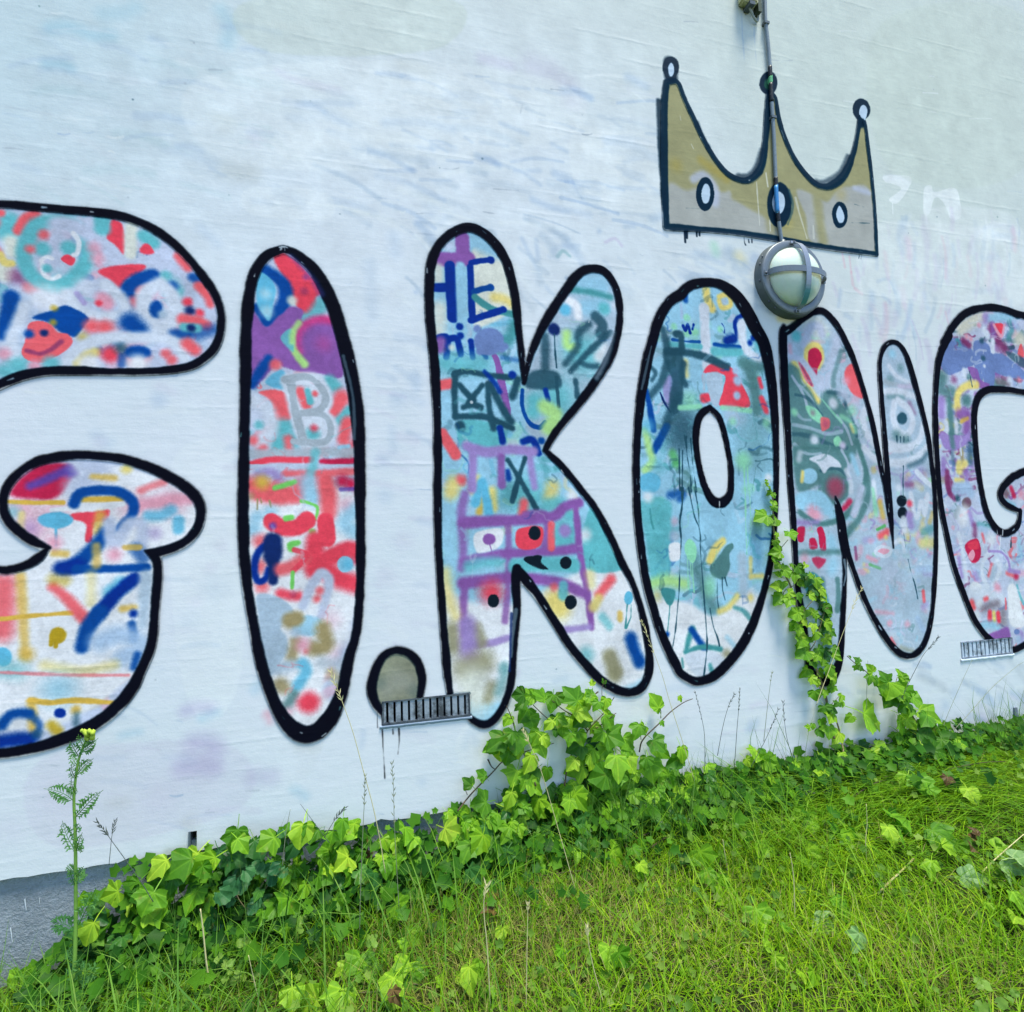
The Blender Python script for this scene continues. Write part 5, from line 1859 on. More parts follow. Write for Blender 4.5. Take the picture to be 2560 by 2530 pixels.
LP = on_wall(1968, 704); LP[1] = 0
R_ = 0.1215
def metal(name, rgb, rough, var=0.2):
    t = NT(name); v = t.obj(); n = t.noise(v, 30, 6, 0.65); c = tuple(float(x) for x in s2l(rgb))
    col = t.mix(n, tuple(x * (1 - var) for x in c), tuple(x * (1 + var) for x in c))
    return t.done(t.principled(col, rough, 0.35, t.bump(t.noise(v, 160, 3), 0.15, 0.001), 0.5))
M_LBASE = metal('lamp_base_metal', (84, 92, 94), 0.5, 0.35)
M_LRING = metal('lamp_ring_metal', (112, 119, 124), 0.42)
def dome_mat():
    t = NT('lamp_glass'); v = t.obj()
    n = t.noise(v, 18, 4)
    col = t.mix(t.maprange(n, 0.35, 0.65), (0.58, 0.67, 0.55), (0.66, 0.74, 0.63))
    # a puff of turquoise spray on the lower half of the glass
    d = t.node('ShaderNodeVectorMath', operation='DISTANCE'); t.l.new(v, d.inputs[0]); d.inputs[1].default_value = (0.012, -0.07, -0.058)
    m = t.math('ADD', d.outputs['Value'], t.math('MULTIPLY', t.math('SUBTRACT', n, 0.5), 0.03))
    col = t.mix(t.maprange(m, 0.012, 0.042, 0.72, 0.0), col, (0.13, 0.42, 0.42))
    dd = t.node('ShaderNodeVectorMath', operation='DISTANCE'); t.l.new(v, dd.inputs[0]); dd.inputs[1].default_value = (0.075, -0.06, -0.03)
    col = t.mix(t.maprange(dd.outputs['Value'], 0.02, 0.08, 0.5, 0), col, (0.58, 0.62, 0.34))
    return t.done(t.principled(col, 0.22, 0, None, 0.5, Subsurface_Weight=0.15, Subsurface_Scale=0.02))
lamp = thing('wall_lamp', 'round grey bulkhead lamp with a caged cream glass below the crown', 'lamp', LP)
v, f = lathe([(0.128, 0.0), (0.128, 0.004), (0.1255, 0.007), (0.1245, 0.025), (0.1225, 0.0275)]); mesh_obj('lamp_base', v, f, M_LBASE, lamp, True)
v, f = lathe([(0.1225, 0.027), (0.1222, 0.0315), (0.1195, 0.0335), (0.0995, 0.0345), (0.0975, 0.033), (0.097, 0.027)]); mesh_obj('ring', v, f, M_LRING, lamp, True)
prof = [(0.0965 * math.cos(a), 0.029 + 0.055 * math.sin(a)) for a in np.linspace(0, math.pi / 2 - 0.02, 14)] + [(0.0005, 0.084)]
v, f = lathe(prof); mesh_obj('glass_dome', v, f, dome_mat(), lamp, True)
def cage(ang):
    V, Fc = [], []
    n = 24
    u = (math.cos(ang), math.sin(ang)); p = (-u[1], u[0]); w = 0.0092
    arc = [(-0.1185, 0.0352)] + [(-0.108 * math.cos(a) , 0.0335 + 0.0585 * math.sin(a) ** 0.9) for a in np.linspace(0.06, math.pi - 0.06, n)] + [(0.1185, 0.0352)]
    for (s, d) in arc:
        for (k, e) in ((-w, 0), (w, 0), (w, 0.003), (-w, 0.003)):
            V.append((u[0] * s + p[0] * k, -(d + e), u[1] * s + p[1] * k))
    m = len(arc)
    for i in range(m - 1):
        for k in range(4): Fc.append((4 * i + k, 4 * i + (k + 1) % 4, 4 * i + 4 + (k + 1) % 4, 4 * i + 4 + k))
    Fc += [(3, 2, 1, 0), (4 * m - 4, 4 * m - 3, 4 * m - 2, 4 * m - 1)]
    return V, Fc
M_LTEAL = None
v, f = cage(math.radians(-1)); mesh_obj('cage_bar', v, f, M_LRING, lamp)
v, f = cage(math.radians(91)); v = [(a, b - 0.0004, c) for a, b, c in v]
def bar_mat():
    t = NT('sprayed_bar'); o = t.obj(); s = t.node('ShaderNodeSeparateXYZ', i_0=o)
    c = tuple(float(x) for x in s2l((136, 144, 156)))
    z = t.math('ADD', s.outputs[2], t.math('MULTIPLY', t.noise(o, 40), 0.02))
    m = t.math('MULTIPLY', t.maprange(z, -0.03, -0.055), t.maprange(z, -0.10, -0.085))
    return t.done(t.principled(t.mix(t.math('MULTIPLY', m, 0.85), c, (0.05, 0.26, 0.27)), 0.4, 0.3))
b2 = mesh_obj('cage_bar', v, f, bar_mat(), lamp); b2['label'] = 'upright cage bar with turquoise overspray'
M_SCREW = metal('screw_metal', (70, 76, 84), 0.4)
scr = None
for a in (0, 90, 180, 270):
    a = math.radians(a)
    vv, ff = lathe([(0.0045, 0.0), (0.0045, 0.0025), (0.003, 0.0035), (0.0002, 0.0035)], 10)
    if scr is None: scr = mesh_obj('screw', vv, ff, M_SCREW, lamp, True); o = scr
    else: o = link(scr.copy(), lamp)
    o.location = (0.1135 * math.cos(a), -0.0385, 0.1135 * math.sin(a))
# bolt tabs on the side of the base
for (a) in (150, 163, 188, 222, 235):
    a = math.radians(a)
    o = link(scr.copy(), lamp); o.name = 'screw'; o.location = (0.1245 * math.cos(a), -0.02, 0.1245 * math.sin(a)); o.rotation_euler = (0, -a, 0)

# ------------------------------------------------------------------ conduit, junction box
def pipe_mat(name, rgb, var=0.3):
    t = NT(name); v = t.obj(); c = tuple(float(x) for x in s2l(rgb))
    n = t.noise(v, 25, 5, 0.7); f = t.noise(v, 120, 3, 0.7)
    col = t.mix(n, tuple(x * (1 - var) for x in c), tuple(min(1, x * (1 + var)) for x in c))
    col = t.mix(t.maprange(f, 0.55, 0.7, 0, 0.5), col, (0.10, 0.11, 0.10))
    return t.done(t.principled(col, 0.5, 0.2, t.bump(f, 0.2, 0.001), 0.4))
cpts = [(1912, -60), (1913, 40), (1919, 100), (1925, 170), (1928, 235), (1934, 330), (1938, 420), (1943, 520), (1952, 590), (1957, 616)]
CP = [on_wall(a, b, 0.009) for a, b in cpts]
CP = smooth_line(CP, 6)
top = CP[0]
cond = thing('conduit_pipe', 'thin grey conduit pipe running down the wall through the crown to the lamp', 'pipe', (top[0], 0, CP[-1][2]))
def cz(pts): return [(p[0] - cond.location[0], p[1] - cond.location[1], p[2] - cond.location[2]) for p in pts]
v, f = tube(cz([top + (top - CP[3]) * 3] + CP), 0.0062, n=10); mesh_obj('pipe', v, f, pipe_mat('galvanised', (122, 134, 140)), cond, True)
def seg(za, zb):
    zs = np.linspace(za, zb, 8); P = np.array(CP)
    o = np.argsort(P[:, 2]); P = P[o]
    return [np.array([np.interp(z, P[:, 2], P[:, 0]), np.interp(z, P[:, 2], P[:, 1]), z]) for z in zs]
def zat(py): return on_wall(1930, py)[2]
for (pa, pb, rgb, lab) in ((174, 200, (10, 22, 32), 'black painted stretch of the pipe at the knob of the crown'), (198, 216, (96, 178, 120), 'green spot of paint on the pipe'), (214, 262, (12, 22, 30), 'black painted stretch of the pipe below the knob'),
                           (448, 468, (10, 20, 32), 'black painted stretch of the pipe above the jewel'), (466, 536, (52, 132, 190), 'blue painted stretch of the pipe crossing the middle jewel'), (534, 556, (10, 22, 32), 'black painted stretch of the pipe below the jewel')):
    v, f = tube(cz(seg(zat(pa), zat(pb))), 0.0068, n=10)
    mesh_obj('painted_stretch', v, f, pipe_mat('pipe_paint', rgb, 0.15), cond, True)['label'] = lab
M_CLIP = metal('clip_metal', (96, 104, 108), 0.5)
for py in (70, 300):
    c = seg(zat(py), zat(py) + .01)[0]
    v, f = merge([box(c[0] - 0.009, c[0] + 0.009, -0.0175, -0.0002, c[2] - .004, c[2] + .004)])
    o = mesh_obj('pipe_clip', [(a - cond.location[0], b, z - cond.location[2]) for a, b, z in v], f, M_CLIP, cond)
# flared foot where the pipe enters the lamp
c = CP[-1]
v, f = tube(cz([c + np.array([0, 0, .02]), c + np.array([0.002, 0, -0.008])]), 0.0085, 0.0095, 10); mesh_obj('gland', v, f, M_CLIP, cond, True)

J = on_wall(1864, 8)
jb = thing('junction_box', 'old yellowed junction box with a loose cable end at the top of the wall', 'junction box', (J[0], 0, J[2] - .03))
t = NT('mossy_plastic'); vv = t.obj(); n = t.noise(vv, 40, 6, .7)
M_JB = t.done(t.principled(t.ramp(n, [(0.35, (0.22, 0.21, 0.07)), (0.5, (0.48, 0.46, 0.22)), (0.65, (0.66, 0.66, 0.50))]), 0.6, 0, t.bump(n, .3, .003)))
me = bpy.data.meshes.new('box_body'); bm = bmesh.new(); bmesh.ops.create_cube(bm, size=1)
bmesh.ops.scale(bm, vec=(0.060, 0.034, 0.085), verts=bm.verts); bmesh.ops.translate(bm, vec=(-0.004, -0.0175, 0.048), verts=bm.verts)
bmesh.ops.bevel(bm, geom=bm.edges[:], offset=0.006, segments=3, affect='EDGES'); bm.to_mesh(me); bm.free(); me.materials.append(M_JB)
link(bpy.data.objects.new('box_body', me), jb)
v, f = box(0.030, 0.043, -0.024, -0.0005, -0.012, 0.075); mesh_obj('box_bracket', v, f, metal('bracket', (74, 84, 66), 0.6), jb)
v, f = box(-0.012, 0.008, -0.036, -0.001, -0.006, 0.006); mesh_obj('cable_gland', v, f, M_LBASE, jb)
v, f = tube(smooth_line([(-0.004, -0.02, 0.0), (0.004, -0.018, -0.012), (0.020, -0.014, -0.033), (0.033, -0.010, -0.036), (0.040, -0.008, -0.022), (0.041, -0.008, 0.0)], 5), 0.0036, n=8)
mesh_obj('cable', v, f, simple_mat('grey_cable', (150, 156, 148), 0.5), jb, True)
# ------------------------------------------------------------------ ground
def ground_mat():
    t = NT('soil_and_thatch'); p = t.pos()
    n = t.noise(p, 9, 6, 0.65); f = t.noise(p, 120, 4, 0.7)
    c = t.ramp(n, [(0.35, (0.022, 0.026, 0.010)), (0.55, (0.045, 0.055, 0.016)), (0.72, (0.10, 0.095, 0.04))])
    c = t.mix(t.maprange(f, 0.35, 0.7, 0, 0.7), c, (0.02, 0.03, 0.008))
    return t.done(t.principled(c, 0.95, 0, t.bump(f, 0.8, 0.01), 0.1))
xs = np.concatenate([[-60, -30, -15, -8, -5], np.arange(-3, 6.01, 0.06), [8, 12, 20, 40, 60]])
ys = np.concatenate([[-60, -30, -15, -8, -5], np.arange(-3, 0.121, 0.06), [1, 5, 15, 40]])
gx, gy = np.meshgrid(xs, ys)
gzv = gz(gx, gy)
V = np.column_stack([gx.ravel(), gy.ravel(), gzv.ravel()])
nx = len(xs)
Fc = [(j * nx + i, j * nx + i + 1, (j + 1) * nx + i + 1, (j + 1) * nx + i) for j in range(len(ys) - 1) for i in range(nx - 1)]
tag(mesh_obj('ground', V, Fc, ground_mat(), smooth=True), kind='structure')

# ------------------------------------------------------------------ plant materials
def leafy(name, stops, attr=None, trans=0.35, rough=0.5, vein=False, spec=0.22):
    """leaf colour from a per-leaf random number; veins drawn from the leaf's own coordinates; light passes through"""
    t = NT(name)
    if attr: rnd = t.node('ShaderNodeAttribute', attribute_name=attr).outputs['Fac']
    else: rnd = t.node('ShaderNodeObjectInfo').outputs['Random']
    col = t.ramp(rnd, stops)
    nm = None
    if vein:
        o = t.node('ShaderNodeAttribute', attribute_name='blade').outputs['Vector']
        s = t.node('ShaderNodeSeparateXYZ', i_0=o)
        ax = t.math('ABSOLUTE', s.outputs[0]); y = s.outputs[1]
        d = ax
        for ang in (38, 2):
            a = math.radians(ang); ca, sa = math.cos(a), math.sin(a)
            dd = t.math('ABSOLUTE', t.math('SUBTRACT', t.math('MULTIPLY', ax, sa), t.math('MULTIPLY', y, ca)))
            d = t.math('MINIMUM', d, dd)
        v = t.maprange(d, 0.012, 0.045, 1.0, 0.0)
        n = t.noise(o, 6, 4)
        col = t.mix(t.maprange(n, 0.35, 0.7, 0, 0.45), col, t.mix(1.0, col, (0.55, 0.7, 0.5), 'MULTIPLY'))
        lite = t.mix(1.0, col, (1.75, 1.45, 1.7), 'MULTIPLY')
        col = t.mix(t.math('MULTIPLY', v, 0.75), col, lite)
        w = t.noise(t.pos(), 55, 4)
        col = t.mix(t.maprange(w, 0.60, 0.74, 0, 0.55), col, (0.20, 0.17, 0.03))
        nm = t.bump(t.math('MULTIPLY_ADD', n, 0.05, d), 0.5, 0.03)
    a = t.principled(col, rough, 0, nm, spec)
    tr = t.node('ShaderNodeBsdfTranslucent'); t.set(tr, 'Color', t.mix(1.0, col, (1.5, 1.55, 0.7), 'MULTIPLY'))
    m = t.node('ShaderNodeMixShader', i_0=trans); t.l.new(a, m.inputs[1]); t.l.new(tr.outputs[0], m.inputs[2])
    return t.done(m.outputs[0])

G_IVY = [(0.0, (0.035, 0.125, 0.006)), (0.35, (0.075, 0.22, 0.009)), (0.7, (0.125, 0.31, 0.012)), (1.0, (0.20, 0.40, 0.02))]
G_LIGHT = [(0.0, (0.11, 0.27, 0.009)), (0.5, (0.19, 0.38, 0.014)), (1.0, (0.30, 0.47, 0.03))]
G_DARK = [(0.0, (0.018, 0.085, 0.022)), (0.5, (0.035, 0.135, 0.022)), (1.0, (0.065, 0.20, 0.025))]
M_IVY = leafy('ivy_leaf', G_IVY, vein=True)
M_IVYL = leafy('young_ivy_leaf', G_LIGHT, vein=True)
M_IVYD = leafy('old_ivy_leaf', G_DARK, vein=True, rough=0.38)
M_PALE = leafy('pale_leaf_underside', [(0, (0.17, 0.31, 0.10)), (1, (0.25, 0.38, 0.16))], vein=True, trans=0.2)
M_BROWN = leafy('withered_leaf', [(0, (0.07, 0.04, 0.012)), (1, (0.15, 0.09, 0.03))], vein=True, trans=0.15)
M_STEM = simple_mat('ivy_stem', (112, 104, 72), 0.8, var=0.4)
M_STEMD = simple_mat('woody_stem', (74, 60, 46), 0.85, var=0.4)
M_STRAW = simple_mat('straw', (196, 186, 134), 0.7, var=0.25)
M_STALK = simple_mat('dry_stalk', (126, 132, 104), 0.7, var=0.3)
M_STALKD = simple_mat('dark_stalk', (70, 78, 72), 0.7, var=0.3)

# ------------------------------------------------------------------ ivy
HALF = [  # right half outlines of lobed leaves (x, y), petiole at the origin
    [(0.0, 0.0), (0.10, -0.10), (0.24, -0.16), (0.40, -0.13), (0.47, 0.0), (0.46, 0.14), (0.56, 0.26), (0.64, 0.40), (0.50, 0.45), (0.35, 0.53), (0.25, 0.70), (0.13, 0.87), (0, 1.0)],
    [(0.0, 0.02), (0.12, -0.12), (0.28, -0.20), (0.45, -0.18), (0.52, -0.03), (0.52, 0.10), (0.64, 0.20), (0.74, 0.34), (0.58, 0.42), (0.40, 0.47), (0.30, 0.62), (0.16, 0.79), (0, 0.92)],
    [(0.0, 0.0), (0.09, -0.06), (0.20, -0.09), (0.33, -0.05), (0.40, 0.06), (0.42, 0.18), (0.50, 0.32), (0.55, 0.45), (0.42, 0.50), (0.31, 0.58), (0.22, 0.76), (0.12, 0.94), (0, 1.08)],
    [(0.0, 0.0), (0.12, -0.11), (0.28, -0.16), (0.44, -0.10), (0.53, 0.04), (0.55, 0.18), (0.58, 0.30), (0.58, 0.42), (0.48, 0.52), (0.36, 0.62), (0.24, 0.76), (0.12, 0.88), (0, 0.97)],
    [(0.0, 0.0), (0.10, -0.09), (0.22, -0.12), (0.36, -0.06), (0.43, 0.06), (0.45, 0.20), (0.47, 0.34), (0.45, 0.46), (0.38, 0.58), (0.28, 0.70), (0.19, 0.81), (0.10, 0.92), (0, 1.0)],
]
def ivy_leaf_mesh(name, half, mat, seed, fold=0.22, droop=0.25, curl=0.0):
    r = random.Random(seed)
    V, B, Fc = [], [], []
    n = len(half)
    mids = [0.0, 0.20, 0.45, 0.72]
    L = half[-1][1]
    def z(x, y): return fold * abs(x) * (1 if x > 0 else 0.8 + 0.4 * r.random()) - droop * (y - 0.2) ** 2 - 0.35 * x * x + curl * x * y
    for m in mids: V.append((0, m * L + half[0][1], z(0, m * L))); B.append((0, m * L, 0))
    tip = len(V); V.append((0, L, z(0, L))); B.append((0, L, 0))
    for sgn in (1, -1):
        ring = []
        for (x, y) in half[1:-1]:
            X, Y = sgn * x * (1 + r.uniform(-.12, .12)), y + r.uniform(-.04, .04)
            ring.append(len(V)); V.append((X, Y, z(X, Y) + r.uniform(-.045, .045))); B.append((X, Y, 0))
        path = ring + [tip]
        # fan between the midrib and the margin
        a = ring
        seq = [(0, a[0], a[1], a[2]), (0, a[2], a[3]), (0, a[3], a[4]), (0, a[4], 1), (1, a[4], a[5]), (1, a[5], a[6], a[7]), (1, a[7], 2), (2, a[7], a[8]), (2, a[8], 3), (3, a[8], a[9]), (3, a[9], a[10], tip)]
        for q in seq: Fc.append(q if sgn > 0 else q[::-1])
    # leaf stalk
    k = len(V)
    for (x, y, zz) in ((-.022, 0.02, -0.01), (.022, 0.02, -0.01), (.02, -.30, -.10), (-.02, -.30, -.10), (.015, -.62, -.30), (-.015, -.62, -.30)):
        V.append((x, y, zz)); B.append((0, y, 0))
    Fc += [(k, k + 1, k + 2, k + 3), (k + 3, k + 2, k + 4, k + 5)]
    me = bpy.data.meshes.new(name); me.from_pydata(V, [], Fc); me.materials.append(mat)
    at = me.attributes.new('blade', 'FLOAT_VECTOR', 'POINT'); at.data.foreach_set('vector', np.array(B, np.float32).ravel())
    me.polygons.foreach_set('use_smooth', [True] * len(me.polygons)); me.update()
    return me
def leafset(mat, nm, n=6, fold=0.22, droop=0.25, curl=0.0): return [ivy_leaf_mesh(nm, HALF[i % 5], mat, i * 7 + 3, fold * (0.5 + (0.37 * i) % 1.5), droop, curl * (i - 2)) for i in range(n)]
L_IVY, L_IVYL, L_IVYD = leafset(M_IVY, 'leaf', 8), leafset(M_IVYL, 'leaf', 6), leafset(M_IVYD, 'leaf', 6)
L_PALE, L_BROWN = leafset(M_PALE, 'leaf', 3), leafset(M_BROWN, 'leaf', 3, .6, .8, .3)
rl = random.Random(21)
def leaf_rot(normal, tipdir):
    """local z faces `normal`, local y points as nearly as it can to `tipdir`"""
    n = Vector(normal).normalized(); t = Vector(tipdir); t = (t - n * t.dot(n))
    if t.length < 1e-4: t = Vector((0, 0, -1)) - n * Vector((0, 0, -1)).dot(n)
    t.normalize(); x = t.cross(n)
    return Matrix((x, t, n)).transposed().to_euler()
def put_leaf(parent, meshes, p, size, normal, tipdir, name='leaf', label=None):
    o = bpy.data.objects.new(name, rl.choice(meshes))
    o.location = Vector(p) - parent.location
    o.rotation_euler = leaf_rot(normal, tipdir)
    s = size * rl.uniform(0.86, 1.12)
    o.scale = (s * rl.uniform(.78, 1.18), s, s * rl.uniform(.6, 1.7))
    if label: o['label'] = label
    return link(o, parent)
def scale_at(p):
    f = CAMROT @ np.array([0, 0, -1.0])
    return F / float((np.asarray(p) - CAMPOS) @ f)
def frame_pt(fr, x, y): return fr[0] + x / fr[2], fr[1] + y / fr[2]
def leaves_at(parent, fr, text, sets, off=(0.02, 0.05), upright=0.4, k=0.94):
    """'x,y,size[,tip angle]' in a measuring frame: size in frame units, tip angle in degrees clockwise from straight down"""
    for tk in text.split():
        v = [float(q) for q in tk.split(',')]
        X, Y = frame_pt(fr, v[0], v[1])
        o = rl.uniform(*off)
        p = on_wall(X, Y, o)
        size = k * v[2] / fr[2] / scale_at(p)
        ang = math.radians(v[3] if len(v) > 3 else rl.uniform(-70, 70))
        tip = Vector((-math.sin(ang), -0.35, -math.cos(ang)))
        nrm = Vector((rl.uniform(-.5, .35), -1, upright + rl.uniform(-.25, .35)))
        c = leaf_rot(nrm, tip).to_matrix() @ Vector((0, 0.42 * size, 0))
        put_leaf(parent, rl.choice(sets), Vector(p) - c, size, nrm, tip)
def stem_px(parent, fr, pts, off, r0, r1, mat, name='stem'):
    P = [on_wall(*frame_pt(fr, p[0], p[1]), p[2] if len(p) > 2 else off) for p in pts]
    P = smooth_line(P, 5)
    v, f = tube([Vector(p) - parent.location for p in P], r0, r1, 5)
    return mesh_obj(name, v, f, mat, parent, True)

# the plant that climbs over the letter N
FN = (1930, 1280, 4.242)
b = on_wall(2090, 1890, 0.05)
ivyN = thing('ivy_plant', 'light green ivy climbing the wall over the left leg of the letter N', 'ivy', b)
leaves_at(ivyN, FN, '-62,-330,40,150 -55,-290,60 -20,-250,75 -25,-200,85 20,-170,80 20,-90,110,20 30,-40,90 -110,60,190,90 15,100,160,60 50,250,100 45,330,95 215,250,140,-10 30,430,190,100 45,480,110 60,570,110 130,600,130,30 160,650,120 220,580,90 240,690,160,20 300,610,120 350,570,90 60,660,120,120 40,790,150,100 110,780,120 80,920,190,60 180,950,150,40 215,870,120 290,910,130,-20 310,760,90 430,900,110,-60 430,690,120,-30 470,740,120 550,860,160,-30 540,920,110 590,1030,140,-60 620,1090,110,-70 230,1090,190,80 300,1060,130 350,1070,140,40 440,1060,120 460,1120,120 480,1090,90 360,1180,120 230,1220,170,70 290,1260,140 330,1320,110 440,1230,150,20 450,1310,130 380,1360,130 300,1380,140,40 600,1210,150,-40 640,1280,110,-50 360,1450,120 600,1370,140,-40 310,1500,190,70 380,1530,140 520,1500,170,-30 470,1550,110 680,1470,120,-40 690,1540,130,-50 350,1700,180,60 450,1620,100 540,1600,110 600,1680,160,20 520,1720,130 450,1790,120 480,1820,110 650,1750,140,-30 660,1790,110,-60 620,1880,120 560,1930,110', [L_IVYL, L_IVY, L_IVYL], (0.008, 0.035), k=0.86)
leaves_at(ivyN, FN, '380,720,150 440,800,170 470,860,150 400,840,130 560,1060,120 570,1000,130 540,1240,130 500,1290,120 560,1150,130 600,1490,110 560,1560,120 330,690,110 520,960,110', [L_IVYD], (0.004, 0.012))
stem_px(ivyN, FN, [(-70, -350), (-45, -280), (0, -180), (10, 0), (20, 200), (60, 480), (130, 650), (200, 790), (250, 960), (300, 1160), (350, 1380), (430, 1550), (500, 1750), (570, 1950), (600, 2150), (660, 2400, .05)], 0.008, 0.0018, 0.004, M_STEM)
stem_px(ivyN, FN, [(75, 450), (100, 380), (170, 295)], 0.02, 0.0012, 0.001, M_STEM)
stem_px(ivyN, FN, [(300, 1100), (420, 950), (520, 860)], 0.012, 0.0015, 0.001, M_STEM)
stem_px(ivyN, FN, [(380, 1500), (470, 1350), (560, 1050), (600, 1020)], 0.012, 0.0018, 0.001, M_STEM)
stem_px(ivyN, FN, [(230, 780), (140, 830), (110, 900)], 0.012, 0.0013, 0.001, M_STEM)
stem_px(ivyN, FN, [(480, 1750), (470, 1600), (500, 1450), (640, 1330)], 0.012, 0.0016, 0.001, M_STEM)
leaves_at(ivyN, FI, '760,130,60 855,100,55 905,145,60 880,180,40 820,215,60 850,255,70 870,215,60 800,290,60 840,340,90 880,370,90 790,340,60 720,310,40,120 745,305,36 950,260,60 910,180,40', [L_IVYL, L_IVY], (0.02, 0.05))
stem_px(ivyN, FI, [(780, 80), (830, 180), (880, 280), (910, 400), (920, 470, .06)], 0.014, 0.002, 0.003, M_STEM)
stem_px(ivyN, FI, [(840, 190), (880, 150), (905, 120)], 0.018, 0.001, 0.001, M_STEM)

# the spur to the right of it
FS = (2000, 1550, 3.45)
b = on_wall(2330, 1870, 0.06)
ivyS = thing('ivy_plant', 'arching ivy shoot with large leaves below the bottom of the letter N', 'ivy', b)
leaves_at(ivyS, FS, '430,320,30,150 490,340,75,160 505,410,75 540,425,70 605,420,90,150 600,515,100,30 650,520,95 730,490,120,160 700,590,150,20 770,600,170,30 790,670,190,60 860,640,150 880,480,120,170 900,530,90,0 945,640,160,-60 1020,690,120,-60 900,690,130 770,700,140,60 900,750,120 960,790,110 1110,820,190,-50 1080,860,150,60 930,850,130 960,900,120 880,930,150 1040,930,160 1100,1000,170 970,1000,150 900,1020,150 1140,1000,120 1180,970,130 620,860,260,-62 660,900,120', [L_IVY, L_IVYL, L_IVY], (0.03, 0.08))
stem_px(ivyS, FS, [(405, 310), (470, 370), (580, 455), (640, 530), (720, 600), (860, 700), (940, 780), (1000, 880), (1060, 980), (1120, 1100, .08)], 0.03, 0.0012, 0.003, M_STEMD)
stem_px(ivyS, FS, [(840, 490), (810, 590), (800, 620)], 0.04, 0.001, 0.001, M_STEM)

# the big plant in the middle, below K and O
b = on_wall(1420, 2010, 0.08)
ivyC = thing('ivy_plant', 'bushy ivy spreading up the wall below the letters K and O', 'ivy', b)
leaves_at(ivyC, FH, '1480,50,40,160 1415,60,40,170 1120,130,100,150 1050,140,90,100 1000,130,80,100 1020,180,90,60 1085,150,80 1190,180,130,20 1300,130,110,150 1350,130,50 1395,110,60,160 1400,150,90 1240,150,80,-60 1420,160,80 1440,190,70 1490,180,80 1490,220,60 1340,220,150,10 1370,240,120 1030,250,130,40 1080,290,100 1170,300,90,60 1240,270,70 1250,330,70 1310,290,110,-10 1350,270,120 1510,280,110,-40 940,270,70,40 1450,360,100,70 1540,370,110,-60 1610,400,90,-30 1620,450,90,-20 1440,330,90 1560,330,70 880,400,140,70 840,430,90,80 900,460,110,10 990,400,150,10 1000,460,80,0 1100,370,100,40 1130,430,110,-20 1150,390,80 970,370,80 940,480,90,20 1310,430,130,80 1290,380,90 1350,370,90 1390,470,120,60 1470,460,150 1440,500,120 1320,550,120,90 1300,520,80 1060,510,110,30 1080,560,100 1100,600,100 1040,610,90 980,590,100,30 1160,570,80 1090,640,110 1560,540,170,10 1620,510,110 1580,580,130 1660,590,70 1750,560,130,0 1720,520,100 1450,590,130,90 1450,650,140,30 1560,670,130,70 1600,700,130 1540,620,120 1670,330,90,40 1695,320,60 1770,170,90,160 1780,190,70,0 1810,290,40 1790,410,100,-40 1810,450,110,-50 1880,500,100 1920,460,90 1910,150,40 720,620,70,150 715,640,70,60 790,570,70,150 800,600,60,0 780,740,110,95 990,680,110 950,720,110 1300,690,130 1350,720,110 1400,720,100 1260,660,80', [L_IVY, L_IVYL, L_IVY], (0.015, 0.07))
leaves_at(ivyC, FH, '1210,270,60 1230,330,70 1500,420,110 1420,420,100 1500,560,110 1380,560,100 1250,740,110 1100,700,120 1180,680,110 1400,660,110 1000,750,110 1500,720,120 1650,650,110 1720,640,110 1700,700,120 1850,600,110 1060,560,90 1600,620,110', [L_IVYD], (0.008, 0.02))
for pts in ([(660, 780, .06), (740, 680), (850, 570), (930, 490), (1060, 440), (1200, 400)], [(1260, 640, .05), (1290, 480), (1370, 400), (1390, 330), (1480, 230), (1540, 140)], [(1390, 330), (1330, 260), (1250, 210), (1190, 160)], [(1100, 640, .06), (1050, 500), (1000, 380), (960, 250), (935, 190)], [(1680, 450), (1700, 380), (1790, 290), (1860, 220), (1931, 170), (1980, 150)], [(1300, 460), (1290, 350), (1200, 290), (1130, 230), (1060, 160)], [(1420, 330), (1500, 270), (1550, 230)], [(1450, 110), (1420, 130), (1390, 120)], [(830, 490), (850, 530), (870, 545)]):
    stem_px(ivyC, FH, pts, 0.018, 0.0022, 0.001, M_STEMD)
for pts in ([(715, 690), (705, 660), (718, 640)], [(800, 625), (795, 600), (820, 560)], [(1480, 230), (1470, 100), (1490, 45)], [(1800, 260), (1800, 210), (1780, 190)], [(1690, 380), (1685, 340), (1675, 320)]):
    stem_px(ivyC, FH, pts, 0.02, 0.001, 0.0007, M_STEMD)

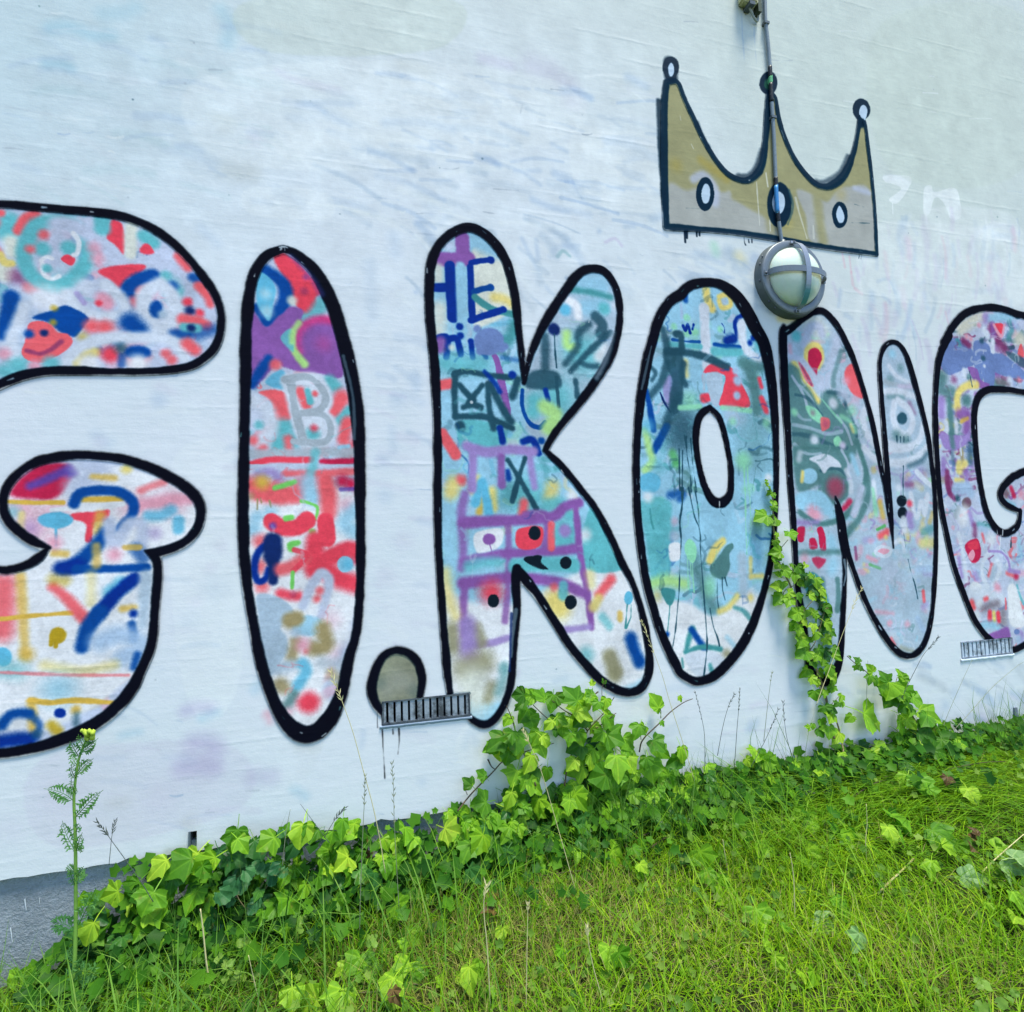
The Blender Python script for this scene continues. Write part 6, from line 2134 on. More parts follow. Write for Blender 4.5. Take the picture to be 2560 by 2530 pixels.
# ivy running along the foot of the wall: three stretches
def bank(name_label, x0, x1, n, seed, h=0.07, depth=0.16, size=(0.026, 0.054), sets=None, grp='ivy along the foot of the wall'):
    r = random.Random(seed)
    o = thing('ivy_plant', name_label, 'ivy', ((x0 + x1) / 2, -0.1, float(gz((x0 + x1) / 2, -0.1))), grp)
    for i in range(n):
        x = r.uniform(x0, x1)
        if 0.5 + 0.5 * math.sin(13 * x + seed) * math.sin(29 * x + 2) < r.random() * 0.75: continue
        d = abs(r.gauss(0, 1)) * depth * 0.6 + 0.02
        z = float(gz(x, -d)) + r.uniform(0.02, 1) * h * max(0.25, 1 - d / (depth * 2.2)) + 0.015
        k = r.random()
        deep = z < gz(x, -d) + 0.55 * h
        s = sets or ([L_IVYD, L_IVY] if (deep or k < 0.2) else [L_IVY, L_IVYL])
        nr = Vector((r.uniform(-1.0, .9), -0.75 + r.uniform(-.35, .5), r.uniform(.1, 1.2)))
        put_leaf(o, rl.choice(s), (x, -d, z), r.uniform(*size), nr, Vector((r.uniform(-1, 1), -0.6, -0.7 + r.uniform(-.4, .6))))
    for i in range(3):
        xa = r.uniform(x0, x0 + (x1 - x0) * 0.4); pts = []
        for q in np.linspace(0, 1, 8):
            x = xa + (x1 - xa) * q * 0.9; d = 0.05 + 0.06 * i + 0.03 * math.sin(6 * q + i)
            pts.append((x - o.location.x, -d - o.location.y, float(gz(x, -d)) + 0.012 + 0.010 * math.sin(9 * q) - o.location.z))
        v, f = tube(smooth_line(pts, 3), 0.0018, 0.0011, 5); mesh_obj('runner', v, f, M_STEMD, o, True)
    return o
bank('ivy creeping along the foot of the plinth between the tall weed and the full stop', -0.46, 0.06, 190, 1, 0.185, 0.08)
bank('dense ivy along the foot of the wall below the full stop and the letter K', 0.06, 0.62, 270, 2, 0.165, 0.10)
bank('dense ivy along the foot of the wall below the letter O', 0.62, 1.22, 240, 3, 0.115, 0.11)
bank('ivy and runners along the foot of the wall below the letter N', 1.22, 2.0, 150, 4, 0.08, 0.10)
bank('sparse dark ivy at the foot of the wall below the right vent', 2.0, 2.9, 80, 5, 0.06, 0.07)

# leaves traced along the white edge of the left stretch, standing clear of the plinth
ivyL = thing('ivy_plant', 'row of broad ivy leaves standing in front of the bare grey plinth', 'ivy', on_wall(430, 2180, 0.06))
leaves_at(ivyL, FG, '620,1250,120,80 740,1220,140,50 880,1110,190,60 1010,1090,190,70 1075,1065,140,40 1150,1080,180,70 1160,1120,120 1320,950,170,10 1360,970,130,-40 1690,920,180,10 1730,900,130 1600,890,80,-150 1500,960,130 1860,930,90 1830,1050,150,30 1920,870,120 1220,1140,60 690,1500,150 500,1470,160 480,1280,110 600,1580,170 880,1270,200 830,1300,170 1140,1290,150 1230,1470,90', [L_IVY, L_IVYL, L_IVY], (0.04, 0.10), k=0.8)
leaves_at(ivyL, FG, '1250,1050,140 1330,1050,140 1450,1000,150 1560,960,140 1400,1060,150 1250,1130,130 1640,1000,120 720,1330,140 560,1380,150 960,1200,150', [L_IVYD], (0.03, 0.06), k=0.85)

# ground ivy shoots lying in the grass
def ground_leaves(parent, fr, text, sets, lift=(0.012, 0.042), label=None):
    for tk in text.split():
        v = [float(q) for q in tk.split(',')]
        X, Y = frame_pt(fr, v[0], v[1])
        p = on_ground(X, Y, rl.uniform(*lift))
        size = 0.8 * v[2] / fr[2] / scale_at(p)
        ang = math.radians(v[3] if len(v) > 3 else rl.uniform(-80, 80))
        tip = Vector((-math.sin(ang), -math.cos(ang) * .8, -math.cos(ang) * .55))
        nrm = Vector((rl.uniform(-.9, .8), -0.75 + rl.uniform(-.2, .5), 0.75 + rl.uniform(-.5, .4)))
        c = leaf_rot(nrm, tip).to_matrix() @ Vector((0, 0.42 * size, 0))
        put_leaf(parent, rl.choice(sets), Vector(p) - c, size, nrm, tip, label=label)
def shoot(label, fr, base_xy, text, sets, run=None, grp='ivy shoots in the grass'):
    o = thing('ivy_shoot', label, 'ivy', on_ground(*frame_pt(fr, *base_xy)), grp)
    ground_leaves(o, fr, text, sets)
    if run:
        P = [on_ground(*frame_pt(fr, *q), 0.008) for q in run]
        v, f = tube([Vector(q) - o.location for q in smooth_line(P, 5)], 0.0013, 0.0009, 5); mesh_obj('runner', v, f, M_STEM, o, True)
    return o
shoot('large bright ivy leaves at the bottom edge below the full stop', FH, (300, 1800), '120,1700,220,-20 70,1650,170 400,1720,240,10 340,1660,150 270,1780,170,40 330,1840,130 570,1760,140,-30 400,1510,150,10 350,1540,100', [L_IVYL, L_IVY], [(100, 1800), (260, 1790), (400, 1750), (560, 1790)])
shoot('pair of ivy leaves beside the thin dead stalk', FH, (750, 1750), '730,1720,160,10 770,1680,120 830,1830,150,0 690,1720,110 850,1790,80', [L_IVYL, L_IVY], [(690, 1760), (760, 1740), (830, 1850)])
shoot('dull green ivy leaves in the grass left of the brown patch', FH, (300, 1330), '250,1330,150,30 380,1300,180,40 60,1340,110,90 60,1440,110 330,1260,110 210,1290,90', [L_IVYD, L_IVY], [(60, 1400), (220, 1350), (390, 1330)])
shoot('small lone ivy leaf in the middle of the lawn', FH, (920, 1500), '910,1480,120,20 940,1460,70', [L_IVYL], [(900, 1500), (960, 1490)])
shoot('two serrated leaves near the bottom of the lawn', FH, (1560, 1640), '1510,1600,150,20 1590,1610,110,-20 1250,1600,120,0 1240,1660,70', [L_IVY], [(1240, 1650), (1400, 1660), (1580, 1650)])
shoot('yellowish ivy leaves lying in the long grass below the letter O', FH, (1580, 1080), '1560,1040,160,-50 1620,1090,110,-40 1450,1040,100,80 1690,1130,110 1700,1100,80 1330,1030,110,20 1180,1050,160,60 1250,940,190,0 1360,960,120', [L_IVYL, L_IVY], [(1430, 1060), (1560, 1080), (1690, 1140)])
shoot('yellow green ivy leaves hanging beside the brown leaf, below the letter N', FI, (150, 1130), '140,1070,170,10 170,1160,110,0 230,1260,140,60 250,1180,80 440,1020,110 490,1000,120', [L_IVYL], [(140, 1060), (200, 1180), (250, 1260)])
shoot('ivy shoot with a yellow green hanging leaf low on the right lawn', FI, (460, 1450), '450,1390,150,10 480,1460,120,10 500,1540,80 560,1630,110 740,1720,130,40 690,1710,80 590,1440,70', [L_IVYL, L_IVY], [(440, 1380), (480, 1480), (560, 1640), (730, 1720)])
shoot('grey green ivy leaves in the middle of the right lawn', FI, (900, 1370), '940,1350,170,-60 820,1420,150,-40 880,1300,80 870,1380,70 1000,1520,150 990,1640,90 1030,1730,80', [L_IVY, L_PALE], [(800, 1400), (880, 1380), (960, 1370)])
shoot('ivy leaves scattered in the long grass below the arching shoot', FI, (900, 850), '880,800,130,-60 890,900,140 970,970,170 950,930,120 1230,830,150,10 1240,890,100 1190,920,140,10 1250,950,110 1270,620,130 1360,640,140 1430,660,100,-70 1200,620,80 730,880,120 700,830,130 730,720,130,90 650,700,130 690,970,120 750,1010,90,-40 700,1070,90', [L_IVY, L_IVYL, L_IVY], [(700, 960), (880, 900), (1000, 960), (1240, 880)])
shoot('ivy leaves turned edge on in the right part of the long grass', FI, (1500, 960), '1480,930,180,-20 1510,1000,120,-30 1640,700,130,10 1600,990,120 1610,1060,70 1410,1100,130 1820,1000,120 1900,1290,150 1880,1380,110 1740,1330,90', [L_IVYL, L_IVY], [(1450, 900), (1520, 1010), (1610, 1060)])
shoot('pale ivy leaves showing their undersides near the right edge', FI, (1800, 1180), '1660,1160,180,-70 1830,1140,150,20 1910,1090,160,-20 1900,1060,110', [L_PALE], [(1650, 1190), (1780, 1190), (1900, 1140), (1880, 1260)])
shoot('bright broad leaves cut off by the bottom edge beside the weed', FG, (1750, 1850), '1700,1880,280,80 1640,1840,160 1900,1860,220,20 1800,1820,150 1920,1670,90', [L_IVYL], None)
shoot('low green leaves at the foot of the tall weed', FG, (350, 1700), '260,1610,200,90 360,1540,170,60 330,1760,170,60 500,1690,170,20 590,1760,160 480,1600,180 150,1700,120,90 110,1860,150,60 60,1740,110 260,1830,130 420,1880,120', [L_IVY, L_IVYD, L_IVY], [(120, 1760), (300, 1700), (480, 1700)])

# withered leaves
for lab, fr, tx in (('curled brown leaf hanging in the ivy below the letter O', FI, '310,690,80,0 350,720,100,-20 340,680,70'), ('brown withered leaves in the ivy under the left part of the wall', FH, '140,960,70,0 150,1030,80 120,990,60'),
                    ('small brown leaf in the long grass on the right', FI, '1500,610,70,40'), ('dull brown dock leaf standing in the right lawn', FI, '1650,890,70,170 1660,940,80 1645,990,60'), ('dry brown leaf beside the pale ivy at the bottom', FH, '310,1820,110,-20'),
                    ('brown tuft in the lawn near the pale stalk', FH, '850,1280,110 840,1330,90'), ('small brown scrap in the dense ivy', FH, '1350,830,70')):
    v = [float(q) for q in tx.split()[0].split(',')]
    o = thing('withered_leaf', lab, 'dead leaf', on_ground(*frame_pt(fr, v[0], v[1])), 'withered leaves')
    ground_leaves(o, fr, tx, [L_BROWN], (0.02, 0.06))

# ------------------------------------------------------------------ round-leaved weeds (scalloped leaves)
def round_leaf_mesh(mat, seed):
    r = random.Random(seed); V = [(0, 0.5, -0.06)]; B = [(0, .5, 0)]; Fc = []
    n = 22
    for k in range(n):
        a = 2 * math.pi * k / n + math.pi * 1.5
        rr = 0.5 * (1 + (0.07 if k % 2 else -0.06)) * (0.55 if k == 0 else 1) * r.uniform(.95, 1.05)
        x, y = rr * math.cos(a), 0.5 + rr * math.sin(a)
        V.append((x, y, 0.10 * math.cos(3 * a + seed) + 0.05)); B.append((x, y, 0))
    for k in range(n): Fc.append((0, 1 + k, 1 + (k + 1) % n))
    me = bpy.data.meshes.new('leaf'); me.from_pydata(V, [], Fc); me.materials.append(mat)
    at = me.attributes.new('blade', 'FLOAT_VECTOR', 'POINT'); at.data.foreach_set('vector', np.array(B, np.float32).ravel())
    me.polygons.foreach_set('use_smooth', [True] * n); me.update(); return me
M_ROUND = leafy('round_leaf', [(0, (0.02, 0.10, 0.035)), (1, (0.05, 0.17, 0.05))], vein=True)
L_ROUND = [round_leaf_mesh(M_ROUND, i) for i in range(4)]
gw = thing('ground_weed', 'dark bluish green weed with scalloped leaves against the plinth', 'weed', on_ground(640, 2230))
leaves_at(gw, FG, '1310,1200,130,20 1360,1180,110 1250,1250,110 1450,1090,90 1500,1110,100 1550,1100,90 1590,1120,70 1530,1150,80 1440,1290,90 1420,1320,90 1480,1330,70 1290,1270,100 1390,1130,90 1580,900,60', [L_ROUND], (0.06, 0.12), 0.7)
for a, b in (((1380, 1330), (1320, 1220)), ((1400, 1340), (1480, 1180)), ((1390, 1350), (1430, 1300)), ((1420, 1330), (1560, 1130))):
    stem_px(gw, FG, [a, ((a[0] + b[0]) / 2 - 10, (a[1] + b[1]) / 2), b], 0.08, 0.0012, 0.001, M_STEM)
M_CLOV = leafy('clover_leaf', [(0, (0.09, 0.20, 0.02)), (1, (0.19, 0.32, 0.05))], vein=False)
L_CLOV = [round_leaf_mesh(M_CLOV, 10 + i) for i in range(4)]
for lab, fr, bx, tx in (('patch of small yellow green medick leaves below the open joint', FG, (1320, 1650), '1230,1600,60 1260,1640,60 1300,1630,55 1330,1700,60 1290,1680,50 1270,1720,50 1340,1650,50 1380,1510,70 1350,1520,60 1400,1530,50 1030,1510,60 1010,1550,60 1250,1590,50'),
                        ('clump of small round leaves in the left grass', FG, (1690, 1400), '1640,1400,60 1690,1390,60 1720,1420,60 1680,1440,55 1510,1390,60 1530,1410,50 1650,1440,50 1710,1380,50 1600,1420,45'),
                        ('small yellowish clover tuft in the left lawn', FH, (180, 1500), '170,1490,60 190,1520,55 160,1520,50 200,1490,50 170,1550,45'),
                        ('yellow green clover cluster at the lower right of the lawn', FI, (1700, 1750), '1680,1750,90 1720,1760,80 1840,1830,90 1800,1860,80 1700,1880,90 1660,1900,80 1880,1800,70'),
                        ('tuft of small pale leaves under the brown leaf', FI, (300, 860), '290,780,70 320,800,60 280,830,70 310,860,60 50,860,70 60,920,80 300,740,60')):
    o = thing('clover', lab, 'clover', on_ground(*frame_pt(fr, *bx)), 'clover tufts in the grass')
    ground_leaves(o, fr, tx, [L_CLOV], (0.03, 0.07))

# ------------------------------------------------------------------ the tall weed on the left
M_WEED = leafy('weed_leaf', [(0, (0.05, 0.17, 0.045)), (1, (0.10, 0.25, 0.055))], vein=False, trans=0.25)
M_WSTEM = simple_mat('weed_stem', (116, 156, 62), 0.6, var=0.3)
M_BUD = simple_mat('weed_bud', (158, 178, 52), 0.6, var=0.3)
OFFW = 0.13
wb = on_wall(*frame_pt(FG, 412, 1760), OFFW)
weed = thing('tall_weed', 'tall thin weed with feathery leaves and a yellow bud head on the left', 'weed', wb)
def wp(x, y, o=OFFW): return on_wall(*frame_pt(FG, x, y), o)
SP = [(412, 1760), (420, 1600), (425, 1400), (425, 1250), (424, 1000), (420, 840), (415, 720), (424, 600), (440, 500), (466, 420), (490, 365)]
v, f = tube([Vector(q) - weed.location for q in smooth_line([wp(*q) for q in SP], 5)], 0.0040, 0.0018, 7); mesh_obj('stem', v, f, M_WSTEM, weed, True)
def feather(pts, width, n, seed, lift=0.0):
    """a deeply cut leaf: a rib with pairs of toothed lobes"""
    r = random.Random(seed)
    P = smooth_line([np.array(p) for p in pts], 8)
    V, Fc = [], []
    vv, ff = tube([Vector(p) - weed.location for p in P], 0.0011, 0.0005, 4)
    V += vv; Fc += ff
    view = np.array([0, -1, 0.25])
    for k in range(n):
        q = (k + 0.6) / n
        i = min(len(P) - 2, int(q * (len(P) - 1)))
        a = P[i]; d = P[i + 1] - P[i]; d = d / (np.linalg.norm(d) + 1e-9)
        s = np.cross(view, d); s = s / (np.linalg.norm(s) + 1e-9)
        L = width * (math.sin(math.pi * min(1, 0.22 + q * 0.85)) ** 0.8) * r.uniform(0.75, 1.15)
        for sg in (1, -1):
            dr = s * sg * 0.8 + d * 0.75 + view * r.uniform(-.35, .35); dr /= np.linalg.norm(dr)
            nrm = np.cross(dr, view); nrm /= np.linalg.norm(nrm)
            w = L * 0.10
            for (t0, L2, ang) in ((0, 1, 0), (0.45, 0.55, 0.9), (0.62, 0.45, -0.9)):
                o = a + dr * L * t0
                e = dr * math.cos(ang) + nrm * math.sin(ang)
                n2 = np.cross(e, view); n2 /= np.linalg.norm(n2)
                m = o + e * L * L2 * 0.5; tp = o + e * L * L2 + view * r.uniform(-.1, .1) * L
                kk = len(V)
                for pt in (o, m + n2 * w, tp, m - n2 * w): V.append(tuple(Vector(pt) - weed.location))
                Fc.append((kk, kk + 1, kk + 2, kk + 3))
    return V, Fc
for i, (pts, w, n) in enumerate((
        ([(412, 722), (370, 690), (310, 665), (245, 655)], .020, 11), ([(425, 815), (465, 770), (520, 710), (580, 662)], .020, 12), ([(422, 1000), (385, 940), (362, 880), (350, 835)], .017, 10), ([(424, 1010), (440, 960), (462, 900)], .014, 8),
        ([(430, 580), (470, 530), (525, 485)], .016, 9), ([(428, 600), (405, 560), (402, 520)], .012, 7), ([(455, 450), (500, 420), (552, 370)], .016, 9), ([(445, 480), (415, 430), (392, 390)], .016, 9), ([(436, 530), (410, 490), (412, 450)], .012, 7),
        ([(424, 680), (405, 640), (400, 600)], .010, 6), ([(424, 1130), (400, 1110), (378, 1085)], .014, 8), ([(424, 1150), (450, 1120), (470, 1090)], .013, 7), ([(424, 1190), (450, 1150), (480, 1130)], .015, 8), ([(424, 1200), (405, 1160), (395, 1110)], .012, 6),
        ([(425, 960), (445, 1000), (465, 960)], .012, 7), ([(424, 900), (440, 870), (455, 890)], .010, 6), ([(422, 1620), (400, 1580), (385, 1540)], .014, 8), ([(420, 1700), (450, 1640), (465, 1610)], .015, 8), ([(418, 1700), (395, 1670), (380, 1660)], .014, 7),
        ([(470, 420), (450, 380), (440, 350)], .010, 6), ([(480, 395), (510, 385), (535, 380)], .010, 6), ([(440, 1420), (500, 1300), (540, 1210)], .022, 12), ([(420, 1450), (350, 1410), (280, 1430)], .022, 12),
        ([(418, 1760), (470, 1700), (560, 1690)], .03, 11), ([(415, 1780), (450, 1850), (540, 1880)], .03, 11), ([(412, 1780), (370, 1840), (330, 1880)], .026, 10), ([(415, 1740), (440, 1780), (420, 1860)], .026, 10))):
    P = [wp(x, y, OFFW + 0.012 * q * (1 if i % 2 else -0.6)) for q, (x, y) in enumerate(pts)]
    v, f = feather(P, w, n, i)
    mesh_obj('leaf', v, f, M_WEED, weed)
rb = random.Random(2); parts = []
me = bpy.data.meshes.new('flower_bud'); bm = bmesh.new(); bmesh.ops.create_icosphere(bm, subdivisions=1, radius=0.0045); bm.to_mesh(me); bm.free(); me.materials.append(M_BUD)
me.polygons.foreach_set('use_smooth', [True] * len(me.polygons))
for k in range(22):
    o = link(bpy.data.objects.new('flower_bud', me), weed)
    o.location = Vector(wp(492 + rb.uniform(-34, 34), 352 + rb.uniform(-24, 26), OFFW + rb.uniform(-.012, .012))) - weed.location
    s = rb.uniform(.7, 1.3); o.scale = (s, s, s * 1.15)

# ------------------------------------------------------------------ single tall grass stalks
def spikelets(P, n, L, w, seed, droop=0.5, mat=None):
    r = random.Random(seed); V, Fc = [], []
    for k in range(n):
        q = k / max(1, n - 1); i = min(len(P) - 2, int(q * (len(P) - 1)))
        a = Vector(P[i]); d = (Vector(P[i + 1]) - a).normalized()
        s = d.cross(Vector((0, -1, 0.1))).normalized() * (1 if k % 2 else -1)
        e = (d + s * droop * r.uniform(.4, 1.2) + Vector((0, r.uniform(-.3, .3), 0))).normalized()
        n2 = e.cross(Vector((0, -1, 0.2))).normalized()
        kk = len(V); l = L * r.uniform(.7, 1.2)
        for pt in (a, a + e * l * .45 + n2 * w, a + e * l, a + e * l * .45 - n2 * w): V.append(tuple(pt))
        Fc.append((kk, kk + 1, kk + 2, kk + 3))
    return V, Fc
def stalk(label, fr, pts, off, mat, r0=0.0011, head=None, grp='tall grass stalks'):
    """pts from the tip down to the base; head = (share of the length, spikelets, length, width)"""
    P = [on_wall(*frame_pt(fr, x, y), off) for x, y in pts]
    o = thing('grass_stalk', label, 'grass stalk', P[-1], grp)
    S = smooth_line(P, 6)
    v, f = tube([Vector(q) - o.location for q in S], r0 * .55, r0, 5); mesh_obj('stem', v, f, mat, o, True)
    if head:
        sh, n, L, w = head
        m = max(3, int(len(S) * sh))
        v, f = spikelets([Vector(q) - o.location for q in S[:m]][::-1], n, L, w, len(label))
        mesh_obj('seed_head', v, f, mat, o)
    return o
FL = (560, 1200, 2.85)
stalk('pale grass stalk leaning across the bottom of the letter I', FL, [(755, 1360), (800, 1470), (850, 1600), (920, 1800), (990, 2060), (1060, 2320), (1110, 2560), (1150, 2800)], 0.16, M_STRAW, .0011, (.3, 14, .016, .0014))
stalk('straight stalk with a narrow dark head left of the grey vent', FH, [(140, 570), (138, 700), (130, 860), (120, 1100), (112, 1350), (110, 1600)], 0.2, M_STALK, .001, (.3, 12, .012, .0011))
stalk('faint thin stalk in front of the wall below the grey vent', FH, [(290, 500), (300, 640), (305, 850), (318, 1100), (330, 1300), (340, 1480)], 0.2, M_STALK, .0009, (.45, 16, .012, .0011))
stalk('stalk slanting down from between the letters K and O', FE, [(1690, 1590), (1740, 1720), (1810, 1909), (1850, 2050), (1930, 2300), (1990, 2500)], 0.10, M_STRAW, .001, (.3, 14, .014, .0012))
stalk('long yellowish stalk crossing the ivy below the letter K', FH, [(1025, 320), (1075, 430), (1130, 560), (1230, 900), (1330, 1260), (1400, 1560), (1470, 1860)], 0.26, M_STRAW, .0011, (.16, 10, .014, .0013))
stalk('dark headed stalk below the right side of the letter O', FI, [(82, 105), (110, 210), (135, 330), (140, 450), (138, 560)], 0.07, M_STALKD, .0009, (.4, 10, .010, .0010))
stalk('curved stalk with a dark head between O and the ivy', FI, [(308, 118), (270, 200), (240, 310), (210, 470)], 0.07, M_STALKD, .0009, (.4, 10, .010, .0010))
stalk('upright stalk beside the curved dark headed one', FI, [(336, 85), (330, 200), (320, 320), (305, 540)], 0.06, M_STALKD, .0009, (.45, 12, .010, .0010))
stalk('tall straight stalk rising toward the gap between O and N', FI, [(518, -10), (500, 120), (486, 240), (470, 390)], 0.05, M_STALK, .0009, (.25, 8, .010, .0009))
stalk('forked dark stalk left of the climbing ivy', FI, [(555, 200), (520, 290), (470, 400), (400, 530)], 0.06, M_STALKD, .0009, (.5, 12, .012, .0011))
stalk('short dark stalk leaning left beside the forked one', FI, [(577, 160), (585, 260), (600, 370), (635, 500)], 0.07, M_STALKD, .0009, (.45, 10, .012, .0011))
stalk('pale stalk slanting across the right edge of the climbing ivy', FN, [(960, 800), (890, 930), (840, 1060), (780, 1210), (690, 1450), (620, 1640), (540, 1850), (470, 2050)], 0.07, M_STRAW, .0010, (.3, 14, .016, .0012))
stalk('dark headed stalk leaning right under the letter N', FS, [(1200, 138), (1140, 215), (1065, 300), (1000, 420), (930, 560), (840, 760)], 0.06, M_STALKD, .0010, (.35, 16, .012, .0012))
stalk('thin stalk rising to the white vent', FS, [(1485, 345), (1420, 480), (1345, 650), (1280, 800), (1220, 960)], 0.05, M_STALK, .0008)
stalk('long bent stalk ending at the right edge below the vent', FS, [(1960, 350), (1890, 385), (1760, 490), (1640, 600), (1500, 760), (1410, 860), (1335, 940)], 0.06, M_STALK, .0009)
stalk('thin upright stalk over the arching ivy shoot', FS, [(585, 345), (580, 480), (576, 620), (572, 770)], 0.05, M_STALK, .0008)
stalk('meadow grass stalk with an open head right of the tall weed', FG, [(542, 838), (590, 895), (622, 940), (680, 1020), (730, 1090), (800, 1190), (860, 1290)], 0.10, M_STALKD, .0009, (.3, 14, .012, .0011))
stalk('second open head of meadow grass right of the tall weed', FG, [(645, 832), (636, 880), (626, 935), (620, 1000), (612, 1080)], 0.10, M_STALKD, .0007, (.45, 10, .011, .0010))
stalk('short blade standing before the plinth left of the ivy leaves', FG, [(1630, 770), (1612, 860), (1598, 960), (1585, 1100)], 0.10, M_STALK, .0009)
stalk('blade leaning left above the dark weed', FG, [(1686, 740), (1730, 800), (1800, 895), (1850, 960)], 0.08, M_STALKD, .0008)
stalk('small dark tufted stalk between the weed and the vent', FG, [(1940, 760), (1900, 800), (1860, 860), (1820, 930)], 0.08, M_STALKD, .0009, (.6, 10, .012, .0013))
def ground_stalk(label, fr, pts, lean_off, mat, r0, head=None, grp='dead stalks in the lawn'):
    b = on_ground(*frame_pt(fr, *pts[-1]))
    return stalk(label, fr, pts, max(0.03, -b[1]), mat, r0, head, grp)
ground_stalk('bleached dead stalk with a folded tip in the lawn', FH, [(825, 1190), (808, 1280), (810, 1380), (822, 1500), (832, 1650), (845, 1900)], 0, M_STRAW, .0014, (.2, 6, .02, .0016))
ground_stalk('thin straight straw right of the bleached stalk', FH, [(1055, 1290), (1052, 1450), (1048, 1650), (1044, 1920)], 0, M_STRAW, .0011, (.12, 6, .012, .0012))
ground_stalk('broken straw with a tufted tip in the lower lawn', FH, [(1388, 1425), (1395, 1520), (1420, 1650), (1450, 1760), (1490, 1900)], 0, M_STRAW, .0011, (.2, 8, .014, .0014))
ground_stalk('thick pale dead stalk in the left grass', FG, [(1125, 1330), (1140, 1450), (1155, 1600), (1170, 1720), (1185, 1860)], 0, M_STRAW, .0022)
ground_stalk('short white straw below the brown leaf', FI, [(240, 940), (250, 1010), (262, 1080), (268, 1140)], 0, M_STRAW, .0015)
ground_stalk('white straw in the middle of the right lawn', FI, [(617, 1015), (630, 1090), (640, 1200), (645, 1420)], 0, M_STRAW, .0013)
ground_stalk('double straw standing in the right lawn', FI, [(1045, 740), (1050, 850), (1042, 950), (1050, 1080)], 0, M_STRAW, .0011)
ground_stalk('long stem slanting to the right edge of the lawn', FI, [(1931, 910), (1850, 980), (1760, 1060), (1690, 1130)], 0, M_STRAW, .0016)
ground_stalk('curved white straw left in the lawn', FG, [(1395, 1590), (1415, 1680), (1440, 1790), (1470, 1900)], 0, M_STRAW, .0012)
# a dry twig
P = [on_ground(*frame_pt(FI, x, y), 0.014) for x, y in ((1108, 1248), (1180, 1175), (1250, 1110), (1312, 1048))]
tw = thing('dry_twig', 'short pale dry twig lying across the right lawn', 'twig', P[0])
v, f = tube([Vector(q) - tw.location for q in smooth_line(P, 4)], 0.0026, 0.0017, 7); mesh_obj('stick', v, f, simple_mat('twig_bark', (186, 168, 112), 0.8, var=0.35, bump=.002), tw, True)
v, f = tube([Vector(P[1]) - tw.location, Vector(P[1]) - tw.location + Vector((0.015, -.01, .018))], 0.002, 0.001, 5); mesh_obj('side_twig', v, f, M_STRAW, tw)

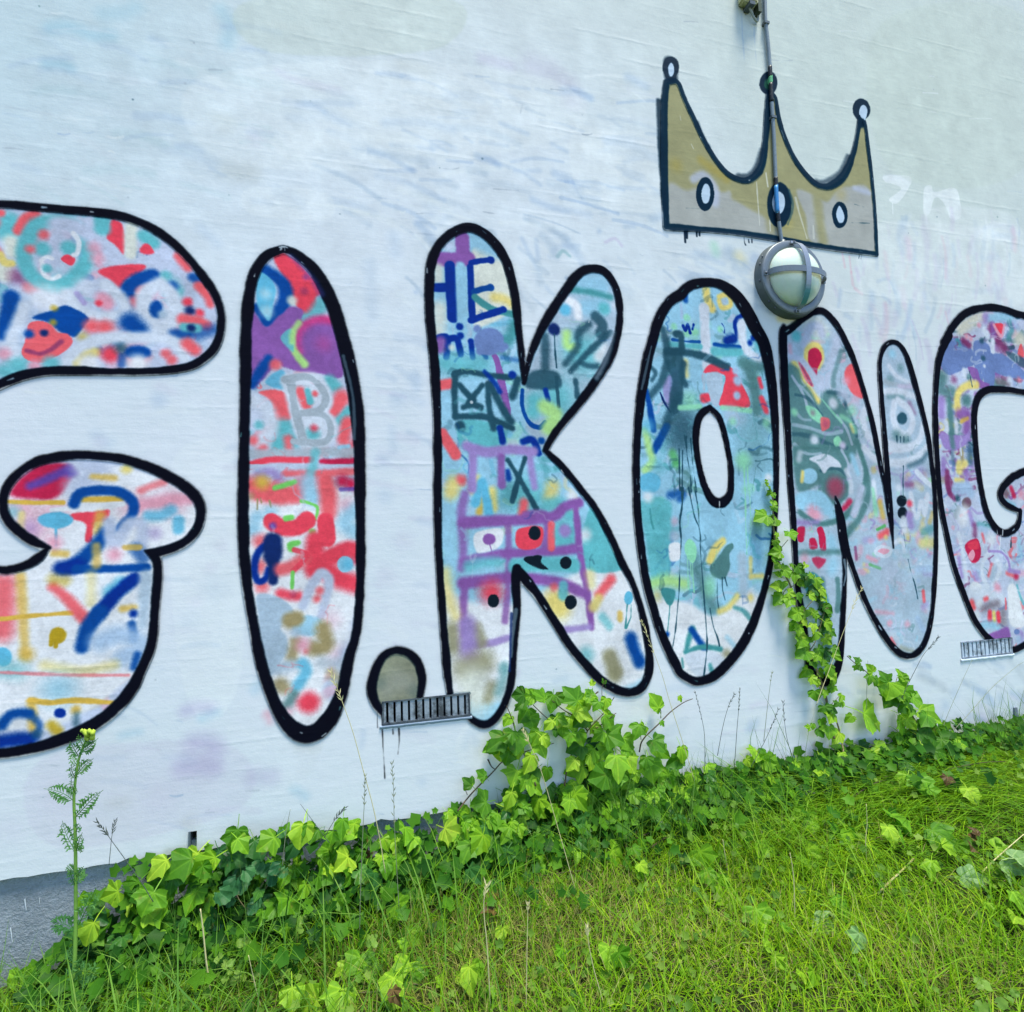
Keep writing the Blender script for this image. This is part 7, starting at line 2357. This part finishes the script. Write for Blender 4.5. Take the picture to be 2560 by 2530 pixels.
# ------------------------------------------------------------------ grass
def blades(name, n, region, length, width, lean, stops, seed, flow=None, dens=None, curve=0.5, trans=0.3, spec=0.1):
    """one mesh of n grass blades: four levels, tapered, bent over"""
    r = np.random.default_rng(seed)
    x = r.uniform(region[0], region[1], n); y = -np.abs(r.uniform(region[2], region[3], n))
    if dens is not None:
        k = r.random(n) < dens(x, y); x, y = x[k], y[k]; n = len(x)
    z = gz(x, y) - 0.004
    L = r.uniform(*length, n) * (0.75 + 0.5 * r.random(n))
    # far and near patches differ in height
    pn = 0.5 + 0.5 * np.sin(7 * x + 3 * np.sin(5 * y)) * np.sin(9 * y + 2 * x)
    L *= 0.75 + 0.5 * pn
    W = r.uniform(*width, n)
    az = r.uniform(0, 2 * np.pi, n)
    ln = np.abs(r.normal(0, lean, n))
    if flow is not None:
        fa, fs = flow(x, y)
        az = az * (1 - fs) + (fa + r.normal(0, .45, n)) * fs
        ln = ln * (1 - fs) + (0.9 + 0.35 * r.random(n)) * fs
        L = L * (1 + 0.8 * fs)
    dx, dy = np.cos(az), np.sin(az)
    sx, sy = -dy, dx
    tw = r.uniform(-.6, .6, n); sx, sy = sx * np.cos(tw) - sy * np.sin(tw), sx * np.sin(tw) + sy * np.cos(tw)
    cu = curve * r.uniform(.4, 1.4, n)
    T = np.array([0, .35, .7, 1.0]); Wt = np.array([1, .85, .55, 0.0])
    P = np.zeros((n, 7, 3), np.float32)
    px, py, pz = x.copy(), y.copy(), z.copy()
    i = 0; prev = 0
    for lv in range(4):
        if lv:
            th = ln + cu * T[lv] * 1.2
            st = L * (T[lv] - T[lv - 1])
            px = px + dx * np.sin(th) * st; py = py + dy * np.sin(th) * st; pz = pz + np.cos(th) * st
            py = np.minimum(py, -0.004); pz = np.maximum(pz, gz(px, py) + 0.003)
        w = W * Wt[lv] * 0.5
        if lv < 3:
            P[:, i] = np.stack([px - sx * w, py - sy * w, pz], 1); P[:, i + 1] = np.stack([px + sx * w, py + sy * w, pz], 1); i += 2
        else: P[:, i] = np.stack([px, py, pz], 1)
    V = P.reshape(-1, 3)
    b = (np.arange(n) * 7)[:, None]
    loops = np.concatenate([b + np.array([[0, 1, 3, 2]]), b + np.array([[2, 3, 5, 4]]), b + np.array([[4, 5, 6]])], 1).astype(np.int32)
    me = bpy.data.meshes.new(name)
    me.vertices.add(len(V)); me.vertices.foreach_set('co', V.ravel())
    me.loops.add(loops.size); me.loops.foreach_set('vertex_index', loops.ravel())
    st = (np.arange(n) * 11)[:, None] + np.array([[0, 4, 8]])
    me.polygons.add(n * 3); me.polygons.foreach_set('loop_start', st.ravel().astype(np.int32))
    me.polygons.foreach_set('loop_total', np.tile([4, 4, 3], n).astype(np.int32))
    a = me.attributes.new('tint', 'FLOAT', 'POINT')
    pt = 0.5 + 0.5 * np.sin(3.3 * x + 1.7) * np.sin(4.1 * y + 0.6 * x)
    tv = np.clip(r.random(n) * 0.7 + pt * 0.3, 0, 1)
    a.data.foreach_set('value', np.repeat(tv, 7).astype(np.float32))
    me.materials.append(leafy(name + '_blade', stops, 'tint', trans, 0.55, spec=spec))
    me.polygons.foreach_set('use_smooth', [True] * (n * 3))
    me.update(calc_edges=True); me.validate()
    return tag(link(bpy.data.objects.new(name, me)), kind='stuff')

def flow_right(x, y):
    """the long grass on the right lies combed over"""
    s = np.clip((x - 0.95) / 0.35, 0, 1) * np.clip((0.62 + y) / 0.25, 0, 1)
    a = math.pi * 1.05 + 0.5 * np.sin(4 * x + 2) + 0.7 * np.sin(5 * y)
    return a, s * 0.85
def thatchy(x, y):
    d = 0.10 + 0.25 * np.clip(np.sin(7.1 * x + 0.4) * np.sin(9 * y + 1.1), 0, 1)
    for (a, b, s, k) in ((0.30, -0.36, 0.15, .8), (0.55, -0.24, 0.10, .8), (0.72, -0.46, 0.14, .6), (1.05, -0.66, 0.12, .5), (0.05, -0.30, 0.10, .5), (1.0, -0.28, 0.09, .35)):
        d = d + k * np.exp(-((x - a) ** 2 + (1.4 * (y - b)) ** 2) / (2 * s * s))
    d = d * 0.75 * np.clip(1.5 - 0.85 * x, 0.2, 1)
    return np.clip(d, 0, 1)
def dens_main(x, y):
    d = 0.55 + 0.45 * np.clip(np.sin(4.2 * x + 1) * np.sin(6 * y + x) + 0.45, 0, 1)
    d = np.where(y > -0.06, d * 0.35, d)
    d = d * (1 - 0.55 * np.clip(thatchy(x, y) - 0.25, 0, 1))
    return d
GREEN = [(0.0, (0.035, 0.12, 0.004)), (0.35, (0.10, 0.25, 0.005)), (0.7, (0.20, 0.37, 0.007)), (1.0, (0.36, 0.50, 0.02))]
DRYC = [(0.0, (0.16, 0.17, 0.03)), (0.5, (0.33, 0.32, 0.08)), (1.0, (0.52, 0.48, 0.22))]
def near_foot(x, y): return np.where(y > -0.30, 0.8, 0.28) * np.clip(0.45 + (x - 0.3) * 0.6, 0.35, 1)
blades('grass', 120000, (-1.2, 3.4, 0.0, 1.3), (0.032, 0.092), (0.0011, 0.0030), 0.75, GREEN, 1, flow_right, dens_main, 0.85)
blades('long_grass', 24000, (-1.0, 3.4, 0.02, 1.0), (0.08, 0.18), (0.0014, 0.0036), 0.55, [(0.0, (0.06, 0.17, 0.008)), (0.6, (0.13, 0.28, 0.012)), (1.0, (0.22, 0.38, 0.03))], 2, flow_right, near_foot, 0.9)
blades('dry_grass', 130000, (-0.9, 2.6, 0.04, 1.1), (0.025, 0.08), (0.0007, 0.0016), 1.05, DRYC, 3, None, thatchy, 0.3)
def tufts(x, y): return np.clip(np.sin(23 * x + 4) * np.sin(19 * x + 1) + 0.1, 0, 1)
blades('wall_grass', 2600, (-0.35, 2.8, 0.04, 0.20), (0.12, 0.24), (0.0014, 0.0026), 0.25, [(0.0, (0.04, 0.11, 0.02)), (1.0, (0.12, 0.24, 0.04))], 4, None, tufts, 0.35)
def left_wild(x, y): return np.clip(1.1 - (x + 0.5) * 1.2, 0, 1) * np.clip(1.1 + y * 1.6, 0, 1)
blades('weedy_grass', 6500, (-1.0, 1.1, 0.05, 0.6), (0.08, 0.19), (0.0018, 0.0046), 0.5, [(0.0, (0.05, 0.15, 0.02)), (0.6, (0.12, 0.26, 0.03)), (1.0, (0.26, 0.38, 0.10))], 5, None, left_wild, 0.7)

# low herb cover: a carpet of small leaves between the blades (nobody could count them)
def carpet(name, n, region, size, stops, seed, dens, lift, wall=False):
    r = np.random.default_rng(seed)
    x = r.uniform(region[0], region[1], n); y = -r.uniform(region[2], region[3], n)
    k = r.random(n) < dens(x, y); x, y = x[k], y[k]; n = len(x)
    z = gz(x, y) + r.uniform(*lift, n)
    if wall:      # against the plinth the tangle stands as high as the plinth
        g = gz(x, y); up = np.clip(1.15 + y * 9, 0, 1) * np.clip((x + 0.62) * 6, 0, 1)
        z = np.maximum(z, g + r.random(n) * up * np.clip(0.02 - g, 0, .22))
    s = r.uniform(*size, n)
    N = np.stack([r.uniform(-.6, .5, n), -0.6 + r.uniform(-.4, .4, n), r.uniform(.3, 1.1, n)], 1); N /= np.linalg.norm(N, axis=1)[:, None]
    t = np.stack([r.uniform(-1, 1, n), r.uniform(-1, .2, n), r.uniform(-.8, .5, n)], 1)
    t -= N * (t * N).sum(1)[:, None]; t /= np.linalg.norm(t, axis=1)[:, None] + 1e-9
    u = np.cross(t, N)
    shp = np.array([(0, 0, 0), (.46, -.06, .12), (.34, .30, .10), (.56, .55, .16), (0, 1, -.08), (-.56, .55, .16), (-.34, .30, .10), (-.46, -.06, .12)])
    c = np.array([x, y, z]).T
    P = c[:, None] + s[:, None, None] * (shp[None, :, :1] * u[:, None] + shp[None, :, 1:2] * t[:, None] + shp[None, :, 2:] * N[:, None])
    P[..., 1] = np.minimum(P[..., 1], -0.003)
    b = (np.arange(n) * 8)[:, None]
    loops = np.concatenate([b + np.array([[0, 1, 2, 3, 4]]), b + np.array([[0, 4, 5, 6, 7]])], 1).astype(np.int32)
    me = bpy.data.meshes.new(name)
    me.vertices.add(n * 8); me.vertices.foreach_set('co', P.astype(np.float32).ravel())
    me.loops.add(loops.size); me.loops.foreach_set('vertex_index', loops.ravel())
    me.polygons.add(n * 2); me.polygons.foreach_set('loop_start', (np.arange(n * 2) * 5).astype(np.int32)); me.polygons.foreach_set('loop_total', np.full(n * 2, 5, np.int32))
    a = me.attributes.new('tint', 'FLOAT', 'POINT'); a.data.foreach_set('value', np.repeat(r.random(n), 8).astype(np.float32))
    me.materials.append(leafy(name + '_leaf', stops, 'tint', 0.3, spec=0.1))
    me.update(calc_edges=True); me.validate()
    return tag(link(bpy.data.objects.new(name, me)), kind='stuff')
carpet('undergrowth', 12000, (-0.60, 3.2, 0.008, 0.32), (0.014, 0.036), [(0, (0.012, 0.060, 0.006)), (0.6, (0.035, 0.13, 0.007)), (1, (0.09, 0.23, 0.012))], 6, lambda x, y: np.clip(1.1 + y * 5.5, 0.04, 1) * np.clip(1.5 - 0.55 * x, 0.45, 1), (0.0, 0.075), True)
carpet('herb_leaves', 7000, (-0.8, 2.6, 0.15, 1.1), (0.007, 0.018), [(0, (0.05, 0.13, 0.015)), (0.6, (0.11, 0.22, 0.022)), (1, (0.20, 0.30, 0.05))], 7, lambda x, y: np.clip(.35 + .6 * np.sin(5 * x) * np.sin(7 * y), .1, 1), (0.005, 0.04))
